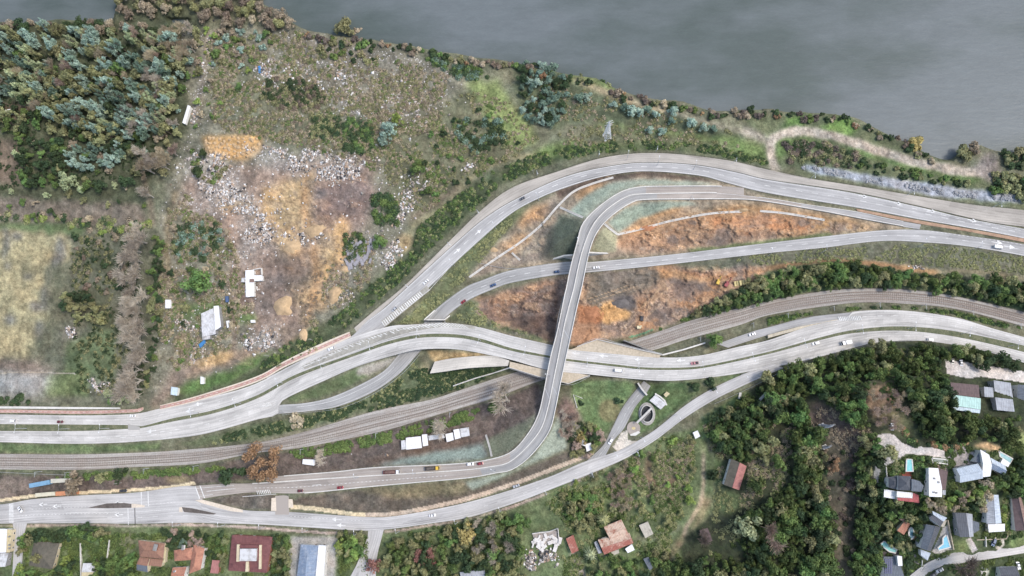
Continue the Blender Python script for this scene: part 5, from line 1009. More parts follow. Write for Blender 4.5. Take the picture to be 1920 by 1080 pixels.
for nm, lb, q, h_, rf_ in (('container', 'long white container shed beside the white rubble track', [(352, 197), (357.5, 199), (347, 233), (342, 230)], 2.8, 'white'), ('shed', 'pale blue roofed shed by the gate near the cycle lane', [(321, 725), (334, 727), (332, 742), (320, 740)], 2.8, 'ltblue'), ('hut', 'small upright white hut on the green slope above the road', [(376, 706), (382, 707), (382, 720), (376, 720)], 2.6, 'white'), ('hut', 'tiny white hut at the left edge of the grassy yard', [(310, 562), (320, 562), (320, 578), (310, 578)], 2.6, 'white'), ('hut', 'white shelter among rubbish near the left picture edge', [(9, 206), (22, 204), (24, 212), (10, 213)], 2.6, 'white'), ('hut', 'small white roofed box by the dump track', [(424, 602), (430, 601), (432, 614), (426, 615)], 2.2, 'white'), ('hut', 'little white shelter east of the dump track, on grass', [(470, 600), (478, 600), (478, 605), (470, 605)], 2.2, 'white'), ('shed', 'white roofed shack near the orange autumn tree', [(568, 861), (590, 862), (589, 873), (567, 870)], 2.8, 'white')):
    house(nm, lb, 'hut' if nm == 'hut' else nm, [(q, h_, 'flat', 0, rf_, 'white', dict(win=False))])
for lb, q, h_, k, rf_ in (('largest square white roof of the row beside the railway hedge', [(761, 821), (789, 818), (791, 840), (762, 843)], 3.6, 'flat', 'white'), ('narrow white leftmost end hut of the railside row', [(752, 826), (760.5, 825), (761.5, 842), (753, 843)], 3, 'flat', 'dirty'), ('white roof second from the big square one in the railside row', [(791, 815), (801, 814), (803, 835), (793, 837)], 3.3, 'flat', 'white'), ('long low white roof in the middle of the railside row', [(803, 817), (832, 813), (834, 821), (804, 826)], 2.9, 'flat', 'dirty'), ('white roof between the low long one and the ribbed one, railside row', [(835, 814), (849, 811), (851, 825), (838, 829)], 3.2, 'flat', 'white'), ('white roof with dark rib second from right in the railside row', [(850, 806), (861, 804), (864, 821), (853, 824)], 3.4, 'flat', 'white'), ('rightmost white roof with grey ribs in the railside row', [(862, 804), (879, 801), (881, 817), (865, 820)], 3.1, 'shed', 'dirty')):
    house('shack', lb, 'shack', [(q, h_, k, .4, rf_, 'wood', dict(win=False))], 'white roofed shacks along the railway')
# hilltop cluster at the right
t, o = house('apartment_house', 'long house with brown upper and mint green lower roof', 'house', [([(1782, 717), (1835, 722), (1837, 746), (1785, 739)], 6, 'flat', 0, 'dkbrown', 'white'), ([(1785, 740), (1839, 747), (1838, 768), (1786, 760)], 5.5, 'shed', .4, 'mint', 'white', dict(win=True)), ([(1787, 761), (1838, 768.5), (1837, 775), (1788, 768)], 4, 'flat', 0, 'ltblue', 'white')])
t, o = house('building', 'block of three light grey sheet roofs beside the mint roof', 'building', [([(1863, 713), (1895, 718), (1898, 748), (1865, 744)], 6, 'shed', .8, 'grey', 'grey'), ([(1866, 745), (1899, 749), (1901, 772), (1868, 769)], 5.4, 'shed', .8, 'grey', 'grey'), ([(1845, 725), (1862, 727), (1863, 745), (1846, 744)], 5, 'flat', 0, 'grey', 'grey')])
t, o = house('house', 'dark roofed house cut by the right picture edge', 'house', [([(1909, 721), (1960, 726), (1956, 765), (1906, 758)], 6, 'hip', 1.8, 'slate', 'white')])
t, o = house('villa', 'villa with dark hipped roofs, white terrace roofs and red terrace', 'house', [([(1666, 896), (1683, 892), (1682, 918), (1666, 914)], 5, 'hip', 2, 'dark', 'white'), ([(1684, 892), (1708, 893), (1709, 920), (1683, 919)], 5.4, 'hip', 2.2, 'dark', 'white'), ([(1710, 898), (1724, 902), (1732, 911), (1728, 922), (1710, 921)], 5, 'flat', 0, 'slate', 'white'), ([(1658, 917), (1680, 921), (1679, 936), (1657, 932)], 3.4, 'flat', 0, 'white', 'white'), ([(1682, 921), (1711, 924), (1710, 934), (1681, 932)], 3.4, 'flat', 0, 'white', 'white'), ([(1682, 933), (1711, 934.5), (1712, 924), (1722, 928), (1724, 943), (1683, 938)], 2.6, 'flat', 0, 'terr', 'white', dict(win=False))])
t, o = house('house', 'long white flat roofed house with a brown terrace on its right', 'house', [([(1741, 877), (1759, 878), (1766, 914), (1766, 932), (1742, 931)], 5, 'flat', 0, 'white', 'white'), ([(1759.5, 878), (1777, 884), (1773, 918), (1767, 918)], 2.8, 'flat', 0, 'dkbrown', 'white', dict(win=False)), ([(1767, 919), (1773, 919), (1773, 928), (1767, 928)], 3, 'flat', 0, 'grey', 'white', dict(win=False))])
for q in ((1752, 897), (1760, 904), (1751, 923), (1756, 924)): roofbox(t, q[0], q[1], o[0][0] + .3, (.9, .9, .9), CONC_D, 'vent', 0, False)
t, o = house('villa', 'large pale blue roofed villa spread in angled wings', 'house', [([(1801, 905), (1792, 879), (1835, 868), (1844, 897)][:0] or [(1793, 879), (1834, 869), (1843, 897), (1800, 905)], 5, 'gable', 2, 'blue', 'white', dict(roof2='blue')), ([(1838, 843), (1855, 853), (1857, 893), (1841, 895)], 5.6, 'gable', 2, 'white', 'white'), ([(1857, 858), (1885, 873), (1883, 891), (1857, 878)], 5, 'gable', 1.8, 'blue', 'white', dict(roof2='bluegrey')), ([(1824, 866), (1836, 848), (1848, 844), (1838, 868)], 4.4, 'shed', .6, 'slate', 'white'), ([(1880, 860), (1894, 868), (1890, 876), (1876, 868)], 3, 'flat', 0, 'white', 'white')])
t, o = house('villa', 'slanting grey roofed house beside the blue angular pool', 'house', [([(1736, 982), (1764, 988), (1745, 1034), (1724, 1028)][:0] or [(1725, 1028), (1737, 983), (1764, 988), (1745, 1034)], 5, 'gable', 1.8, 'slate', 'white', dict(roof2='dark')), ([(1742, 971), (1750, 966), (1768, 978), (1762, 987)], 4.6, 'shed', .8, 'dark', 'white'), ([(1748, 958), (1776, 971), (1769, 978), (1750, 965)], 4, 'flat', 0, 'blue', 'white'), ([(1726, 1030), (1745, 1037), (1739, 1051), (1727, 1041)], 3.6, 'flat', 0, 'blue', 'white', dict(win=False)), ([(1764, 975), (1775, 976), (1770, 988), (1760, 986)], 2.6, 'flat', 0, 'stone', 'white', dict(win=False))])
t, o = house('house', 'charcoal flat roofed house with grey strip and drive to the lane', 'house', [([(1790, 961), (1811, 962), (1817, 1007), (1800, 1007)], 4.6, 'flat', 0, 'dark', 'grey'), ([(1811.5, 962), (1823, 964), (1825, 1006), (1817.5, 1007)], 4.2, 'flat', 0, 'grey', 'grey'), ([(1824, 976), (1836, 980), (1836, 994), (1825, 1000)], 3.4, 'flat', 0, 'slate', 'grey', dict(win=False))])
t, o = house('house', 'long light grey sheet roofed house with cream lower end', 'house', [([(1849, 927), (1872, 928), (1876, 981), (1850, 982)][:0] or [(1850, 982), (1849, 927), (1872, 928), (1878, 981)], 4.6, 'gable', 1.2, 'grey', 'white', dict(roof2='blue')), ([(1852, 983), (1884, 982), (1884, 996), (1854, 998)], 3.8, 'flat', 0, 'white', 'cream')])
t, o = house('house', 'brown ridge roofed house at the right edge of the suburb', 'house', [([(1904, 996), (1897, 935), (1914, 931), (1932, 990)], 5, 'gable', 2, 'dkbrown', 'white', dict(roof2='brown')), ([(1894, 931), (1904, 927), (1907, 932), (1897, 936)], 3, 'flat', 0, 'stone', 'white', dict(win=False))])
t, o = house('house', 'dark roofed house carrying a grid of solar panels', 'house', [([(1657, 1044), (1683, 1044), (1698, 1088), (1649, 1088)], 5, 'flat', 0, 'slate', 'white'), ([(1682, 1042), (1691, 1043), (1692, 1061), (1684, 1061)], 5.6, 'flat', 0, 'white', 'white', dict(win=False))])
PV = plain('solar_cell', (60, 74, 118), .2, .1, 2, 0, .6)
ze = o[0][0]
for j in range(7):
    for i in range(4):
        mb = MB(); p = [P(1659.6 + i * 3.6 + a - j * .1, 1047.5 + j * 4.1 + b, ze + .5) for a, b in ((0, 0), (3.0, 0), (3.0, 3.5), (0, 3.5))]; mb.prism([tuple(q.xy) for q in p], ze + .3, ze + .42); adopt(mb.build('solar_panel', PV), t)
t, o = house('house', 'charcoal roofed house in the bottom right corner', 'house', [([(1873, 1064), (1905, 1062), (1912, 1092), (1875, 1092)], 4.6, 'gable', 1.6, 'dark', 'white')])
t, o = house('summerhouse', 'small orange terrace roof by the dark kidney shaped pool', 'pavilion', [([(1697, 976), (1707, 982), (1695, 1003), (1682, 995)], 2.8, 'flat', 0, 'tile', 'cream', dict(win=False)), ([(1690, 966), (1697, 972), (1694, 978), (1687, 974)], 2.4, 'flat', 0, 'brown', 'cream', dict(win=False))])
# ------------------------------------------------------------------ pools
def poolmat(nm, c):
    m, nt, bs = nmat(nm); pos = N(nt, 'ShaderNodeNewGeometry').outputs['Position']; nt.links.new(scale_col(nt, alb(c), mrange(nt, noise(nt, pos, .5, 3), .3, .7, .85, 1.15)), bs.inputs['Base Color']); bs.inputs['Roughness'].default_value = .08; return m
def pool(label, pts, c, edge=True):
    cx = sum(p[0] for p in pts) / len(pts); cy = sum(p[1] for p in pts) / len(pts); z = max(float(hgt(x, y)) for x, y in pts) + .45
    t = empty('swimming_pool', P(cx, cy, z - .4), label=label, cat='pool')
    mb = MB(); mb.prism([tuple(P(x, y, z).xy) for x, y in pts], z - 1.2, z); adopt(mb.build('water', poolmat('pool_%d_%d_%d' % c, c)), t)
    mb = MB(); strip_wall(mb, [P(x, y, z) for x, y in pts] + [P(*pts[0], z)], .7, .9, -.75); adopt(mb.build('rim', PALE), t)
pool('turquoise rectangular pool above the villa with the red terrace', [(1700, 861), (1710, 861), (1712, 884), (1699, 884)], (110, 196, 200)); pool('teal pool on the right side of the pale blue villa', [(1873, 846), (1899, 860), (1894, 869), (1875, 856)], (110, 172, 180)); pool('bright blue angular pool next to the slanting grey house', [(1775, 1002), (1782, 1026), (1760, 1032), (1759, 1027), (1768, 1020), (1768, 1009)], (112, 190, 218)); pool('dark blue kidney shaped pool by the orange terrace', [(1709 + 5 * math.cos(a), 1000 + 11 * math.sin(a)) for a in np.linspace(0, 6.28, 13)[:-1]], (84, 134, 150)); pool('long turquoise pool above the house with solar panels', [(1658, 1015), (1682, 1031), (1679, 1037), (1667, 1034), (1650, 1021)], (126, 200, 194)); pool('white framed greenish covered pool by the cul-de-sac', [(1748, 859), (1777, 862), (1777, 870), (1748, 867)], (112, 126, 112))
# ------------------------------------------------------------------ shaft, canopy and small works near the dead end
t = empty('pumping_shaft', P(1212, 777, 0), label='round concrete shaft with a diagonal footbridge and circular forecourt', cat='shaft')
for r0, r1, z, h, nm, m in ((4.6, 5.1, 2.4, .8, 'rim', CONCRETE), (5.1, 6.6, 1.2, .3, 'apron', plain('apron_grey', (164, 160, 152), .9, .2, .8))):
    mb = MB(); c = P(1213, 776, z); n = 40
    for i in range(n):
        a0, a1 = 2 * math.pi * i / n, 2 * math.pi * (i + 1) / n
        def q(a, r, zz): return Vector((c.x + r * .82 * math.cos(a), c.y + r * 1.12 * math.sin(a), zz))
        mb.hexa([q(a0, r0, z - 4 if nm == 'rim' else z - 1), q(a0, r1, z - 4 if nm == 'rim' else z - 1), q(a1, r1, z - 4 if nm == 'rim' else z - 1), q(a1, r0, z - 4 if nm == 'rim' else z - 1), q(a0, r0, z + h), q(a0, r1, z + h), q(a1, r1, z + h), q(a1, r0, z + h)])
    adopt(mb.build(nm, m), t)
mb = MB(); c = P(1213, 776, -1)
mb.prism([(c.x + 4.7 * .82 * math.cos(a), c.y + 4.7 * 1.12 * math.sin(a)) for a in np.linspace(0, 6.28, 25)[:-1]], -1.2, 1.4); adopt(mb.build('shaft_floor', plain('shaft_dark', (62, 64, 66), .9, .4, .8)), t)
mb = MB(); p, q = P(1194, 793, 4.3), P(1222, 765, 4.3); strip_wall(mb, [p, q], 1.3, .4); adopt(mb.build('footbridge', CONCRETE), t)
mb = MB(); strip_wall(mb, [P(1203, 790, 3), P(1219, 772, 3)], 1.0, .6); adopt(mb.build('beam', CONC_D), t)
mb = MB(); c = P(1188, 803, 1.1); mb.prism([(c.x + 4.4 * math.cos(a), c.y + 4.4 * math.sin(a)) for a in np.linspace(0, 6.28, 25)[:-1]], .2, 1.25); adopt(mb.build('forecourt', plain('forecourt', (168, 156, 144), .9, .15, .8)), t)
mb = MB(); c = P(1188, 803, 1.3); mb.prism([(c.x + 1.3 * math.cos(a), c.y + 1.0 * math.sin(a)) for a in np.linspace(0, 6.28, 9)[:-1]], 1.2, 1.32); adopt(mb.build('emblem', plain('sand_paint', (206, 186, 132), .9, .2, 2)), t)
mb = MB(); mb.prism([tuple(P(x, y, 2).xy) for x, y in ((1181, 815), (1197, 808), (1201, 811), (1192, 817), (1183, 817))], .3, 1.6); adopt(mb.build('step', PALE), t)
t, o = house('canopy', 'light grey ribbed canopy roof beside the round shaft', 'canopy', [([(1218, 751), (1229, 740), (1250, 757), (1239, 768)], 3, 'flat', 0, 'dirty', 'grey', dict(win=False))])
mb = MB(); strip_wall(mb, [P(1228, 738, 3.2), P(1238, 744, 3.2), P(1246, 751, 3.2), P(1250, 760, 3.2)], .9, .5); adopt(mb.build('gutter', PALE), t)
house('hut', 'tiny cream equipment hut behind the ribbed canopy', 'hut', [([(1244, 740), (1250, 734), (1256, 738), (1249, 745)], 2.4, 'flat', 0, 'tan', 'cream', dict(win=False))])
# ruin and scrap heap
RUBM = plain('rubble_white', (214, 208, 200), .9, .25, 1.4); RUBG = plain('rubble_grey', (150, 146, 142), .9, .3, 1.2); SCR = plain('scrap_dark', (70, 70, 72), .8, .4, 1)
t = empty('building_ruin', G(1022, 1012), label='roofless white ruin with broken walls and loose sheets', cat='ruin')
mb = MB(); mb.prism([tuple(G(x, y).xy) for x, y in ((998, 1000), (1044, 994), (1048, 1016), (1006, 1026))], .2, 1.0 + float(hgt(1022, 1012))); adopt(mb.build('floor_slab', plain('old_slab', (158, 148, 140), .9, .3, .6)), t)
for i in range(26):
    x, y = rng.uniform(998, 1050), rng.uniform(1004, 1030); y += 0; p = G(x, y); mb = MB(); mb.box((p.x, p.y, p.z + 1.2), (rng.uniform(.8, 4.5), rng.uniform(.8, 3), .5 + rng.random() * 1.2), rng.uniform(0, 3.1)); adopt(mb.build('broken_sheet' if i % 2 else 'wall_fragment', RUBM), t)
mb = MB(); strip_wall(mb, [G(998, 1000), G(1010, 998), G(1030, 996), G(1046, 990), G(1049, 1018)], .5, 2.4); adopt(mb.build('wall', RUBM), t)
# shipping containers and trailers lower left
def boxcar(name, label, pts, h, c, cat='container'):
    t = empty(name, G(*pts[0]), label=label, cat=cat); z = float(hgt(*pts[0])); R = [P(x, y, z + h) for x, y in pts]
    m = roofmat('cont_%d' % sum(c), c, .5, .16, tuple(int(v * .8) for v in c), .5)
    mb = MB(); mb.prism([tuple(p.xy) for p in R], z - .2, z + h); adopt(mb.build('body', m), t)
    rb_ = MB(); e = (R[1] - R[0]); L = e.length
    for k in range(int(L / 1.2)):
        p = R[0] + e * (k + .5) * 1.2 / L; q = R[3] + (R[2] - R[3]) * (k + .5) * 1.2 / L; strip_wall(rb_, [p, q], .22, .1)
    o = adopt(rb_.build('roof_ribs', m), t); o['kind'] = 'stuff'
    d = MB(); strip_wall(d, [R[1] - Vector((0, 0, h)), R[2] - Vector((0, 0, h))], .12, h * .95); adopt(d.build('door', m), t)
boxcar('container', 'light blue container in the yard by the railway', [(54, 907), (92, 900), (93, 908), (55, 915)], 2.8, (120, 166, 198)); boxcar('container', 'cream container next to the light blue one', [(95, 898), (130, 897), (130, 904), (95, 906)], 2.8, (200, 196, 178)); boxcar('container', 'cream container parked on the kerbside pavement', [(66, 925), (102, 922), (103, 929), (66, 932)], 2.6, (214, 206, 178)); boxcar('container', 'orange container parked on the kerbside pavement', [(104, 922), (143, 920), (144, 927), (104, 930)], 2.6, (214, 140, 96)); boxcar('container', 'blue tarpaulin covered stack below the white workshop', [(372, 646), (383, 637), (385, 642), (375, 652)], 1.6, (62, 134, 196), 'stack')
boxcar('container', 'blue drum-like stack on the right side of the workshop yard', [(422, 556), (427, 555), (428, 566), (423, 567)], 1.8, (78, 104, 146), 'stack'); boxcar('container', 'bright blue plastic sheet among rubble near the river', [(484, 124), (488, 123), (489, 136), (485, 137)], .8, (64, 140, 210), 'sheet')
# ------------------------------------------------------------------ vehicles
TYRE = plain('tyre', (36, 36, 38), .9, .1, 2); LAMPW = plain('headlamp', (232, 232, 224), .2, .02, 1); LAMPR = plain('tail_lamp', (150, 28, 28), .3, .02, 1); CARGLASS = plain('car_glass', (34, 40, 48), .08, .05, 1, 0, .6)
PAINTC = dict(white=(236, 236, 236), silver=(176, 180, 186), grey=(92, 96, 102), dark=(52, 54, 60), blue=(58, 88, 132), red=(156, 50, 58), maroon=(106, 46, 52), yellow=(226, 180, 46), lightblue=(150, 180, 210), pink=(190, 120, 124), cream=(220, 206, 160))
def paint(c): return plain('car_paint_' + c, PAINTC[c], .28, .04, 1, 0, .5)
def prof(mb, xs, zs, wl, mi=0, x_in=None):
    """closed side profile extruded across the width, narrowed at the top"""
    n = len(xs); b = len(mb.v)
    for s_ in (-1, 1):
        for x, z, w_ in zip(xs, zs, wl): mb.v.append((x, s_ * w_, z))
    mb.f.append([b + i for i in range(n)]); mb.f.append([b + n + i for i in range(n)][::-1]); mb.mi += [mi, mi]; mb.uv += [None, None]
    for i in range(n):
        j = (i + 1) % n; mb.f.append([b + j, b + i, b + n + i, b + n + j]); mb.mi.append(mi); mb.uv.append(None)
_vm = {}
def car_parts(kind, c):
    key = (kind, c)
    if key in _vm: return _vm[key]
    p = []; pm = paint(c)
    L, W_, Hh = dict(sedan=(4.4, 1.76, 1.45), hatch=(4.0, 1.72, 1.5), suv=(4.7, 1.9, 1.75), pickup=(5.2, 1.86, 1.75), van=(5.4, 2.0, 2.3))[kind]; a = L / 2; w = W_ / 2
    def add(nm, mb, m, sm=False): p.append((nm, mb.mesh(nm, sm), m))
    mb = MB()
    if kind == 'van': prof(mb, [-a, -a + .05, a - .9, a - .35, a, a, a - .1, -a + .1], [.9, Hh, Hh, 1.35, 1.05, .45, .3, .3], [w, w * .9, w * .88, w * .95, w * .95, w, w, w])
    else: prof(mb, [-a, -a + .08, -a + .5, a - .5, a - .06, a, a - .12, -a + .12], [.6, .92, .98, .9, .74, .5, .28, .28], [w * .94, w * .94, w, w, w * .92, w * .93, w * .95, w * .95])
    add('body', mb, pm)
    if kind == 'van':
        mb = MB(); mb.hexa([(a - .92, -w * .86, Hh - .05), (a - .36, -w * .9, 1.38), (a - .36, w * .9, 1.38), (a - .92, w * .86, Hh - .05), (a - .86, -w * .84, Hh + .0), (a - .3, -w * .88, 1.43), (a - .3, w * .88, 1.43), (a - .86, w * .84, Hh)]); add('windscreen', mb, CARGLASS)
        for s_ in (-1, 1): mb = MB(); mb.box((a - 1.3, s_ * w * .96, 1.6), (.9, .1, .55)); add('window', mb, CARGLASS)
        mb = MB(); mb.box((-.3, 0, Hh + .04), (L * .6, W_ * .6, .06)); add('roof_panel', mb, pm)
    else:
        f0, f1, r1, r0 = dict(sedan=(.95, .35, -.85, -1.45), hatch=(.95, .4, -1.2, -1.75), suv=(1.15, .6, -1.7, -2.1), pickup=(1.25, .75, -.35, -.55))[kind]
        mb = MB(); prof(mb, [r0, r1, f1, f0], [.94, Hh - .06, Hh - .06, .9], [w * .9, w * .74, w * .74, w * .9]); add('cabin_glass', mb, CARGLASS)
        mb = MB(); mb.box(((f1 + r1) / 2, 0, Hh - .03), (f1 - r1 + .06, w * 1.5, .07), top=.94); add('roof_panel', mb, pm)
        if kind == 'pickup': mb = MB(); mb.box((-1.5, 0, 1.0), (1.9, W_ * .8, .06)); add('load_bed', mb, SCR)
    for x in (-a * .62, a * .62):
        for s_ in (-1, 1):
            mb = MB(); mb.tube((x, s_ * (w - .2), .32), (x, s_ * (w + .02), .32), .32, n=12); add('wheel', mb, TYRE)
    for s_ in (-1, 1):
        mb = MB(); mb.box((a - .04, s_ * w * .68, .68), (.16, .38, .16)); add('headlight', mb, LAMPW); mb = MB(); mb.box((-a + .03, s_ * w * .7, .76), (.12, .34, .16)); add('tail_light', mb, LAMPR)
    _vm[key] = p; return p
def place_parts(parts, name, loc, heading, label, cat, group=None, pitch=0):
    t = empty(name, loc, math.atan2(heading.y, heading.x), label, cat, group)
    for nm, me, m in parts:
        o = bpy.data.objects.new(nm, me); COL.objects.link(o)
        if not me.materials: me.materials.append(m)
        o.parent = t
    return t
def vehicle(px, py, road, kind, c, label, rev=False, ang=None, name='parked_car', cat='car', off=None, group=None):
    if road is not None:
        i = int(np.argmin(np.hypot(road.c[:, 0] - px, road.c[:, 1] - py))); i = min(max(i, 1), road.n - 2); h_ = Vector(road.WC[i + 1] - road.WC[i - 1]); z = float(road.z[i]) + .02
    else: z = float(hgt(px, py)) + (off or .05); h_ = P(px + ang[0], py + ang[1], z) - P(px, py, z)
    if rev: h_ = -h_
    h_.z = 0
    return place_parts(car_parts(kind, c), name, P(px, py, z), h_, label, cat, group)
V = vehicle
V(799, 529, NR, 'sedan', 'white', 'white car on the northern road beside the start of the hatched gore', False, name='car'); V(740, 580, NR, 'hatch', 'silver', 'silver hatchback on the northern road nearing the merge', False, name='car'); V(622, 654, DN, 'suv', 'white', 'white off-roader passing the red cycle lane at the merge', True, name='car')
V(979, 373, NR, 'sedan', 'grey', 'dark grey car at the left of the big northern bend', False, name='car'); V(925, 535, MR, 'sedan', 'blue', 'blue car on the middle road left of the flyover', True, name='car'); V(1044, 510, MR, 'hatch', 'blue', 'small blue car in shadow just left of the flyover', True, name='car'); V(1118, 502, MR, 'sedan', 'white', 'white car just right of the flyover on the middle road', name='car'); V(869, 566, MR, 'hatch', 'red', 'red hatchback heading down into the underpass', name='car')
V(1302, 681, DN, 'pickup', 'pink', 'faded red pickup on the overpass near the median', True, name='pickup_truck', cat='pickup'); V(1160, 695, DS, 'van', 'white', 'white van on the overpass right of the flyover', name='van', cat='van'); V(1410, 627, SLIP, 'sedan', 'white', 'white car on the narrow slip road beside the island', True, name='car'); V(1529, 644, DS, 'suv', 'white', 'white car ahead of the white lorry by the forest', name='car', rev=True)
V(1743, 637, DS, 'hatch', 'white', 'white car half hidden by the forest edge', name='car'); V(1870, 464, MR, 'van', 'white', 'white van on the middle road at the far right', name='van', cat='van', rev=True); V(250, 779.5, DN, 'sedan', 'white', 'white car at the gap in the median, upper left road', True, name='car'); V(26, 789, DN, 'suv', 'white', 'white car at the far left of the upper road', name='car', rev=True); V(114, 791, DN, 'sedan', 'maroon', 'dark red car on the upper left road', name='car')
V(232, 920, None, 'pickup', 'dark', 'dark pickup parked on the beige kerb of the lower street', ang=(10, -.5), name='pickup_truck', cat='pickup', off=.3); V(39, 955, None, 'sedan', 'white', 'white car turning by the zebra crossing at far left', ang=(7, 9), name='car', off=1.0); V(564, 920, FR, 'hatch', 'maroon', 'dark red car entering the flyover ramp', name='car'); V(639, 914, FR, 'sedan', 'red', 'bright red car on the flyover ramp behind the dark one', name='car'); V(811, 966, LS, 'sedan', 'white', 'white car on the curve of the lower street', name='car')
V(882, 870, FL, 'suv', 'white', 'white car parked behind the red one on the closed ramp lane', name='car'); V(901, 869, FL, 'hatch', 'red', 'red car parked foremost on the closed ramp lane', name='car'); V(1145, 827, DE, 'suv', 'white', 'white car leaving the dead-end street', name='car', rev=True); V(968, 911, LS, 'sedan', 'silver', 'silver car on the pavement where the street bends uphill', name='car', rev=True)
V(1785, 678, None, 'sedan', 'dark', 'black car in the pale hilltop car park', ang=(0, 10), name='parked_car', off=.2); V(1801, 681, None, 'sedan', 'blue', 'blue car in the pale hilltop car park', ang=(1, 10), name='parked_car', off=.2); V(1672, 800, None, 'sedan', 'silver', 'silver car on the steep lane above the turning circle', ang=(0, 10), name='parked_car', off=.2); V(1862, 1016, None, 'suv', 'blue', 'blue car on the short drive by the cream fence', ang=(-3, 10), name='parked_car', off=.2); V(1761, 1069, HILLRD, 'sedan', 'silver', 'silver car near the purple bare tree, upper of two', name='parked_car', rev=True); V(1750, 1077, HILLRD, 'hatch', 'grey', 'grey car near the purple bare tree, lower of two', name='parked_car'); V(1908, 1060, None, 'sedan', 'white', 'white car beside the house in the bottom right corner', ang=(3, 10), name='parked_car', off=.2)
# lorries
def lorry(px, py, road, label, cab, bed, L=9.0, load=None, name='truck', rev=False, box=False):
    i = int(np.argmin(np.hypot(road.c[:, 0] - px, road.c[:, 1] - py))); h_ = Vector(road.WC[i + 1] - road.WC[i - 1]); h_.z = 0; z = float(road.z[i])
    if rev: h_ = -h_
    t = empty(name, P(px, py, z + .02), math.atan2(h_.y, h_.x), label, 'lorry'); a = L / 2
    def add(nm, mb, m): o = mb.build(nm, m); o.parent = t; return o
    mb = MB(); prof(mb, [a - 2.2, a - 2.2, a - .5, a, a], [.6, 2.9, 2.9, 1.8, .6], [1.15, 1.1, 1.05, 1.15, 1.2]); add('cab', mb, paint(cab))
    mb = MB(); mb.hexa([(a - .5, -1, 2.8), (a - .02, -1.05, 1.8), (a - .02, 1.05, 1.8), (a - .5, 1, 2.8), (a - .44, -1, 2.86), (a + .04, -1.05, 1.86), (a + .04, 1.05, 1.86), (a - .44, 1, 2.86)]); add('windscreen', mb, CARGLASS)
    mb = MB(); mb.box((-.3, 0, .75), (L - 1, .9, .3)); add('chassis', mb, SCR)
    if box: mb = MB(); mb.box((-1.3, 0, 2.05), (L - 2.8, 2.4, 2.3)); add('cargo_box', mb, paint(bed))
    else:
        mb = MB(); mb.box((-1.3, 0, 1.0), (L - 2.8, 2.4, .2)); add('load_bed', mb, paint(bed))
        for s_ in (-1, 1): mb = MB(); mb.box((-1.3, s_ * 1.18, 1.45), (L - 2.8, .08, .8)); add('side_board', mb, paint(bed))
        mb = MB(); mb.box((-a + .1, 0, 1.45), (.08, 2.3, .8)); add('tail_board', mb, paint(bed))
        if load: mb = MB(); mb.box((-1.3, 0, 1.4), (L - 3.2, 2.1, .7), top=.7); add('load', mb, load)
    for x in (a - 1.3, -a + 1.2, -a + 2.4):
        for s_ in (-1, 1): mb = MB(); mb.tube((x, s_ * .95, .5), (x, s_ * 1.22, .5), .5, n=12); add('wheel', mb, TYRE)
    for s_ in (-1, 1): mb = MB(); mb.box((a + .02, s_ * .85, .95), (.1, .35, .2)); add('headlight', mb, LAMPW)
    return t
lorry(1585, 643, DS, 'white box lorry on the carriageway beside the forest', 'white', 'white', 6.4, box=True, rev=True); lorry(811, 878, FL, 'tipper lorry with yellow cab parked on the closed ramp lane', 'yellow', 'dark', 9.5, SOIL); lorry(735, 885, FL, 'flatbed lorry with white cab and reddish bed on the closed ramp lane', 'white', 'maroon', 11, plain('load_brown', (120, 92, 84), .9, .3, 1))
# ------------------------------------------------------------------ site machinery
MACHY = paint('yellow')
def digger(px, py, ang, label, c, size=1.0, arm=True):
    z = float(hgt(px, py)); t = empty('excavator', P(px, py, z), ang, label, 'excavator'); k = size
    def add(nm, mb, m): o = mb.build(nm, m); o.parent = t
    for s_ in (-1, 1): mb = MB(); mb.box((0, s_ * 1.1 * k, .45 * k), (3.8 * k, .6 * k, .9 * k), top=.9); add('track', mb, TYRE)
    mb = MB(); mb.box((-.5 * k, 0, 1.6 * k), (3.4 * k, 2.5 * k, 1.3 * k), top=.92); add('body', mb, paint(c))
    mb = MB(); mb.box((.9 * k, .7 * k, 2.2 * k), (1.4 * k, 1.0 * k, 1.6 * k), top=.85); add('cab', mb, CARGLASS); mb = MB(); mb.box((.9 * k, .7 * k, 3.05 * k), (1.3 * k, .9 * k, .12)); add('cab_roof', mb, paint(c))
    if arm:
        mb = MB(); mb.tube((1.2 * k, -.3 * k, 1.9 * k), (3.6 * k, -.3 * k, 3.9 * k), .32 * k, .26 * k); add('boom', mb, paint(c)); mb = MB(); mb.tube((3.6 * k, -.3 * k, 3.9 * k), (5.2 * k, -.3 * k, 1.8 * k), .24 * k, .18 * k); add('stick', mb, paint(c)); mb = MB(); mb.box((5.2 * k, -.3 * k, 1.3 * k), (.9 * k, 1.1 * k, .9 * k), top=.6); add('bucket', mb, SCR)
digger(1203, 597, 1.5, 'dark roller-like machine on the orange earthworks, upper of two', 'dark', .9, False); digger(1199, 614, .05, 'cream machine on the orange earthworks near the green netting', 'cream', .85, False); digger(1346, 529, 1.2, 'yellow excavator parked leftmost beside the plant yard', 'yellow', .85); digger(1362, 533, 1.0, 'red excavator between yellow excavator and stacked pallets', 'red', 1.0)
PAL = plain('formwork_yellow', (206, 188, 124), .8, .3, 1)
for i in range(6):
    x, y = 1378 + i * 5.0, 533 - i * .8; z = float(hgt(x, y)); p = P(x, y, z); mb = MB(); mb.box((p.x, p.y, z + .7), (1.4, 3.4, 1.4), .1); t = mb.build('pallet_stack', PAL); tag(t, 'yellowish stacked formwork, %s of six beside the hedge' % nth(i, 6), 'pallets', 'pallet stacks in the plant yard')
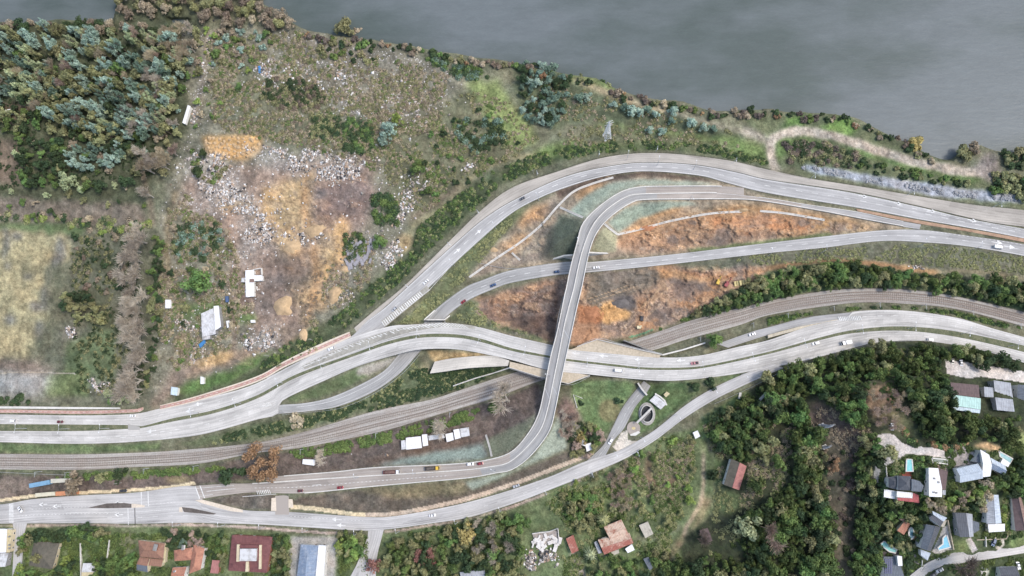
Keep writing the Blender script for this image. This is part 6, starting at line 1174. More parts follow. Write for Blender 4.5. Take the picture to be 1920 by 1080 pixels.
# ------------------------------------------------------------------ street lamps, poles, pylon
ST = plain('lamp_steel', (190, 194, 198), .5, .1, 1); LED = plain('lamp_head', (226, 228, 228), .4, .05, 1)
def lamp_parts(double, H_=10.5, arm=2.2):
    p = []; mb = MB(); mb.tube((0, 0, -.4), (0, 0, H_), .16, .09, 8); p.append(('pole', mb.mesh('pole'), ST))
    mb = MB(); mb.box((0, 0, .15), (.5, .5, .4)); p.append(('base', mb.mesh('base'), CONC_D))
    for s_ in ((1, -1) if double else (1,)):
        mb = MB(); mb.tube((0, 0, H_ - .1), (s_ * arm, 0, H_ + .35), .09, .07, 6); p.append(('arm', mb.mesh('arm'), ST))
        mb = MB(); mb.box((s_ * (arm + .4), 0, H_ + .38), (1.0, .42, .16), top=.8); p.append(('lamp_head', mb.mesh('lamp_head'), LED))
    return p
L1, L2 = lamp_parts(False), lamp_parts(True)
def lamps(pts, where, parts, z=None, group=None, aim=None):
    for i, (x, y) in enumerate(pts):
        zz = z(x, y) if z else float(hgt(x, y)); nx_ = pts[i + 1] if i + 1 < len(pts) else pts[i - 1]; d = P(*nx_, zz) - P(x, y, zz); n_ = Vector((-d.y, d.x, 0))
        if aim is not None and n_.y * aim < 0: n_ = -n_
        place_parts(parts, 'street_lamp', P(x, y, zz), n_, '%s lamp post %s' % (nth(i, len(pts)), where), 'street lamp', group or 'street lamps ' + where)
lamps([(50, 803), (130, 804), (205, 803)], 'on the left grass strip of the dual carriageway', L2, lambda x, y: .95)
lamps([(372, 774), (452, 756), (530, 718), (610, 685), (700, 651), (787, 630), (901, 639), (985, 660), (1100, 682), (1195, 691), (1313, 688), (1405, 672), (1500, 647), (1605, 621), (1702, 616), (1802, 626), (1890, 649)], 'in the narrow green carriageway median', L2, lambda x, y: float(zroad(MD)(x, y)))
lamps([(765, 538), (843, 461), (897, 401), (1007, 329), (1122, 293), (1230, 284), (1375, 306), (1519, 336), (1700, 366), (1860, 389)], 'along the fence of the gravel shoulder', L1, aim=-1)
lamps([(852, 498), (930, 430), (1010, 376)], 'on the inner side of the northern bend', L1, aim=1)
lamps([(339, 983), (422, 984), (497, 988), (577, 994), (672, 999), (749, 996), (858, 979), (940, 956), (1025, 925), (1112, 893), (1196, 854)], 'along the lower kerb of the lower street', L1, aim=1)
lamps([(1151, 846), (1201, 820), (1266, 778), (1334, 730), (1390, 702)], 'on the upper side of the climbing street', L1, aim=-1)
lamps([(672, 895), (780, 887), (930, 882), (1031, 705), (1085, 460), (1292, 376)], 'on the curved flyover and its ramps', L1, lambda x, y: float(zroad(FR)(x, y)))
lamps([(1175, 300), (1232, 310), (1300, 318)], 'beside the top of the northern bend', L1, aim=1)
lamps([(1440, 480), (1540, 474), (1722, 462), (1824, 468)], 'on the bank below the middle road', L1, aim=1)
def mast(x, y, i, n):
    z = float(hgt(x, y)); p = []
    return place_parts(MASTP, 'catenary_mast', P(x, y, z), Vector((0, 1, 0)), '%s grey catenary mast along the railway' % nth(i, n), 'mast', 'catenary masts along the railway')
MASTP = []
mb = MB(); mb.tube((0, 0, -.5), (0, 0, 7.5), .16, .12, 6); MASTP.append(('post', mb.mesh('post'), ST)); mb = MB(); mb.tube((0, 0, 7), (-3.4, 0, 6.6), .07, .05, 4); MASTP.append(('cantilever', mb.mesh('cantilever'), ST)); mb = MB(); mb.tube((0, 0, 5.6), (-3.2, 0, 6.5), .05, .05, 4); MASTP.append(('stay', mb.mesh('stay'), ST))
ms = [(79, 884), (135, 885), (280, 878), (372, 873), (475, 855), (570, 842), (709, 812), (846, 774), (937, 746), (1224, 661), (1310, 634), (1408, 608), (1472, 590), (1557, 577), (1642, 571), (1727, 574), (1814, 585), (1902, 610)]
for i, q in enumerate(ms): mast(*q, i, len(ms))
# lattice pylon
def pylon(x, y, H_, label, base=2.2, m=None, arms=True):
    z = float(hgt(x, y)); t = empty('pylon', P(x, y, z), .4, label, 'pylon'); m = m or plain('pylon_white', (226, 228, 228), .5, .1, 1)
    def w_(h): return base * (1 - h / H_) + .25
    for sx, sy in ((1, 1), (1, -1), (-1, -1), (-1, 1)):
        mb = MB(); mb.tube((sx * base, sy * base, -.5), (sx * .25, sy * .25, H_), .17, .1, 4); o = mb.build('leg', m); o.parent = t
    br = MB(); h = 0; hs = [0]
    while h < H_ - 2: h += max(1.6, w_(h) * 1.6); hs.append(min(h, H_ - .5))
    cs = ((1, 1), (1, -1), (-1, -1), (-1, 1))
    for a, b in zip(hs[:-1], hs[1:]):
        for k in range(4):
            p, q = cs[k], cs[(k + 1) % 4]; br.tube((p[0] * w_(a), p[1] * w_(a), a), (q[0] * w_(b), q[1] * w_(b), b), .09, n=3); br.tube((q[0] * w_(a), q[1] * w_(a), a), (p[0] * w_(b), p[1] * w_(b), b), .09, n=3); br.tube((p[0] * w_(b), p[1] * w_(b), b), (q[0] * w_(b), q[1] * w_(b), b), .06, n=3)
    o = br.build('bracing', m); o.parent = t; o['kind'] = 'stuff'
    if arms:
        for hh, ln in ((H_ - 1.5, 2.6), (H_ - 5, 3.6), (H_ - 8.5, 3.0)):
            for s_ in (-1, 1):
                mb = MB(); mb.tube((0, 0, hh + .7), (s_ * ln, 0, hh), .12, .07, 4); mb.tube((0, 0, hh - .3), (s_ * ln, 0, hh), .1, .06, 4); o = mb.build('cross_arm', m); o.parent = t
    for sx, sy in cs: mb = MB(); mb.box((sx * base, sy * base, .2), (1.3, 1.3, .9)); o = mb.build('footing', PALE); o.parent = t
pylon(1138, 257, 27, 'tall white lattice pylon standing in the meadow by the river'); pylon(1541, 799, 17, 'slim grey lattice mast in the clearing of the wooded hill', 1.0, plain('pylon_grey', (170, 176, 184), .5, .1, 1), True); pylon(1546, 838, 8, 'short grey lattice mast lower down the hill clearing', .7, plain('pylon_grey', (170, 176, 184), .5, .1, 1), True)
def pole(x, y, H_, label, m=None):
    z = float(hgt(x, y)); t = empty('utility_pole', P(x, y, z), .3, label, 'pole'); m = m or plain('pole_concrete', (176, 170, 160), .9, .1, 1)
    mb = MB(); mb.tube((0, 0, -.4), (0, 0, H_), .2, .12, 6); o = mb.build('post', m); o.parent = t
    mb = MB(); mb.box((0, 0, H_ - .8), (2.4, .14, .14)); o = mb.build('cross_arm', m); o.parent = t
for x, y, h_, lb in ((1538, 476, 9, 'white topped utility pole above the dirt path east of the plant yard'), (106, 700, 9, 'leaning pole by the white line of the grey sports ground'), (505, 668, 8, 'thin pole on the slope above the red cycle lane, lower one'), (587, 638, 8, 'thin pole on the slope above the red cycle lane, upper one'), (1372, 838, 7, 'white post on the grass below the climbing street'), (1413, 878, 8, 'pole right of the lone red roofed house'), (228, 905, 8, 'pole by the yard fence near the dark tree'), (1000, 325, 7, 'short pole on the meadow side of the shoulder fence')):
    pole(x, y, h_, lb)
# pale concrete stairs in the wood
for px, lb in (([(1424, 750), (1444, 729)], 'long pale concrete stair glimpsed in the wood'), ([(1411, 773), (1417, 766)], 'short pale concrete stair lower in the wood'), ([(1386, 748), (1388, 736)], 'short white wall on the grass beside the climbing street')):
    t = empty('stair', G(*px[0]), label=lb, cat='stair'); mb = MB(); strip_wall(mb, [G(*px[0], .3), G(*px[1], .3)], 1.5, 1.2, -.6); adopt(mb.build('flight', PALE), t); mb = MB(); strip_wall(mb, [G(px[0][0] + 2, px[0][1] + 1, .5), G(px[1][0] + 2, px[1][1] + 1, .5)], .25, 1.3, -.6); adopt(mb.build('side_wall', CONCRETE), t)
# boundary walls
for px, lb, h_ in (([(153, 1018), (154, 1080)], 'white boundary wall between garden plots at the lower left', 1.6), ([(207, 1012), (202, 1050)], 'grey boundary wall between garden plots right of the cypress pair', 1.4), ([(1092, 747), (1075, 740), (1082, 765)], 'fence line on the grass under the flyover end', 1.2), ([(1660, 875), (1662, 900), (1655, 915)], 'pale wall along the lane left of the dark hipped villa', 1.4), ([(1650, 955), (1660, 945), (1678, 938)], 'curved pale garden path wall below the red terrace', .6), ([(1728, 1050), (1726, 1070), (1735, 1062)], 'pale boundary wall around the reddish yard by the lane', 1.2), ([(1786, 1030), (1780, 1000), (1775, 975)], 'tan wall on the right side of the angular pool', 1.6), ([(1846, 1006), (1847, 1025)], 'cream fence left of the blue car', 1.4), ([(1830, 1012), (1885, 1010), (1890, 1000)], 'low tan garden wall below the cream roof end', 1.0)):
    t = empty('boundary_wall', G(*px[0]), label=lb, cat='wall'); mb = MB(); strip_wall(mb, [G(x, y) for x, y in px], .4, h_ + .5, -.5); adopt(mb.build('wall_face', PLAZA if 'tan' in lb else PALE), t)
# ------------------------------------------------------------------ vegetation
def unit(n): v = rng.normal(size=(n, 3)); return v / np.linalg.norm(v, axis=1)[:, None]
def quads(c, nrm, s, asp=1.0, droop=0.0):
    """leaf sprays: one small four-cornered face each"""
    n = len(c); r = unit(n); t = np.cross(nrm, r); t /= np.linalg.norm(t, axis=1)[:, None] + 1e-9; b = np.cross(nrm, t); b[:, 2] -= droop; b /= np.linalg.norm(b, axis=1)[:, None] + 1e-9
    s = np.broadcast_to(np.asarray(s, float), (n,))[:, None]; k = .75 + .5 * rng.random((n, 1))
    t = t * s * k; b = b * s * asp * k
    v = np.stack([c - t * .6 - b * .2, c + b * -.1 + t * .0 - b * .9, c + t * .6 + b * .2, c + b], 1)
    return v.reshape(-1, 3), np.arange(n * 4).reshape(n, 4)
def lobe_cloud(L, nl, s0, up=.25, inner=.25, jit=.55, asp=1.0, droop=0.0):
    """L: rows cx,cy,cz,rx,ry,rz"""
    L = np.array(L); a = (L[:, 3] * L[:, 4] + L[:, 3] * L[:, 5]) ; k = rng.choice(len(L), nl, p=a / a.sum()); d = unit(nl)
    rad = np.where(rng.random(nl) < inner, .4 + .5 * rng.random(nl), .88 + .2 * rng.random(nl))
    c = L[k, :3] + d * L[k, 3:6] * rad[:, None]; n = d + jit * unit(nl); n[:, 2] += up; n /= np.linalg.norm(n, axis=1)[:, None]
    return quads(c, n, s0 * (.55 + .9 * rng.random(nl)), asp, droop)
def limb_mesh(segs):
    mb = MB()
    for p, q, r0, r1 in segs: mb.tube(p, q, r0, r1, 5)
    return mb.mesh('trunk')
def joined(name, parts):
    vs = []; fs = []; o = 0
    for v, f in parts: vs.append(v); fs.append(f + o); o += len(v)
    return npmesh(name, np.concatenate(vs), np.concatenate(fs))
def broad(seed, tall=1.0, nl=900, s=.115):
    r = random.Random(seed); L = []; segs = [((0, 0, -.2), (0, 0, .7 * tall), .09, .065)]; e = r.uniform(.75, 1.25)
    for i in range(r.randint(9, 15)):
        a = r.uniform(0, 6.28); d = r.uniform(.15, .95); z = (1.2 - .35 * d * d + r.uniform(-.3, .4)) * tall; q = r.uniform(.18, .46) * (1.1 - .3 * d)
        L.append((d * math.cos(a) * e, d * math.sin(a) / e, z, q, q, q * r.uniform(.7, 1.1))); segs.append(((0, 0, .6 * tall), (d * math.cos(a) * .8 * e, d * math.sin(a) * .8 / e, z), .05, .015))
    L.append((r.uniform(-.2, .2), r.uniform(-.2, .2), 1.5 * tall, .42, .42, .4)); v, f = lobe_cloud(L, nl, s, .25, .35, .65)
    return npmesh('crown', v, f), limb_mesh(segs)
def euca(seed, nl=980):
    r = random.Random(seed); L = []; lx, ly = r.uniform(-.25, .25), r.uniform(-.25, .25); H_ = 3.7; segs = [((0, 0, -.2), (lx, ly, H_), .1, .02)]
    for i in range(20):
        z = .9 + (H_ - .8) * (i + r.random() * .6) / 20; k = 1.0 - .5 * abs(z / H_ - .5); a = r.uniform(0, 6.28); d = r.uniform(.15, .85) * k; q = r.uniform(.2, .34) * k
        x, y = lx * z / H_ + d * math.cos(a), ly * z / H_ + d * math.sin(a); L.append((x, y, z, q, q, q * 1.9)); segs.append(((lx * z / H_ * .9, ly * z / H_ * .9, z - .4), (x, y, z), .03, .01))
    v, f = lobe_cloud(L, nl, .1, .15, .45, .8, 2.0, .9); return npmesh('crown', v, f), limb_mesh(segs)
def bare(seed, tall=2.0, tw=800):
    r = random.Random(seed); segs = []; tips = []
    def grow(p, d, l, rad, k):
        q = p + d * l; segs.append((p, q, rad, rad * .65))
        if k == 0: tips.append((q, d)); return
        tips.append((q, d))
        for _ in range(r.randint(2, 3)):
            e = (d + Vector((r.uniform(-.8, .8), r.uniform(-.8, .8), r.uniform(-.1, .5)))).normalized(); grow(q, e, l * r.uniform(.62, .8), rad * .62, k - 1)
    grow(Vector((0, 0, -.1)), Vector((r.uniform(-.1, .1), r.uniform(-.1, .1), 1)).normalized(), .62 * tall / 2, .075, 4)
    T = np.array([t for t, _ in tips]); D = np.array([d for _, d in tips]); k = rng.integers(0, len(T), tw); d = D[k] + .8 * unit(tw); d[:, 2] += .25; d /= np.linalg.norm(d, axis=1)[:, None]
    a = T[k] + .06 * rng.normal(size=(tw, 3)); e = a + d * (.22 + .26 * rng.random((tw, 1))); n = np.cross(d, unit(tw)); n = n / (np.linalg.norm(n, axis=1)[:, None] + 1e-9) * .014
    v = np.stack([a - n, a + n, e + n * .3, e - n * .3], 1).reshape(-1, 3)
    return npmesh('twigs', v, np.arange(tw * 4).reshape(tw, 4)), limb_mesh(segs)
def shrub(seed, nl=420, s=.17):
    r = random.Random(seed); L = []; segs = []
    for i in range(r.randint(6, 9)):
        a = r.uniform(0, 6.28); d = r.uniform(.1, .7); q = r.uniform(.25, .42); L.append((d * math.cos(a), d * math.sin(a), q * .8 + r.uniform(0, .3), q, q, q * .85)); segs.append(((0, 0, -.1), (d * math.cos(a) * .8, d * math.sin(a) * .8, q), .03, .012))
    v, f = lobe_cloud(L, nl, s); return npmesh('crown', v, f), limb_mesh(segs)
def palm(seed):
    v = []; n = 0
    for i in range(22):
        a = i * 2.4; e = rng.uniform(-.2, .7); pr = None
        for k in range(6):
            t = k / 5; r_ = t * 1.0; z = 1.9 + e * t - .9 * t * t; c = np.array((r_ * math.cos(a), r_ * math.sin(a), z)); w_ = .12 * (1 - t * .8); nrm = np.array((-math.sin(a), math.cos(a), 0)) * w_
            if pr is not None: v += [pr[0] - pr[1], pr[0] + pr[1], c + nrm, c - nrm]
            pr = (c, nrm)
    v = np.array(v); return npmesh('fronds', v, np.arange(len(v)).reshape(-1, 4)), limb_mesh([((0, 0, -.2), (0, 0, 1.9), .14, .12)])
def autumn(seed):
    r = random.Random(seed); L = []; segs = [((0, 0, -.2), (0, 0, .5), .08, .06)]
    for i in range(34):
        a = r.uniform(0, 6.28); d = math.sqrt(r.random()) * .85; q = r.uniform(.12, .24); z = .55 + .55 * math.sqrt(1 - min(.99, d * d)) + r.uniform(-.12, .08); L.append((d * math.cos(a), d * math.sin(a), z, q, q, q)); segs.append(((0, 0, .4), (d * math.cos(a) * .9, d * math.sin(a) * .9, z), .03, .008))
    v, f = lobe_cloud(L, 3000, .045, .2, .5, .8); return npmesh('crown', v, f), limb_mesh(segs)
PROTO = dict(autumn=[autumn(1)], broad=[broad(i) for i in range(8)], tall=[broad(20 + i, 1.7) for i in range(3)], euca=[euca(i) for i in range(4)], bare=[bare(i) for i in range(4)], shrub=[shrub(i) for i in range(5)], palm=[palm(0)], willow=[broad(40 + i, .8, 1000, .09) for i in range(3)])
BARK = plain('bark', (112, 100, 88), .95, .3, 2); BARKG = plain('bark_grey', (168, 160, 148), .95, .25, 2)
LM = dict(
 forest=leafmat('leaf_forest', (60, 80, 46), .4, .015, (98, 108, 54)), dark=leafmat('leaf_dark', (52, 70, 48), .4, .012, (72, 88, 52)), green=leafmat('leaf_green', (78, 104, 56), .4, .02, (112, 130, 66)), bright=leafmat('leaf_bright', (104, 130, 60), .35, .02, (140, 152, 76)), olive=leafmat('leaf_olive', (112, 116, 78), .4, .015, (146, 142, 96)), bluish=leafmat('leaf_bluish', (122, 146, 132), .42, .012, (150, 166, 146)), bluedark=leafmat('leaf_blue_dark', (92, 116, 102), .42, .012, (116, 136, 112)), pale=leafmat('leaf_pale', (138, 150, 110), .35, .01, (164, 168, 124)), yellow=leafmat('leaf_yellow', (146, 132, 80), .35, .012, (160, 140, 86)), yolive=leafmat('leaf_yellow_olive', (116, 116, 78), .35, .012, (134, 130, 84)), orange=leafmat('leaf_orange', (146, 116, 84), .35, .008, (152, 122, 88)), redbr=leafmat('leaf_red_brown', (142, 100, 88), .35, .01, (150, 108, 92)), brown=leafmat('leaf_brown', (118, 106, 90), .35, .012, (134, 118, 98)), dry=leafmat('leaf_dry', (146, 134, 112), .35, .01, (160, 144, 118)), twig=leafmat('twig_grey', (156, 146, 132), .3, .006, (168, 156, 140)), twigbr=leafmat('twig_brown', (146, 126, 112), .3, .008, (150, 130, 118)), purple=leafmat('leaf_purple', (92, 82, 76), .3, .01, (104, 92, 82)))
_cm = {}
def plant(kind, x, y, R, leaf, label, name, cat, group=None, tall=1.0, z=None, root=True):
    k = rng.integers(0, len(PROTO[kind])); key = (kind, int(k), leaf)
    if key not in _cm:
        cr, tr = PROTO[kind][k]; c2 = cr.copy(); c2.materials.clear(); c2.materials.append(LM[leaf]); t2 = tr.copy(); t2.materials.clear(); t2.materials.append(BARKG if kind == 'bare' else BARK); _cm[key] = (c2, t2)
    c2, t2 = _cm[key]; zz = float(hgt(x, y)) if z is None else z
    t = empty(name, P(x, y, zz), rng.uniform(0, 6.28), label, cat, group); t.scale = (R, R, R * tall * rng.uniform(.9, 1.12))
    o = bpy.data.objects.new('stems' if kind == 'shrub' else 'trunk', t2); COL.objects.link(o); o.parent = t
    o = bpy.data.objects.new('twigs' if kind == 'bare' else ('fronds' if kind == 'palm' else 'crown'), c2); COL.objects.link(o); o.parent = t
    return t
AVOID = [np.array(b, float) for b in BUILT]
def blocked(x, y, m=3):
    for b in AVOID:
        if b[:, 0].min() - m < x < b[:, 0].max() + m and b[:, 1].min() - m < y < b[:, 1].max() + m: return True
    for r in ROADS.values():
        d = np.hypot(r.c[:, 0] - x, r.c[:, 1] - y); i = int(np.argmin(d))
        if d[i] < r.hw[i] / .36 + m: return True
    d = np.hypot(HILLRD.c[:, 0] - x, HILLRD.c[:, 1] - y); i = int(np.argmin(d)); return d[i] < HILLRD.hw[i] / .36 + m
LANES = [[(1771, 673), (1830, 682), (1930, 697), (1930, 722), (1840, 708), (1776, 703)], [(1643, 813), (1680, 815), (1705, 834), (1774, 840), (1774, 862), (1700, 852), (1680, 870), (1655, 878), (1648, 906), (1635, 906)], [(1698, 858), (1714, 858), (1714, 888), (1698, 888)], [(1870, 842), (1902, 858), (1896, 872), (1872, 858)], [(1755, 990), (1786, 990), (1788, 1034), (1750, 1040)], [(1702, 986), (1716, 986), (1716, 1014), (1702, 1014)], [(1648, 1012), (1686, 1028), (1682, 1040), (1648, 1024)], [(1820, 836), (1876, 828), (1880, 842), (1826, 846)], [(1302, 812), (1332, 812), (1330, 930), (1306, 930)], [(1780, 1008), (1840, 1008), (1840, 1040), (1780, 1040)], [(1185, 725), (1255, 725), (1255, 820), (1170, 820)], [(545, 1003), (636, 1003), (636, 1095), (540, 1095)], [(1280, 940), (1330, 940), (1330, 1000), (1270, 1010)], [(980, 992), (1054, 986), (1054, 1078), (980, 1078)]]
LANES.append([tuple(p + (p - c)) if 0 else tuple(p) for p, c in zip(HILLRD.a, HILLRD.c)] + [tuple(p) for p in HILLRD.b[::-1]])
def scatter(poly, d, nmax, tries=40, block=2, jx=None):
    xs = [p[0] for p in poly]; ys = [p[1] for p in poly]; out = []; N_ = nmax * tries
    cx = rng.uniform(min(xs), max(xs), N_); cy = rng.uniform(min(ys), max(ys), N_); ok = inpoly(cx, cy, poly)
    for L in LANES: ok &= ~inpoly(cx, cy, L)
    for x, y in zip(cx[ok], cy[ok]):
        if len(out) >= nmax: break
        if out and min((a - x) ** 2 + (b - y) ** 2 for a, b in out) < d * d: continue
        if block is not None and blocked(x, y, block): continue
        out.append((float(x), float(y)))
    return out
def grove(poly, d, n, kind, leafs, R, label, name, cat, group, tall=1.0, block=2):
    for x, y in scatter(poly, d, n, block=block):
        plant(kind, x, y, rng.uniform(*R), leafs[rng.integers(0, len(leafs))], label, name, cat, group, tall)
def cover(name, label, polys, n, leaf, rad, s, per=46, flat=.6, block=1.5, gap=.42):
    C_ = []
    tot = sum(abs(sum(p[i][0] * p[(i + 1) % len(p)][1] - p[(i + 1) % len(p)][0] * p[i][1] for i in range(len(p)))) for p in polys)
    for p in polys:
        a = abs(sum(p[i][0] * p[(i + 1) % len(p)][1] - p[(i + 1) % len(p)][0] * p[i][1] for i in range(len(p)))); k = int(n * a / tot) * 3 + 30
        xs = [q[0] for q in p]; ys = [q[1] for q in p]; x = rng.uniform(min(xs), max(xs), k * 3); y = rng.uniform(min(ys), max(ys), k * 3); ok = inpoly(x, y, p) & (fbm(x, y, 20, 3, 30) > gap); x, y = x[ok], y[ok]
        keep = np.ones(len(x), bool)
        for r in ROADS.values():
            for i in range(0, r.n, 1):
                keep &= (x - r.c[i, 0]) ** 2 + (y - r.c[i, 1]) ** 2 > (r.hw[i] / .36 + block + rad[1]) ** 2
        for b in AVOID: keep &= ~((x > b[:, 0].min() - 2) & (x < b[:, 0].max() + 2) & (y > b[:, 1].min() - 2) & (y < b[:, 1].max() + 2))
        for L in LANES: keep &= ~inpoly(x, y, L)
        x, y = x[keep][:int(n * a / tot) + 5], y[keep][:int(n * a / tot) + 5]; C_.append(np.stack([x, y], 1))
    c = np.concatenate(C_); W_ = PN(c[:, 0], c[:, 1], hgt(c[:, 0], c[:, 1])); r = rng.uniform(*rad, len(c)); k = np.repeat(np.arange(len(c)), per); d = unit(len(k)); d[:, 2] = np.abs(d[:, 2])
    pos = W_[k] + d * np.stack([r[k], r[k], r[k] * flat], 1) * (.55 + .5 * rng.random((len(k), 1))); nn = d + .6 * unit(len(k)); nn[:, 2] += .3; nn /= np.linalg.norm(nn, axis=1)[:, None]
    v, f = quads(pos, nn, s); o = link(name, npmesh(name, v, f), LM[leaf]); tag(o, label, 'undergrowth', None, 'stuff')
def thicket(poly, n, leafs, R, where):
    u = sorted(set(leafs))
    for q, lf in enumerate(u): cover('thicket', 'dense %s thicket: %s' % ({'dark': 'dark green', 'bluedark': 'blue-green', 'purple': 'purple-brown', 'bright': 'bright green'}.get(lf, lf), where), [poly], max(4, int(n * 1.5 * leafs.count(lf) / len(leafs))), lf, (R[0] * .75, R[1] * .85), .55, 90, .8, 1.0, -1)
# -- north-west eucalyptus wood
NW = [(-30, 75), (60, 72), (110, 60), (215, 62), (300, 70), (345, 90), (350, 150), (330, 205), (320, 255), (250, 268), (150, 245), (90, 215), (-30, 190)]
grove([(170, 60), (330, 80), (350, 150), (250, 265), (200, 240), (-20, 230), (-20, 180)], 24, 26, 'bare', ['twig', 'dry', 'twigbr'], (4, 6.5), 'pale leafless tree showing through the upper left wood', 'bare_tree', 'tree', 'leafless trees inside the upper left wood', 1.2)
grove(NW, 12, 170, 'euca', ['bluish', 'bluish', 'bluedark', 'olive', 'pale'], (2.6, 4.8), 'grey-green eucalyptus leaning in the dense wood at the upper left', 'eucalyptus_tree', 'tree', 'eucalyptus trees of the upper left wood', 1.0)
grove(NW, 22, 60, 'broad', ['olive', 'dark', 'green', 'dark', 'yolive'], (2.6, 5.8), 'rounded olive green tree mixed into the eucalyptus wood at the upper left', 'broadleaf_tree', 'tree', 'rounded trees of the upper left wood', 1.25)
grove([(100, 160), (160, 150), (200, 240), (250, 270), (200, 275), (120, 230)], 17, 26, 'tall', ['yolive', 'olive', 'olive'], (3.0, 4.4), 'tall yellowish olive tree along the south edge of the upper left wood', 'tall_tree', 'tree', 'yellowish trees at the wood edge', 1.1)
grove([(-20, 215), (80, 215), (200, 262), (290, 275), (285, 310), (160, 262), (60, 245), (-20, 250)], 13, 34, 'broad', ['dark', 'green', 'olive'], (2.6, 4.2), 'dark bushy tree in the hedge lines south of the upper left wood', 'broadleaf_tree', 'tree', 'hedge trees south of the wood', 1.1)
grove([(40, 262), (130, 268), (140, 300), (120, 350), (50, 352)], 12, 32, 'broad', ['dark', 'green', 'dark'], (2.8, 4.2), 'dark green tree of the square orchard block at the left', 'orchard_tree', 'tree', 'orchard block at the left', 1.1)
grove([(138, 280), (235, 270), (240, 310), (170, 325), (140, 312)], 13, 18, 'euca', ['bluish', 'bluedark'], (2.6, 3.8), 'blue-green tree right of the square orchard block', 'eucalyptus_tree', 'tree', 'blue-green trees right of the orchard block', .75)
for x, y, R, lf, lb, kd, tl in ((141, 347, 6.2, 'pale', 'large pale green tree south-east of the square orchard block', 'broad', 1.1), (172, 352, 4.4, 'green', 'green tree right of the large pale one', 'broad', 1.1), (196, 353, 5.0, 'dark', 'dark green tree second right of the large pale one', 'broad', 1.0), (246, 345, 5.2, 'dark', 'solitary dark green tree left of the dirt track', 'broad', 1.1), (325, 176, 7.0, 'yolive', 'big golden olive tree at the right end of the upper left wood', 'broad', 1.2), (318, 140, 4.6, 'pale', 'pale bluish tree just above the golden olive tree', 'broad', 1.4), (330, 210, 5.0, 'olive', 'olive tree just below the golden olive tree', 'broad', 1.1), (385, 534, 9.0, 'green', 'big dark green tree beside the white huts in the dump', 'broad', .95), (384, 291, 3.6, 'dark', 'small dark round tree at the left of the orange heaps', 'broad', 1.0), (376, 321, 4.6, 'dark', 'dark green bush-like tree below the orange heaps', 'broad', .8), (735, 250, 6.2, 'bluish', 'blue-green tree on the right side of the dump', 'broad', 1.3), (724, 268, 4.4, 'bluish', 'smaller blue-green tree just below its larger twin in the dump', 'broad', 1.3), (748, 228, 4.4, 'bright', 'bright green tree above the blue-green pair in the dump', 'broad', 1.0), (783, 322, 5.4, 'green', 'isolated bright green tree amid white rubble east of the dump', 'broad', 1.0), (716, 457, 5.6, 'green', 'green tree by the grey concrete slabs', 'broad', .9), (800, 362, 3.6, 'green', 'small green tree on the tan path north of the road slope', 'broad', .9), (510, 862, 14.5, 'orange', 'huge orange-brown autumn tree beside the railway', 'autumn', 1.0), (447, 886, 7.6, 'dark', 'dark green tree by the ramp entrance, left of the orange tree', 'broad', 1.2), (156, 903, 8.0, 'brown', 'dark brownish tree beside the cream container', 'broad', 1.0), (196, 894, 4.0, 'olive', 'small olive tree right of the dark brownish one', 'broad', .9), (230, 890, 5.0, 'dark', 'low dark tree by the railway, right of the small olive one', 'broad', .8), (801, 1043, 8.0, 'redbr', 'round reddish brown tree in the bottom gardens', 'autumn', .8), (705, 1058, 5.5, 'redbr', 'smaller reddish tree by the bottom side street', 'willow', .9), (875, 1000, 7.2, 'yellow', 'yellowish feathery tree left of the dense dark gardens', 'willow', 1.1), (1338, 640, 5.2, 'green', 'single green tree at the tip of the grass wedge below the tracks', 'broad', 1.2), (1090, 822, 3.6, 'yellow', 'yellow-green tree left of the bright white house', 'broad', 1.2), (1390, 985, 8.0, 'pale', 'broad pale grey-green tree at the edge of the big wood', 'broad', 1.3), (1315, 1010, 7, 'purple', 'leafless purplish tree over the collapsed hut', 'bare', 1.0), (1445, 1000, 9.5, 'twigbr', 'large brown leafless tree inside the dark wood', 'bare', 1.2), (1800, 1066, 12.0, 'purple', 'wide purple-brown bare tree beside the lower right lane', 'bare', .8), (78, 1043, 3.4, 'yolive', 'small yellow-green tree rising through the old hipped roof', 'broad', 1.6), (1106, 1033, 4.6, 'pale', 'palm with radiating pale fronds beside the rusty roofed house', 'palm', 1.4), (1130, 970, 4.6, 'yolive', 'palm with olive fronds north of the rusty roofed house', 'palm', 1.3), (1654, 850, 6, 'olive', 'bushy tree overhanging the pale turning circle', 'broad', 1.1), (1560, 870, 4.0, 'orange', 'small orange-brown tree in the ravine', 'broad', 1.0), (828, 796, 9.0, 'twig', 'bare grey bush above the white roofs by the railway', 'bare', .6), (955, 752, 12.5, 'twig', 'wide bare grey tree left of the flyover by the tracks', 'bare', .8), (556, 790, 6.0, 'dry', 'dry straw coloured bush on the slope above the tracks', 'shrub', .8), (612, 858, 6.5, 'twig', 'small bare bush right of the shack by the orange tree', 'bare', .7), (648, 61, 7.6, 'yolive', 'round olive yellow tree standing alone on the river bank', 'broad', .9), (672, 62, 4.6, 'dry', 'straw coloured bush right of the lone bank tree', 'shrub', 1.0), (1716, 276, 6.6, 'yellow', 'golden yellow bush on the right river bank', 'shrub', 1.1), (1808, 290, 6.4, 'olive', 'olive bush in the small river inlet', 'shrub', 1.1), (1826, 280, 5.4, 'brown', 'brownish bush at the upper side of the small river inlet', 'shrub', 1.0), (1332, 720, 5.0, 'dark', 'dark bush on the grass between overpass and climbing street', 'shrub', 1.1), (1300, 724, 4.6, 'dark', 'another dark bush left on the grass below the overpass', 'shrub', 1.0), (1160, 752, 3.4, 'dark', 'little dark bush on the lawn beside the dead-end street', 'shrub', 1.2), (1090, 755, 2.6, 'dark', 'tiny dark bush on the left of the lawn', 'shrub', 1.0), (1334, 888, 4.0, 'dark', 'dark round bush by the dirt track near the lone house', 'shrub', 1.3)):
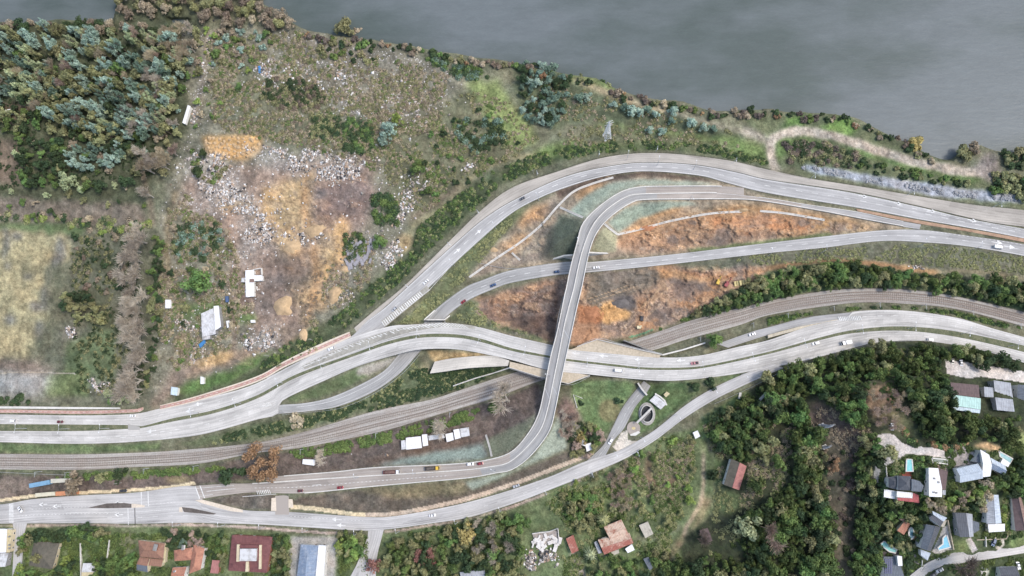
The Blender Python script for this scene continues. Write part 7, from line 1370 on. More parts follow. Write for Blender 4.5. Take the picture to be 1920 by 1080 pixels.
    nm = {'bare': 'bare_tree', 'palm': 'palm_tree', 'shrub': 'bush'}.get(kd, 'broadleaf_tree'); plant(kd, x, y, R, lf, lb, nm, 'bush' if kd == 'shrub' else ('palm' if kd == 'palm' else 'tree'), None, tl)
grove([(330, 60), (395, 60), (385, 130), (350, 240), (310, 330), (250, 330), (300, 260)], 13, 30, 'broad', ['olive', 'green', 'dry', 'bluish', 'olive'], (2, 4.2), 'ragged olive tree between the upper left wood and the rubble track', 'broadleaf_tree', 'tree', 'ragged trees beside the rubble track', 1.0)
grove([(-20, 190), (110, 205), (230, 255), (290, 300), (280, 420), (-20, 415)], 19, 52, 'broad', ['olive', 'green', 'dry', 'dark', 'pale'], (1.8, 4.0), 'mixed scrubby tree between the upper left wood and the tan field', 'scrub_tree', 'tree', 'mixed scrubby trees above the tan field', .9)
grove([(290, 70), (372, 60), (350, 200), (330, 330), (280, 400), (270, 300), (310, 200)], 17, 20, 'bare', ['twig', 'dry', 'twigbr'], (4, 7.5), 'pale leafless tree of the ragged eastern wood edge', 'bare_tree', 'tree', 'leafless trees of the eastern wood edge', 1.0)
grove([(375, 60), (520, 60), (480, 130), (400, 250), (365, 250)], 15, 34, 'broad', ['green', 'olive', 'bright', 'bluish', 'dry'], (1.6, 3.4), 'small green tree at the top of the old dump', 'scrub_tree', 'tree', 'small trees at the dump top', .8)
grove([(300, 400), (420, 380), (480, 470), (450, 640), (330, 690), (300, 560)], 24, 26, 'broad', ['green', 'olive', 'dry', 'dark'], (1.4, 3.2), 'small tree dotted around the huts of the old dump', 'scrub_tree', 'tree', 'small trees around the dump huts', .8)
# -- peninsula and river fringe
grove([(228, -10), (480, -10), (500, 20), (555, 48), (545, 58), (480, 52), (420, 48), (370, 40), (365, 30), (300, 28), (235, 36)], 15, 52, 'willow', ['brown', 'dry', 'yolive', 'brown', 'olive'], (4.4, 6.6), 'brownish willow thicket tree on the wooded spit in the river', 'willow_tree', 'tree', 'willows on the river spit', .9, None)
grove([(0, 48), (110, 42), (300, 55), (350, 62), (340, 76), (215, 70), (110, 60), (0, 66)], 13, 26, 'willow', ['dry', 'olive', 'brown', 'dark'], (3.8, 5.4), 'straw and olive willow tree fringing the upper left water', 'willow_tree', 'tree', 'willows fringing the upper left water', 1.0, None)
grove([(310, 60), (350, 60), (345, 120), (320, 130)], 15, 7, 'bare', ['dry'], (5, 7), 'straw coloured leafless tree at the upper left wood edge', 'bare_tree', 'tree', 'pale leafless trees at the wood edge', 1.0)
bank = smooth([(575, 62), (640, 74), (700, 80), (760, 90), (800, 98), (870, 110), (940, 118), (985, 126), (1060, 145), (1120, 152), (1150, 170), (1200, 185), (1240, 193), (1285, 198), (1340, 213), (1440, 210), (1490, 217), (1545, 218), (1600, 224), (1640, 246), (1690, 268), (1740, 296)], 120)
for i, (x, y) in enumerate(bank):
    for _ in range(1):
        xx, yy = x + rng.normal() * 5, y + rng.uniform(-2, 9); lf = ['brown', 'dark', 'olive', 'purple', 'green', 'dry', 'dark', 'brown', 'dark'][rng.integers(0, 9)] if i % 15 else 'orange'
        plant('shrub', xx, yy, rng.uniform(1.8, 3.9), lf, 'low bank bush in the ragged row along the river edge', 'bush', 'bush', 'bushes along the river edge', 1.0)
grove([(1850, 330), (1930, 330), (1930, 372), (1870, 366)], 11, 14, 'shrub', ['dark', 'olive', 'green'], (3, 5), 'dark olive bush behind the riprap at the right edge', 'bush', 'bush', 'bushes behind the riprap'); grove([(1880, 288), (1930, 285), (1930, 322), (1888, 316)], 11, 12, 'shrub', ['dark', 'olive'], (3, 5), 'dark bush right of the track turnaround', 'bush', 'bush', 'bushes right of the turnaround')
thicket([(1465, 266), (1545, 268), (1610, 290), (1600, 312), (1510, 306), (1480, 310)], 42, ['dark', 'brown', 'dark', 'olive', 'purple'], (2.4, 4), 'shrubs inside the dirt track curve')
grove([(1600, 300), (1700, 316), (1800, 340), (1840, 350), (1760, 345), (1660, 330), (1600, 318)], 9, 22, 'shrub', ['olive', 'dark', 'green'], (1.8, 3.4), 'shrub on the slope between dirt track and riprap', 'bush', 'bush', 'shrubs above the riprap')
# -- blue-green thickets near the river
grove([(985, 118), (1040, 125), (1062, 160), (1062, 215), (1030, 238), (985, 230), (975, 180)], 11, 46, 'broad', ['bluedark', 'bluish', 'dark', 'bluedark'], (2.2, 3.8), 'blue-green tree of the dense clump east of the bright meadow', 'broadleaf_tree', 'tree', 'blue-green clump east of the meadow', .95)
for i, (x, y, r_) in enumerate(((1085, 186, 4.6), (1100, 186, 4), (1150, 200, 3.6), (1172, 206, 4), (1186, 212, 5), (1200, 216, 4), (1215, 210, 4), (1228, 218, 4), (1262, 212, 4.6), (1258, 228, 3.6), (1296, 234, 4.6), (1318, 242, 4), (1335, 243, 4), (1240, 250, 3.6), (1218, 246, 3.6))):
    plant('broad', x, y, r_ * .85, 'bluish' if i % 3 else 'bluedark', '%s blue-green tree of the loose row below the river path' % nth(i, 15), 'broadleaf_tree', 'tree', 'loose blue-green row below the river path', .95)
thicket([(860, 225), (940, 222), (950, 262), (900, 290), (855, 270)], 34, ['dark', 'dark', 'bluedark'], (2.4, 4), 'dark thicket below the meadow')
# -- dump vegetation
thicket([(495, 150), (560, 148), (615, 175), (600, 200), (540, 205), (490, 190)], 60, ['olive', 'dark', 'brown', 'dark'], (2.2, 3.6), 'large thicket in the upper dump'); thicket([(582, 214), (634, 214), (636, 258), (584, 260)], 30, ['dark', 'olive'], (2.2, 3.6), 'left square thicket'); thicket([(645, 222), (698, 222), (700, 285), (645, 285)], 36, ['dark', 'green', 'dark'], (2.2, 3.6), 'right square thicket')
thicket([(700, 362), (742, 362), (748, 420), (700, 418)], 26, ['dark', 'green'], (2.8, 4.4), 'tall dark patch'); thicket([(325, 425), (410, 415), (420, 450), (395, 490), (330, 480)], 30, ['dark', 'dark', 'bluedark'], (2.8, 4.6), 'thicket left of the dump'); thicket([(640, 440), (680, 440), (690, 470), (645, 490)], 12, ['green', 'dark'], (2.4, 3.6), 'shrubs by the concrete slabs'); grove([(398, 60), (520, 60), (500, 110), (400, 130)], 16, 22, 'shrub', ['olive', 'bluish', 'green', 'dry'], (2.4, 4.4), 'mixed shrub at the top of the dump near the river spit', 'bush', 'bush', 'shrubs at the dump top'); grove([(600, 80), (700, 85), (720, 120), (600, 110)], 14, 16, 'shrub', ['green', 'dark', 'olive'], (2, 4), 'shrub behind the river bank in the upper middle', 'bush', 'bush', 'shrubs behind the bank'); thicket([(800, 110), (900, 125), (920, 150), (850, 145)], 24, ['green', 'dark', 'bluedark'], (2.4, 4), 'shrubs above the meadow')
thicket([(360, 255), (370, 300), (420, 310), (440, 330), (400, 345), (360, 330)], 9, ['green', 'olive'], (2, 3.4), 'shrubs in the white rubble'); grove([(760, 270), (900, 200), (980, 260), (930, 320), (800, 380)], 22, 34, 'shrub', ['olive', 'dark', 'green'], (1.6, 3.2), 'scattered shrub on the rough ground east of the dump', 'bush', 'bush', 'scattered shrubs east of the dump')
# -- left fields and leafless row
row = smooth([(262, 440), (256, 480), (250, 520), (258, 560), (262, 610), (262, 655), (258, 700), (250, 745)], 19)
for i, (x, y) in enumerate(row): plant('bare', x + 12 + rng.normal() * 4, y + rng.normal() * 3, rng.uniform(8, 11.5), 'twig', '%s leafless grey tree of the leaning row beside the field' % nth(i, 19, 'from the top', 'topmost', 'bottommost'), 'bare_tree', 'tree', 'leafless row beside the field', 1.0)
for i, (x, y, r_) in enumerate(((290, 325, 9), (300, 308, 8), (318, 318, 7), (285, 235, 9), (300, 250, 8), (270, 250, 8), (305, 215, 7))): plant('bare', x, y, r_, 'twig' if i % 2 else 'dry', 'pale leafless tree between the wood and the dump', 'bare_tree', 'tree', 'leafless trees between wood and dump', .9)
grove([(288, 440), (306, 440), (306, 560), (300, 640), (296, 700), (282, 740), (276, 700), (286, 600)], 10, 28, 'broad', ['olive', 'dark', 'green'], (2.2, 3.6), 'olive tree standing behind the leafless row', 'broadleaf_tree', 'tree', 'olive trees behind the leafless row', 1.0); thicket([(-20, 398), (120, 402), (280, 415), (282, 432), (150, 440), (120, 418), (-20, 414)], 32, ['olive', 'bright', 'dark', 'dry'], (2.4, 4), 'hedge above the tan field'); grove([(118, 555), (170, 555), (205, 600), (190, 610), (130, 590)], 10, 16, 'broad', ['yolive', 'dark', 'olive'], (2.6, 3.8), 'yellow-green tree of the slanting clump right of the tan field', 'broadleaf_tree', 'tree', 'slanting clump right of the tan field', 1.2); grove([(205, 735), (245, 735), (250, 755), (208, 758)], 10, 8, 'broad', ['green', 'pale'], (2.4, 3.6), 'green tree at the foot of the leafless row by the road', 'broadleaf_tree', 'tree', 'trees at the row foot', 1.0); grove([(140, 445), (235, 445), (240, 560), (150, 540)], 20, 18, 'shrub', ['dark', 'brown'], (2, 4), 'dark low shrub in the rough strip between field and leafless row', 'bush', 'bush', 'shrubs of the rough strip'); thicket([(-20, 744), (50, 742), (60, 758), (-20, 758)], 10, ['dark'], (2, 3), 'hedge at the left end')
# -- green belt between the middle road and the railway
grove([(1300, 588), (1380, 550), (1440, 516), (1500, 500), (1560, 495), (1640, 502), (1745, 520), (1930, 532), (1930, 582), (1790, 550), (1690, 535), (1590, 535), (1440, 558), (1340, 586)], 10, 190, 'broad', ['green', 'green', 'dark', 'olive', 'forest'], (1.9, 4.6), 'dense green tree of the belt between the dirt path and the railway', 'green_broadleaf_tree', 'tree', 'green belt along the railway', .95)  # ordinary broadleaf trees, same crowns as the other groves
# -- wooded hill at the right
FOREST = [[(1436, 706), (1500, 684), (1600, 664), (1660, 647), (1740, 646), (1805, 655), (1850, 664), (1890, 676), (1905, 690), (1768, 672), (1764, 718), (1778, 765), (1800, 782), (1900, 785), (1912, 812), (1860, 826), (1735, 826), (1712, 790), (1695, 745), (1672, 714), (1630, 716), (1612, 760), (1622, 800), (1580, 785), (1530, 742), (1450, 742)], [(1436, 716), (1492, 742), (1514, 790), (1502, 800), (1452, 782), (1428, 752)], [(1484, 806), (1538, 812), (1548, 880), (1546, 940), (1556, 1000), (1560, 1085), (1470, 1085), (1452, 1010), (1470, 930), (1490, 880)], [(1340, 790), (1400, 760), (1440, 800), (1470, 880), (1440, 900), (1400, 930), (1425, 870), (1350, 840)], [(1250, 1045), (1330, 1050), (1440, 1058), (1470, 1090), (1240, 1090)], [(1400, 965), (1455, 930), (1470, 1000), (1440, 1050), (1400, 1040)], [(1330, 780), (1400, 745), (1440, 790), (1430, 850), (1402, 862), (1340, 838)], [(1612, 815), (1645, 815), (1632, 900), (1640, 960), (1640, 1085), (1598, 1085), (1604, 990), (1604, 900)]]
cnt = 0
for k, poly in enumerate(FOREST):
    for x, y in scatter(poly, 13.2 if k < 4 else 14, (140, 32, 104, 12, 42, 32, 30, 52)[k]):
        lf = ['forest', 'forest', 'dark', 'forest', 'green', 'olive'][rng.integers(0, 6)]; cnt += 1
        if cnt <= 290: plant('broad', x, y, 2.4 + 3.6 * rng.random() ** 1.6, lf, 'dark green tree of the dense wood covering the hill at the right', 'forest_tree', 'tree', 'dense wood on the hill', 1.15)
        else: plant('broad', x, y, rng.uniform(3.0, 4.9), lf, 'green broadleaf tree at the lower fringe of the wooded hill', 'green_broadleaf_tree', 'tree', 'lower fringe of the wooded hill', 1.15)
grove([(1625, 725), (1690, 740), (1695, 800), (1640, 800)], 16, 14, 'bare', ['twigbr', 'dry'], (3, 4.6), 'brown leafless bush in the light patch of the wooded hill', 'bare_tree', 'tree', 'leafless bushes of the light patch', .7); thicket([(1545, 810), (1600, 850), (1640, 950), (1600, 1080), (1560, 1080), (1550, 950)], 34, ['brown', 'dark', 'purple'], (1.4, 3), 'ravine shrubs')
# -- suburb gardens
grove([(1645, 905), (1700, 945), (1740, 950), (1720, 1010), (1690, 1030), (1655, 1005)], 12, 34, 'garden' if 0 else 'broad', ['green', 'dark', 'olive', 'forest'], (2.2, 3.8), 'garden tree around the orange terrace and pools', 'garden_tree', 'tree', 'garden trees around the pools', 1.0); grove([(1700, 940), (1745, 935), (1845, 905), (1850, 960), (1790, 958), (1750, 955)], 12, 40, 'broad', ['green', 'dark', 'olive', 'dry', 'bright'], (2.0, 3.8), 'garden tree in the green belt between upper and lower villas', 'garden_tree', 'tree', 'garden trees between the villas', 1.0); grove([(1870, 870), (1930, 850), (1930, 930), (1880, 925), (1850, 905)], 12, 26, 'broad', ['dark', 'green', 'forest'], (2.6, 4.2), 'dark garden tree below the pale blue villa at the right edge', 'garden_tree', 'tree', 'garden trees at the right edge', 1.1); thicket([(1714, 870), (1740, 872), (1740, 935), (1716, 935)], 22, ['green', 'dark'], (1.8, 2.8), 'hedge between two villas'); grove([(1695, 842), (1760, 862), (1745, 876), (1712, 860)], 10, 8, 'shrub', ['green', 'dark'], (1.6, 2.6), 'shrub around the upper turquoise pool', 'bush', 'bush', 'shrubs around the upper pool'); thicket([(1666, 868), (1690, 858), (1697, 880), (1684, 888), (1664, 892)], 9, ['green', 'olive'], (1.5, 2.4), 'shrubs at the turning circle'); thicket([(1680, 1012), (1712, 1010), (1712, 1085), (1700, 1080), (1692, 1045)], 20, ['green', 'dark'], (1.8, 3), 'shrubs by the solar house'); thicket([(1876, 935), (1896, 940), (1902, 1000), (1884, 1000)], 14, ['green', 'olive', 'bright'], (1.5, 2.6), 'shrubs between two right hand roofs'); thicket([(1690, 800), (1720, 832), (1800, 832), (1820, 828), (1780, 845), (1712, 838)], 18, ['green', 'dark', 'orange'], (1.6, 2.8), 'shrubs above the drive')
# -- bottom gardens and orchard
grove([(1080, 905), (1130, 890), (1245, 825), (1300, 815), (1300, 900), (1290, 960), (1240, 980), (1190, 970), (1120, 985), (1060, 980), (1030, 950)], 22, 48, 'broad', ['green', 'olive', 'bright', 'olive', 'yolive'], (1.4, 3.2), 'small orchard tree on the sloping plots right of the side street', 'orchard_tree', 'tree', 'orchard trees on the sloping plots', .9); grove([(1060, 925), (1115, 925), (1135, 980), (1080, 990)], 11, 22, 'broad', ['yolive', 'olive', 'green'], (2.4, 4), 'olive garden tree north of the rusty roofed house', 'garden_tree', 'tree', 'olive trees north of the rusty house', 1.0); grove([(1140, 870), (1180, 860), (1180, 960), (1150, 940)], 12, 16, 'bare', ['twigbr', 'dry'], (2.6, 4), 'leafless orchard tree in the brownish strip', 'bare_tree', 'tree', 'leafless orchard trees', .8)
grove([(722, 1008), (830, 995), (960, 960), (1000, 985), (985, 1085), (720, 1085)], 15, 74, 'broad', ['green', 'dark', 'yolive', 'olive', 'dark'], (2.6, 4.6), 'garden tree in the dense grounds at the bottom middle', 'garden_tree', 'tree', 'garden trees at the bottom middle', 1.05); grove([(880, 985), (950, 970), (960, 1040), (890, 1040)], 19, 8, 'bare', ['twig'], (4, 6), 'grey leafless tree in the dense grounds at the bottom middle', 'bare_tree', 'tree', 'grey leafless garden trees', .9); grove([(1100, 1045), (1250, 1030), (1250, 1085), (1100, 1085)], 15, 26, 'broad', ['green', 'olive', 'yolive', 'dark'], (2, 3.8), 'garden tree below the rusty roofed house', 'garden_tree', 'tree', 'garden trees below the rusty house', .95)
grove([(634, 1000), (690, 1003), (676, 1040), (660, 1050), (636, 1035)], 11, 13, 'broad', ['green', 'olive', 'bright'], (2.4, 4), 'garden tree on the corner of the paved yard', 'garden_tree', 'tree', 'trees on the yard corner', 1.0); grove([(384, 1000), (432, 1004), (422, 1060), (388, 1030)], 11, 16, 'broad', ['dark', 'green', 'olive'], (1.8, 3.2), 'garden tree between orange and red roofed houses', 'garden_tree', 'tree', 'trees between orange and red roofs', .95); grove([(312, 995), (380, 995), (380, 1018), (318, 1026)], 10, 18, 'broad', ['dark', 'bluedark', 'twigbr'], (2, 3.4), 'dark garden tree behind the brown and orange roofs', 'garden_tree', 'tree', 'trees behind brown and orange roofs', 1.0); grove([(50, 998), (140, 996), (138, 1012), (70, 1012)], 9, 26, 'broad', ['dark', 'green', 'dark'], (2, 3.4), 'dark hedge tree above the old hipped roof', 'garden_tree', 'tree', 'hedge trees above the old roof', 1.0); grove([(46, 1004), (64, 1006), (56, 1040), (44, 1040)], 9, 6, 'broad', ['bright', 'yolive', 'green'], (2.4, 3.6), 'yellow-green tree between side street and old hipped roof', 'garden_tree', 'tree', 'trees by the side street', 1.1); grove([(36, 1058), (100, 1072), (140, 1040), (145, 1085), (40, 1085)], 11, 16, 'broad', ['green', 'bright', 'dark'], (2.2, 3.6), 'garden tree below the old hipped roof', 'garden_tree', 'tree', 'trees below the old roof', 1.0); grove([(180, 1045), (260, 1040), (258, 1085), (182, 1085)], 11, 24, 'broad', ['green', 'dark', 'green'], (2.2, 3.8), 'garden tree left of the brown tiled house', 'garden_tree', 'tree', 'trees left of the brown tiled house', 1.0); grove([(512, 1008), (545, 1006), (540, 1085), (500, 1085)], 10, 24, 'broad', ['dark', 'green', 'olive'], (2, 3.2), 'garden tree between red roof and paved yard', 'garden_tree', 'tree', 'trees by the paved yard', 1.0)
for i, (x, y, r_, lf) in enumerate(((166, 992, 5.2, 'green'), (180, 985, 4.2, 'dark'), (196, 1000, 4.6, 'green'), (208, 996, 4.4, 'olive'), (186, 1002, 4.0, 'dark'))): plant('tall', x, y, r_, lf, '%s of five tall dark trees overhanging the lower street at the left' % nth(i, 5).replace('from the left', 'planted'), 'tall_tree', 'tree', 'tall trees over the lower street', 1.25)
grove([(1076, 790), (1110, 800), (1135, 815), (1108, 860), (1075, 850), (1066, 800)], 10, 24, 'broad', ['dark', 'green', 'yolive', 'twigbr'], (2, 3.6), 'bushy tree around the bright white house below the flyover', 'garden_tree', 'tree', 'trees around the bright white house', 1.0); grove([(1054, 778), (1078, 778), (1084, 810), (1060, 812)], 10, 8, 'bare', ['twig', 'twigbr'], (3, 5), 'leafless bush at the corner of the green netting slope', 'bare_tree', 'tree', 'leafless bushes by the netting', .7)
# -- ground cover nobody could count
SLOPE = [[(480, 690), (540, 645), (620, 600), (690, 540), (760, 480), (790, 420), (860, 365), (920, 325), (1000, 290), (1100, 270), (1200, 262), (1340, 272), (1440, 300), (1440, 312), (1330, 288), (1235, 280), (1120, 285), (1020, 310), (940, 345), (860, 420), (800, 470), (760, 520), (700, 570), (620, 640), (540, 690)]]
cover('scrub', 'dark green scrub covering the bank outside the northern road', SLOPE, 1500, 'dark', (.9, 2.2), .42); cover('scrub', 'lighter green scrub flecked through the bank outside the northern road', SLOPE, 1100, 'green', (.8, 2.0), .42); cover('scrub', 'olive scrub flecked through the bank outside the northern road', SLOPE, 800, 'olive', (.7, 1.7), .4)
MEAD = [[(700, 260), (880, 170), (980, 200), (1010, 260), (960, 300), (880, 330), (800, 400), (740, 380)], [(1040, 240), (1150, 230), (1330, 250), (1400, 280), (1200, 266), (1060, 275)], [(400, 60), (560, 60), (820, 140), (820, 250), (700, 290), (400, 240)], [(980, 120), (1100, 170), (1250, 215), (1400, 252), (1250, 245), (1100, 225), (1000, 230)]]
cover('rough_scrub', 'olive grey rough scrub over the old dump and meadows', MEAD, 1700, 'olive', (.7, 1.8), .45, 34); cover('rough_scrub', 'dry straw coloured scrub over the old dump and meadows', MEAD, 1200, 'dry', (.6, 1.6), .4, 30)
cover('dump_scrub', 'grey twiggy scrub spread over the old dump', [[(380, 70), (560, 60), (840, 140), (820, 260), (700, 320), (620, 290), (400, 240)], [(320, 340), (420, 420), (480, 560), (460, 640), (320, 700), (290, 600)], [(620, 480), (720, 440), (690, 530), (560, 640), (600, 560)]], 1500, 'dry', (.8, 2.2), .4, 34); cover('dump_scrub', 'brown dead growth spread over the old dump', [[(380, 70), (560, 60), (840, 140), (820, 260), (700, 320), (620, 290), (400, 240)], [(320, 340), (420, 420), (480, 560), (460, 640), (320, 700), (290, 600)], [(600, 480), (720, 440), (690, 530), (560, 640), (560, 560)]], 1200, 'brown', (.8, 2.0), .4, 34); cover('dump_scrub', 'green scrub spread over the old dump', [[(380, 70), (560, 60), (840, 140), (820, 260), (700, 320), (620, 290), (400, 240)], [(320, 340), (420, 420), (480, 560), (460, 640), (320, 700), (290, 600)], [(620, 480), (720, 440), (690, 530), (560, 640), (600, 560)], [(130, 440), (240, 440), (250, 740), (150, 740)]], 1500, 'olive', (.8, 2.2), .42, 36); cover('dump_scrub', 'fresh green patches spread over the old dump', [[(380, 70), (560, 60), (840, 140), (820, 260), (700, 320), (620, 290), (400, 240)], [(320, 340), (420, 420), (480, 560), (460, 640), (320, 700), (290, 600)], [(700, 260), (880, 180), (980, 220), (930, 310), (800, 390)]], 1000, 'green', (.8, 2.0), .42, 36, .6, 1.5, .5)
cover('hedge_scrub', 'green hedge scrub along both sides of the railway', [[(1440, 598), (1560, 580), (1690, 575), (1790, 585), (1930, 618), (1930, 626), (1790, 592), (1690, 580), (1600, 582), (1440, 608)], [(540, 848), (640, 828), (730, 810), (840, 782), (930, 755), (945, 765), (860, 795), (760, 822), (640, 848), (560, 858)], [(100, 890), (240, 885), (400, 874), (430, 880), (240, 898), (100, 898)], [(1180, 640), (1250, 612), (1300, 590), (1300, 600), (1240, 622)]], 900, 'green', (.9, 2.0), .5); cover('hedge_scrub', 'dark hedge scrub between slip road and tracks', [[(1440, 598), (1560, 580), (1690, 575), (1790, 585), (1930, 618), (1930, 626), (1790, 592), (1690, 580), (1600, 582), (1440, 608)], [(780, 690), (880, 690), (945, 690), (880, 722), (800, 745), (640, 785), (520, 812), (420, 828), (420, 815), (560, 785), (720, 735)]], 900, 'dark', (.8, 1.9), .5)
cover('bank_scrub', 'olive scrub on the slopes between the carriageways and the railway', [[(540, 785), (640, 765), (710, 735), (775, 680), (795, 700), (950, 690), (880, 722), (700, 768), (580, 802), (380, 836)], [(740, 612), (800, 560), (812, 584), (800, 596), (770, 606)], [(840, 600), (880, 565), (930, 605), (1010, 630), (930, 618)], [(1300, 482), (1560, 466), (1740, 458), (1930, 484), (1930, 515), (1640, 488), (1440, 496)], [(800, 560), (850, 490), (960, 390), (960, 420), (870, 525), (812, 584)]], 1500, 'olive', (.6, 1.4), .4, 30)
cover('garden_scrub', 'leafy undergrowth of the gardens and wood floors', [[(730, 1005), (960, 960), (1000, 985), (985, 1085), (730, 1085)], [(1400, 740), (1500, 690), (1650, 650), (1760, 650), (1770, 760), (1900, 790), (1720, 810), (1620, 700), (1600, 790), (1520, 740), (1510, 800), (1540, 830), (1540, 1085), (1260, 1085), (1400, 1000), (1480, 830)], [(1650, 850), (1930, 830), (1930, 1085), (1650, 1085)], [(40, 998), (690, 1006), (690, 1085), (40, 1085)]], 2600, 'forest', (.8, 2.0), .5, 34)
cover('orchard_scrub', 'rough green growth on the sloping plots right of the side street', [[(1010, 930), (1110, 892), (1250, 818), (1300, 815), (1300, 930), (1260, 1000), (1250, 1085), (1050, 1085), (1060, 980)], [(1320, 800), (1400, 745), (1470, 800), (1440, 860), (1340, 850)], [(40, 998), (690, 1006), (690, 1085), (40, 1085)]], 1700, 'green', (.8, 2.1), .42, 34); cover('orchard_scrub', 'brown and olive rough growth on the sloping plots', [[(1010, 930), (1110, 892), (1250, 818), (1300, 815), (1300, 930), (1260, 1000), (1250, 1085), (1050, 1085), (1060, 980)], [(1320, 800), (1400, 745), (1470, 800), (1480, 900), (1400, 1000), (1330, 1040), (1340, 900)]], 1100, 'olive', (.8, 2.0), .42, 34); cover('orchard_scrub', 'dull brown dead growth on the sloping plots', [[(1130, 870), (1250, 830), (1300, 830), (1290, 930), (1180, 960), (1140, 940)], [(1320, 800), (1400, 745), (1500, 800), (1510, 830), (1480, 900), (1400, 960), (1350, 900)], [(1500, 760), (1610, 770), (1640, 820), (1600, 860), (1540, 830)]], 900, 'brown', (.7, 1.8), .4, 30)
cover('wood_floor_scrub', 'dull undergrowth beneath the upper left wood', [NW, [(-30, 190), (300, 260), (290, 330), (-30, 360)], [(130, 440), (260, 440), (270, 740), (140, 740)]], 1500, 'dark', (.8, 2.0), .5, 30)
# -- rubbish and stone
def rubble(name, label, areas, n, m, size, cat='rubble', flat=.6):
    P_ = []
    for cx, cy, rx, ry, ang, wgt in areas:
        k = int(n * wgt); a = rng.uniform(0, 6.28, k); q = np.sqrt(rng.random(k)) * (1 + .25 * rng.normal(size=k)); ca, sa = math.cos(math.radians(ang)), math.sin(math.radians(ang)); x = rx * q * np.cos(a); y = ry * q * np.sin(a); P_.append(np.stack([cx + x * ca - y * sa, cy + x * sa + y * ca], 1))
    c = np.concatenate(P_); c = c[(fbm(c[:, 0], c[:, 1], 9, 3, 40) > .46) & (fbm(c[:, 0], c[:, 1], 34, 3, 41) > .46)]; k = len(c); W_ = PN(c[:, 0], c[:, 1], hgt(c[:, 0], c[:, 1]))
    base = np.array([(-1, -1, -1), (1, -1, -1), (1, 1, -1), (-1, 1, -1), (-1, -1, 1), (1, -1, 1), (1, 1, 1), (-1, 1, 1)], float) * .5
    v = base[None] * (1 + .5 * rng.normal(size=(k, 8, 3)) * .6); s = rng.uniform(size[0], size[1], (k, 1, 1)) * (.5 + rng.random((k, 1, 3))); s[:, :, 2] *= flat; v = v * s; t = rng.uniform(0, 6.28, k); cs, sn = np.cos(t)[:, None], np.sin(t)[:, None]
    v = np.stack([v[..., 0] * cs - v[..., 1] * sn, v[..., 0] * sn + v[..., 1] * cs, v[..., 2]], -1) + W_[:, None] + np.array((0, 0, .15))
    f = np.array([(3, 2, 1, 0), (4, 5, 6, 7), (0, 1, 5, 4), (1, 2, 6, 5), (2, 3, 7, 6), (3, 0, 4, 7)]); F_ = (f[None] + (np.arange(k) * 8)[:, None, None]).reshape(-1, 4)
    o = link(name, npmesh(name, v.reshape(-1, 3), F_), m); tag(o, label, cat, None, 'stuff')
WH = [(400, 330, 64, 38, 20, 1), (390, 300, 36, 24, 0, .4), (440, 370, 64, 26, 30, .8), (520, 300, 60, 18, 20, .7), (600, 290, 44, 14, 0, .4), (640, 320, 50, 22, -10, .6), (510, 135, 28, 22, 0, .6), (480, 440, 34, 44, 0, .6), (680, 470, 18, 40, 40, .3), (735, 480, 14, 30, 30, .4), (640, 540, 24, 32, 10, .4), (490, 640, 30, 18, -20, .6), (560, 445, 34, 16, 0, .4), (770, 370, 14, 60, 30, .3), (190, 720, 22, 16, 0, .25), (132, 625, 10, 10, 0, .12), (350, 610, 28, 12, 0, .25), (320, 600, 12, 16, 0, .2), (376, 150, 5, 80, 12, .5), (840, 305, 8, 12, 0, .12), (880, 315, 12, 7, 0, .12), (368, 664, 18, 14, 0, .3), (1012, 1052, 26, 20, 0, .8), (690, 845, 22, 6, -10, .08), (1740, 500, 40, 5, 0, .06), (720, 850, 40, 5, -8, .06), (620, 150, 110, 45, 15, .9), (690, 165, 60, 30, 10, .7), (740, 200, 80, 45, 20, .6), (430, 420, 80, 100, 0, .4), (600, 380, 120, 100, 0, .15), (450, 560, 110, 80, 0, .25), (700, 330, 110, 50, 30, .3), (400, 345, 40, 14, 40, .8), (450, 385, 44, 14, 20, .8), (545, 290, 30, 9, 10, .6), (640, 312, 30, 9, -10, .5), (512, 130, 16, 14, 0, .5)]
rubble('rubbish', 'white rubbish and broken plaster strewn over the old dump', WH, 420, plain('rubbish_white', (226, 222, 216), .9, .3, 1.5), (.3, 1.3), 'rubble', .4); rubble('rubbish', 'pinkish pale debris strewn over the old dump', WH, 300, plain('rubbish_pale', (198, 184, 174), .9, .3, 1.5), (.3, 1.4), 'rubble', .4); rubble('rubbish', 'grey broken concrete strewn between the white rubbish', WH, 300, plain('rubbish_grey', (150, 140, 128), .9, .3, 1.2), (.4, 1.5), 'rubble', .4); rubble('rubbish', 'dark scrap strewn through the rubbish heaps', WH[:26] + [(1012, 1052, 26, 20, 0, 1.0)], 130, SCR, (.4, 1.3)); rubble('rubbish', 'brown and tan debris strewn through the dump', WH, 160, plain('rubbish_tan', (176, 148, 122), .9, .3, 1.2), (.4, 1.5), 'rubble', .4)
rp = smooth([(1512, 315), (1560, 322), (1640, 338), (1720, 352), (1800, 364), (1926, 374)], 40); rubble('riprap', 'band of bluish grey riprap boulders along the slope at the right', [(x, y, 8, 4.2, 0, 1) for x, y in rp], 120, plain('riprap_stone', (156, 158, 161), .9, .32, .9), (.3, .95), 'stones', .8)
SOILM = plain('orange_soil', (192, 160, 118), .95, .22, .5)
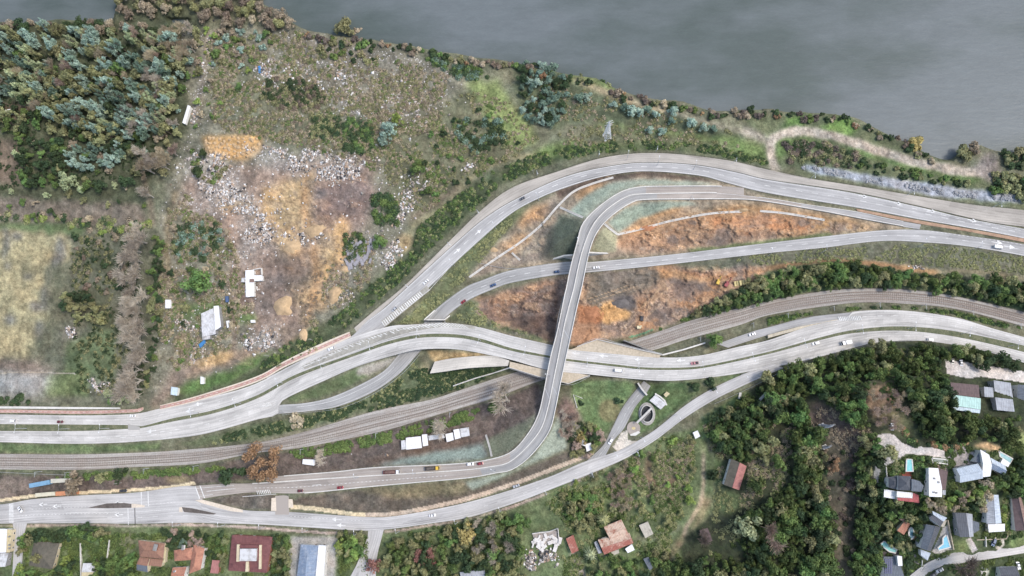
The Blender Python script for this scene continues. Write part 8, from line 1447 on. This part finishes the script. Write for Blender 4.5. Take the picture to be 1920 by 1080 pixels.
def heap(x, y, rx, ry, h, label, group=None, m=None, name='soil_heap', n=14):
    c = G(x, y); sx, sy = rx * .36, ry * .36; v = []; f = []; R_ = 7; sd_ = rng.random() * 99
    for i in range(R_ + 1):
        for j in range(n):
            q = i / R_; a = 2 * math.pi * j / n; k = 1 + .9 * (float(fbm(np.array(math.cos(a) * 3 + sd_), np.array(math.sin(a) * 3), 1.3, 2, 50)) - .5); v.append((c.x + sx * q * k * math.cos(a), c.y + sy * q * k * math.sin(a), c.z - .3 + h * (1 - q * q) ** 1.2 * (.8 + .4 * float(fbm(np.array(q * 5 * math.cos(a) + sd_), np.array(q * 5 * math.sin(a)), 1.5, 3, 51)))))
    for i in range(R_):
        for j in range(n): k = (j + 1) % n; f.append((i * n + j, (i + 1) * n + j, (i + 1) * n + k, i * n + k))
    o = link(name, npmesh(name, v, f, True), m or SOILM); tag(o, label, 'soil heap', group); return o
for x, y, rx, ry, h_, lb in ((532, 576, 18, 22, 4, 'large lumpy orange soil heap left of the dump track'), (627, 553, 16, 18, 3.5, 'orange soil heap right of the dump track'), (548, 463, 18, 14, 2.5, 'orange soil heap in the middle of the scorched ground'), (568, 628, 9, 14, 1.5, 'low orange heap where the dump track bends'), (590, 432, 22, 12, 2.0, 'yellowish soil heap above the middle of the dump'), (1215, 432 - 4, 18, 7, 1.6, 'rust coloured heap inside the loop'), (1395, 394, 14, 5, 1.8, 'bright orange pile beside the white drain'), (646, 506, 9, 8, 1.5, 'tiny orange heap by the concrete slabs'), (925, 468, 8, 6, 1.2, 'small orange heap left of the loop drain'), (1112, 590, 20, 16, 2.5, 'red-brown mound beside the flyover'), (1165, 570, 18, 9, 1.5, 'dark grey mound on the orange earthworks')):
    heap(x, y, rx, ry, h_, lb, m={'dark': plain('grey_soil', (104, 98, 94), .95, .3, .5), 'red-': plain('red_soil', (176, 116, 78), .95, .3, .5), 'rust': plain('red_soil', (176, 116, 78), .95, .3, .5)}.get(lb[:4]))
i = 0
for r_ in range(5):
    for c_ in range(12):
        x, y = 384 + c_ * 9 + rng.normal() * 2.2, 260 + r_ * 8.5 + rng.normal() * 2.0
        if (r_ == 4 and c_ < 2) or (r_ > 2 and c_ > 9): continue
        heap(x, y, rng.uniform(3.4, 5.8), rng.uniform(3.4, 5.6), rng.uniform(1.0, 2.4), 'small orange soil heap of the tight rows of tipped loads', 'tipped orange heaps in rows', n=9)
SLB = plain('slab_grey', (150, 146, 150), .9, .22, .8)
for j in range(26):
    x, y = 652 + (j % 6) * 8 + rng.normal() * 2, 456 + (j // 6) * 11 + rng.normal() * 2; p = G(x, y, .6); mb = MB(); mb.box(tuple(p), (rng.uniform(1.6, 2.4), rng.uniform(3.6, 6), .8), rng.uniform(-.9, .5)); tag(mb.build('concrete_slab', SLB), 'grey concrete slab tossed on the pile in the dump', 'slab', 'concrete slabs piled in the dump')
# ------------------------------------------------------------------ daylight
SUN_EL, SUN_AZ = math.radians(58), math.radians(8)      # azimuth measured from +X (right of the picture) towards +Y
w = bpy.data.worlds.new('World'); scene.world = w; w.use_nodes = True
nt = w.node_tree; bg = nt.nodes['Background']
sk = nt.nodes.new('ShaderNodeTexSky'); sk.sky_type = 'NISHITA'; sk.sun_disc = False
sk.sun_elevation = SUN_EL; sk.sun_rotation = math.radians(90) - SUN_AZ; sk.air_density = 1.2; sk.dust_density = 3.0; sk.altitude = 100
nt.links.new(sk.outputs[0], bg.inputs[0]); bg.inputs[1].default_value = .235
sd_ = bpy.data.lights.new('sun', 'SUN'); sd_.energy = 2.05; sd_.angle = math.radians(11); sd_.color = (1, .95, .88)
so = bpy.data.objects.new('sun', sd_); COL.objects.link(so)
d = Vector((math.cos(SUN_EL) * math.cos(SUN_AZ), math.cos(SUN_EL) * math.sin(SUN_AZ), math.sin(SUN_EL)))
so.rotation_euler = d.to_track_quat('Z', 'Y').to_euler()
scene.view_settings.view_transform = 'Standard'; scene.view_settings.look = 'None'; scene.view_settings.exposure = 0; scene.view_settings.gamma = 1
scene.render.engine = 'CYCLES'; scene.cycles.max_bounces = 4; scene.cycles.diffuse_bounces = 2; scene.cycles.glossy_bounces = 2; scene.cycles.transparent_max_bounces = 4
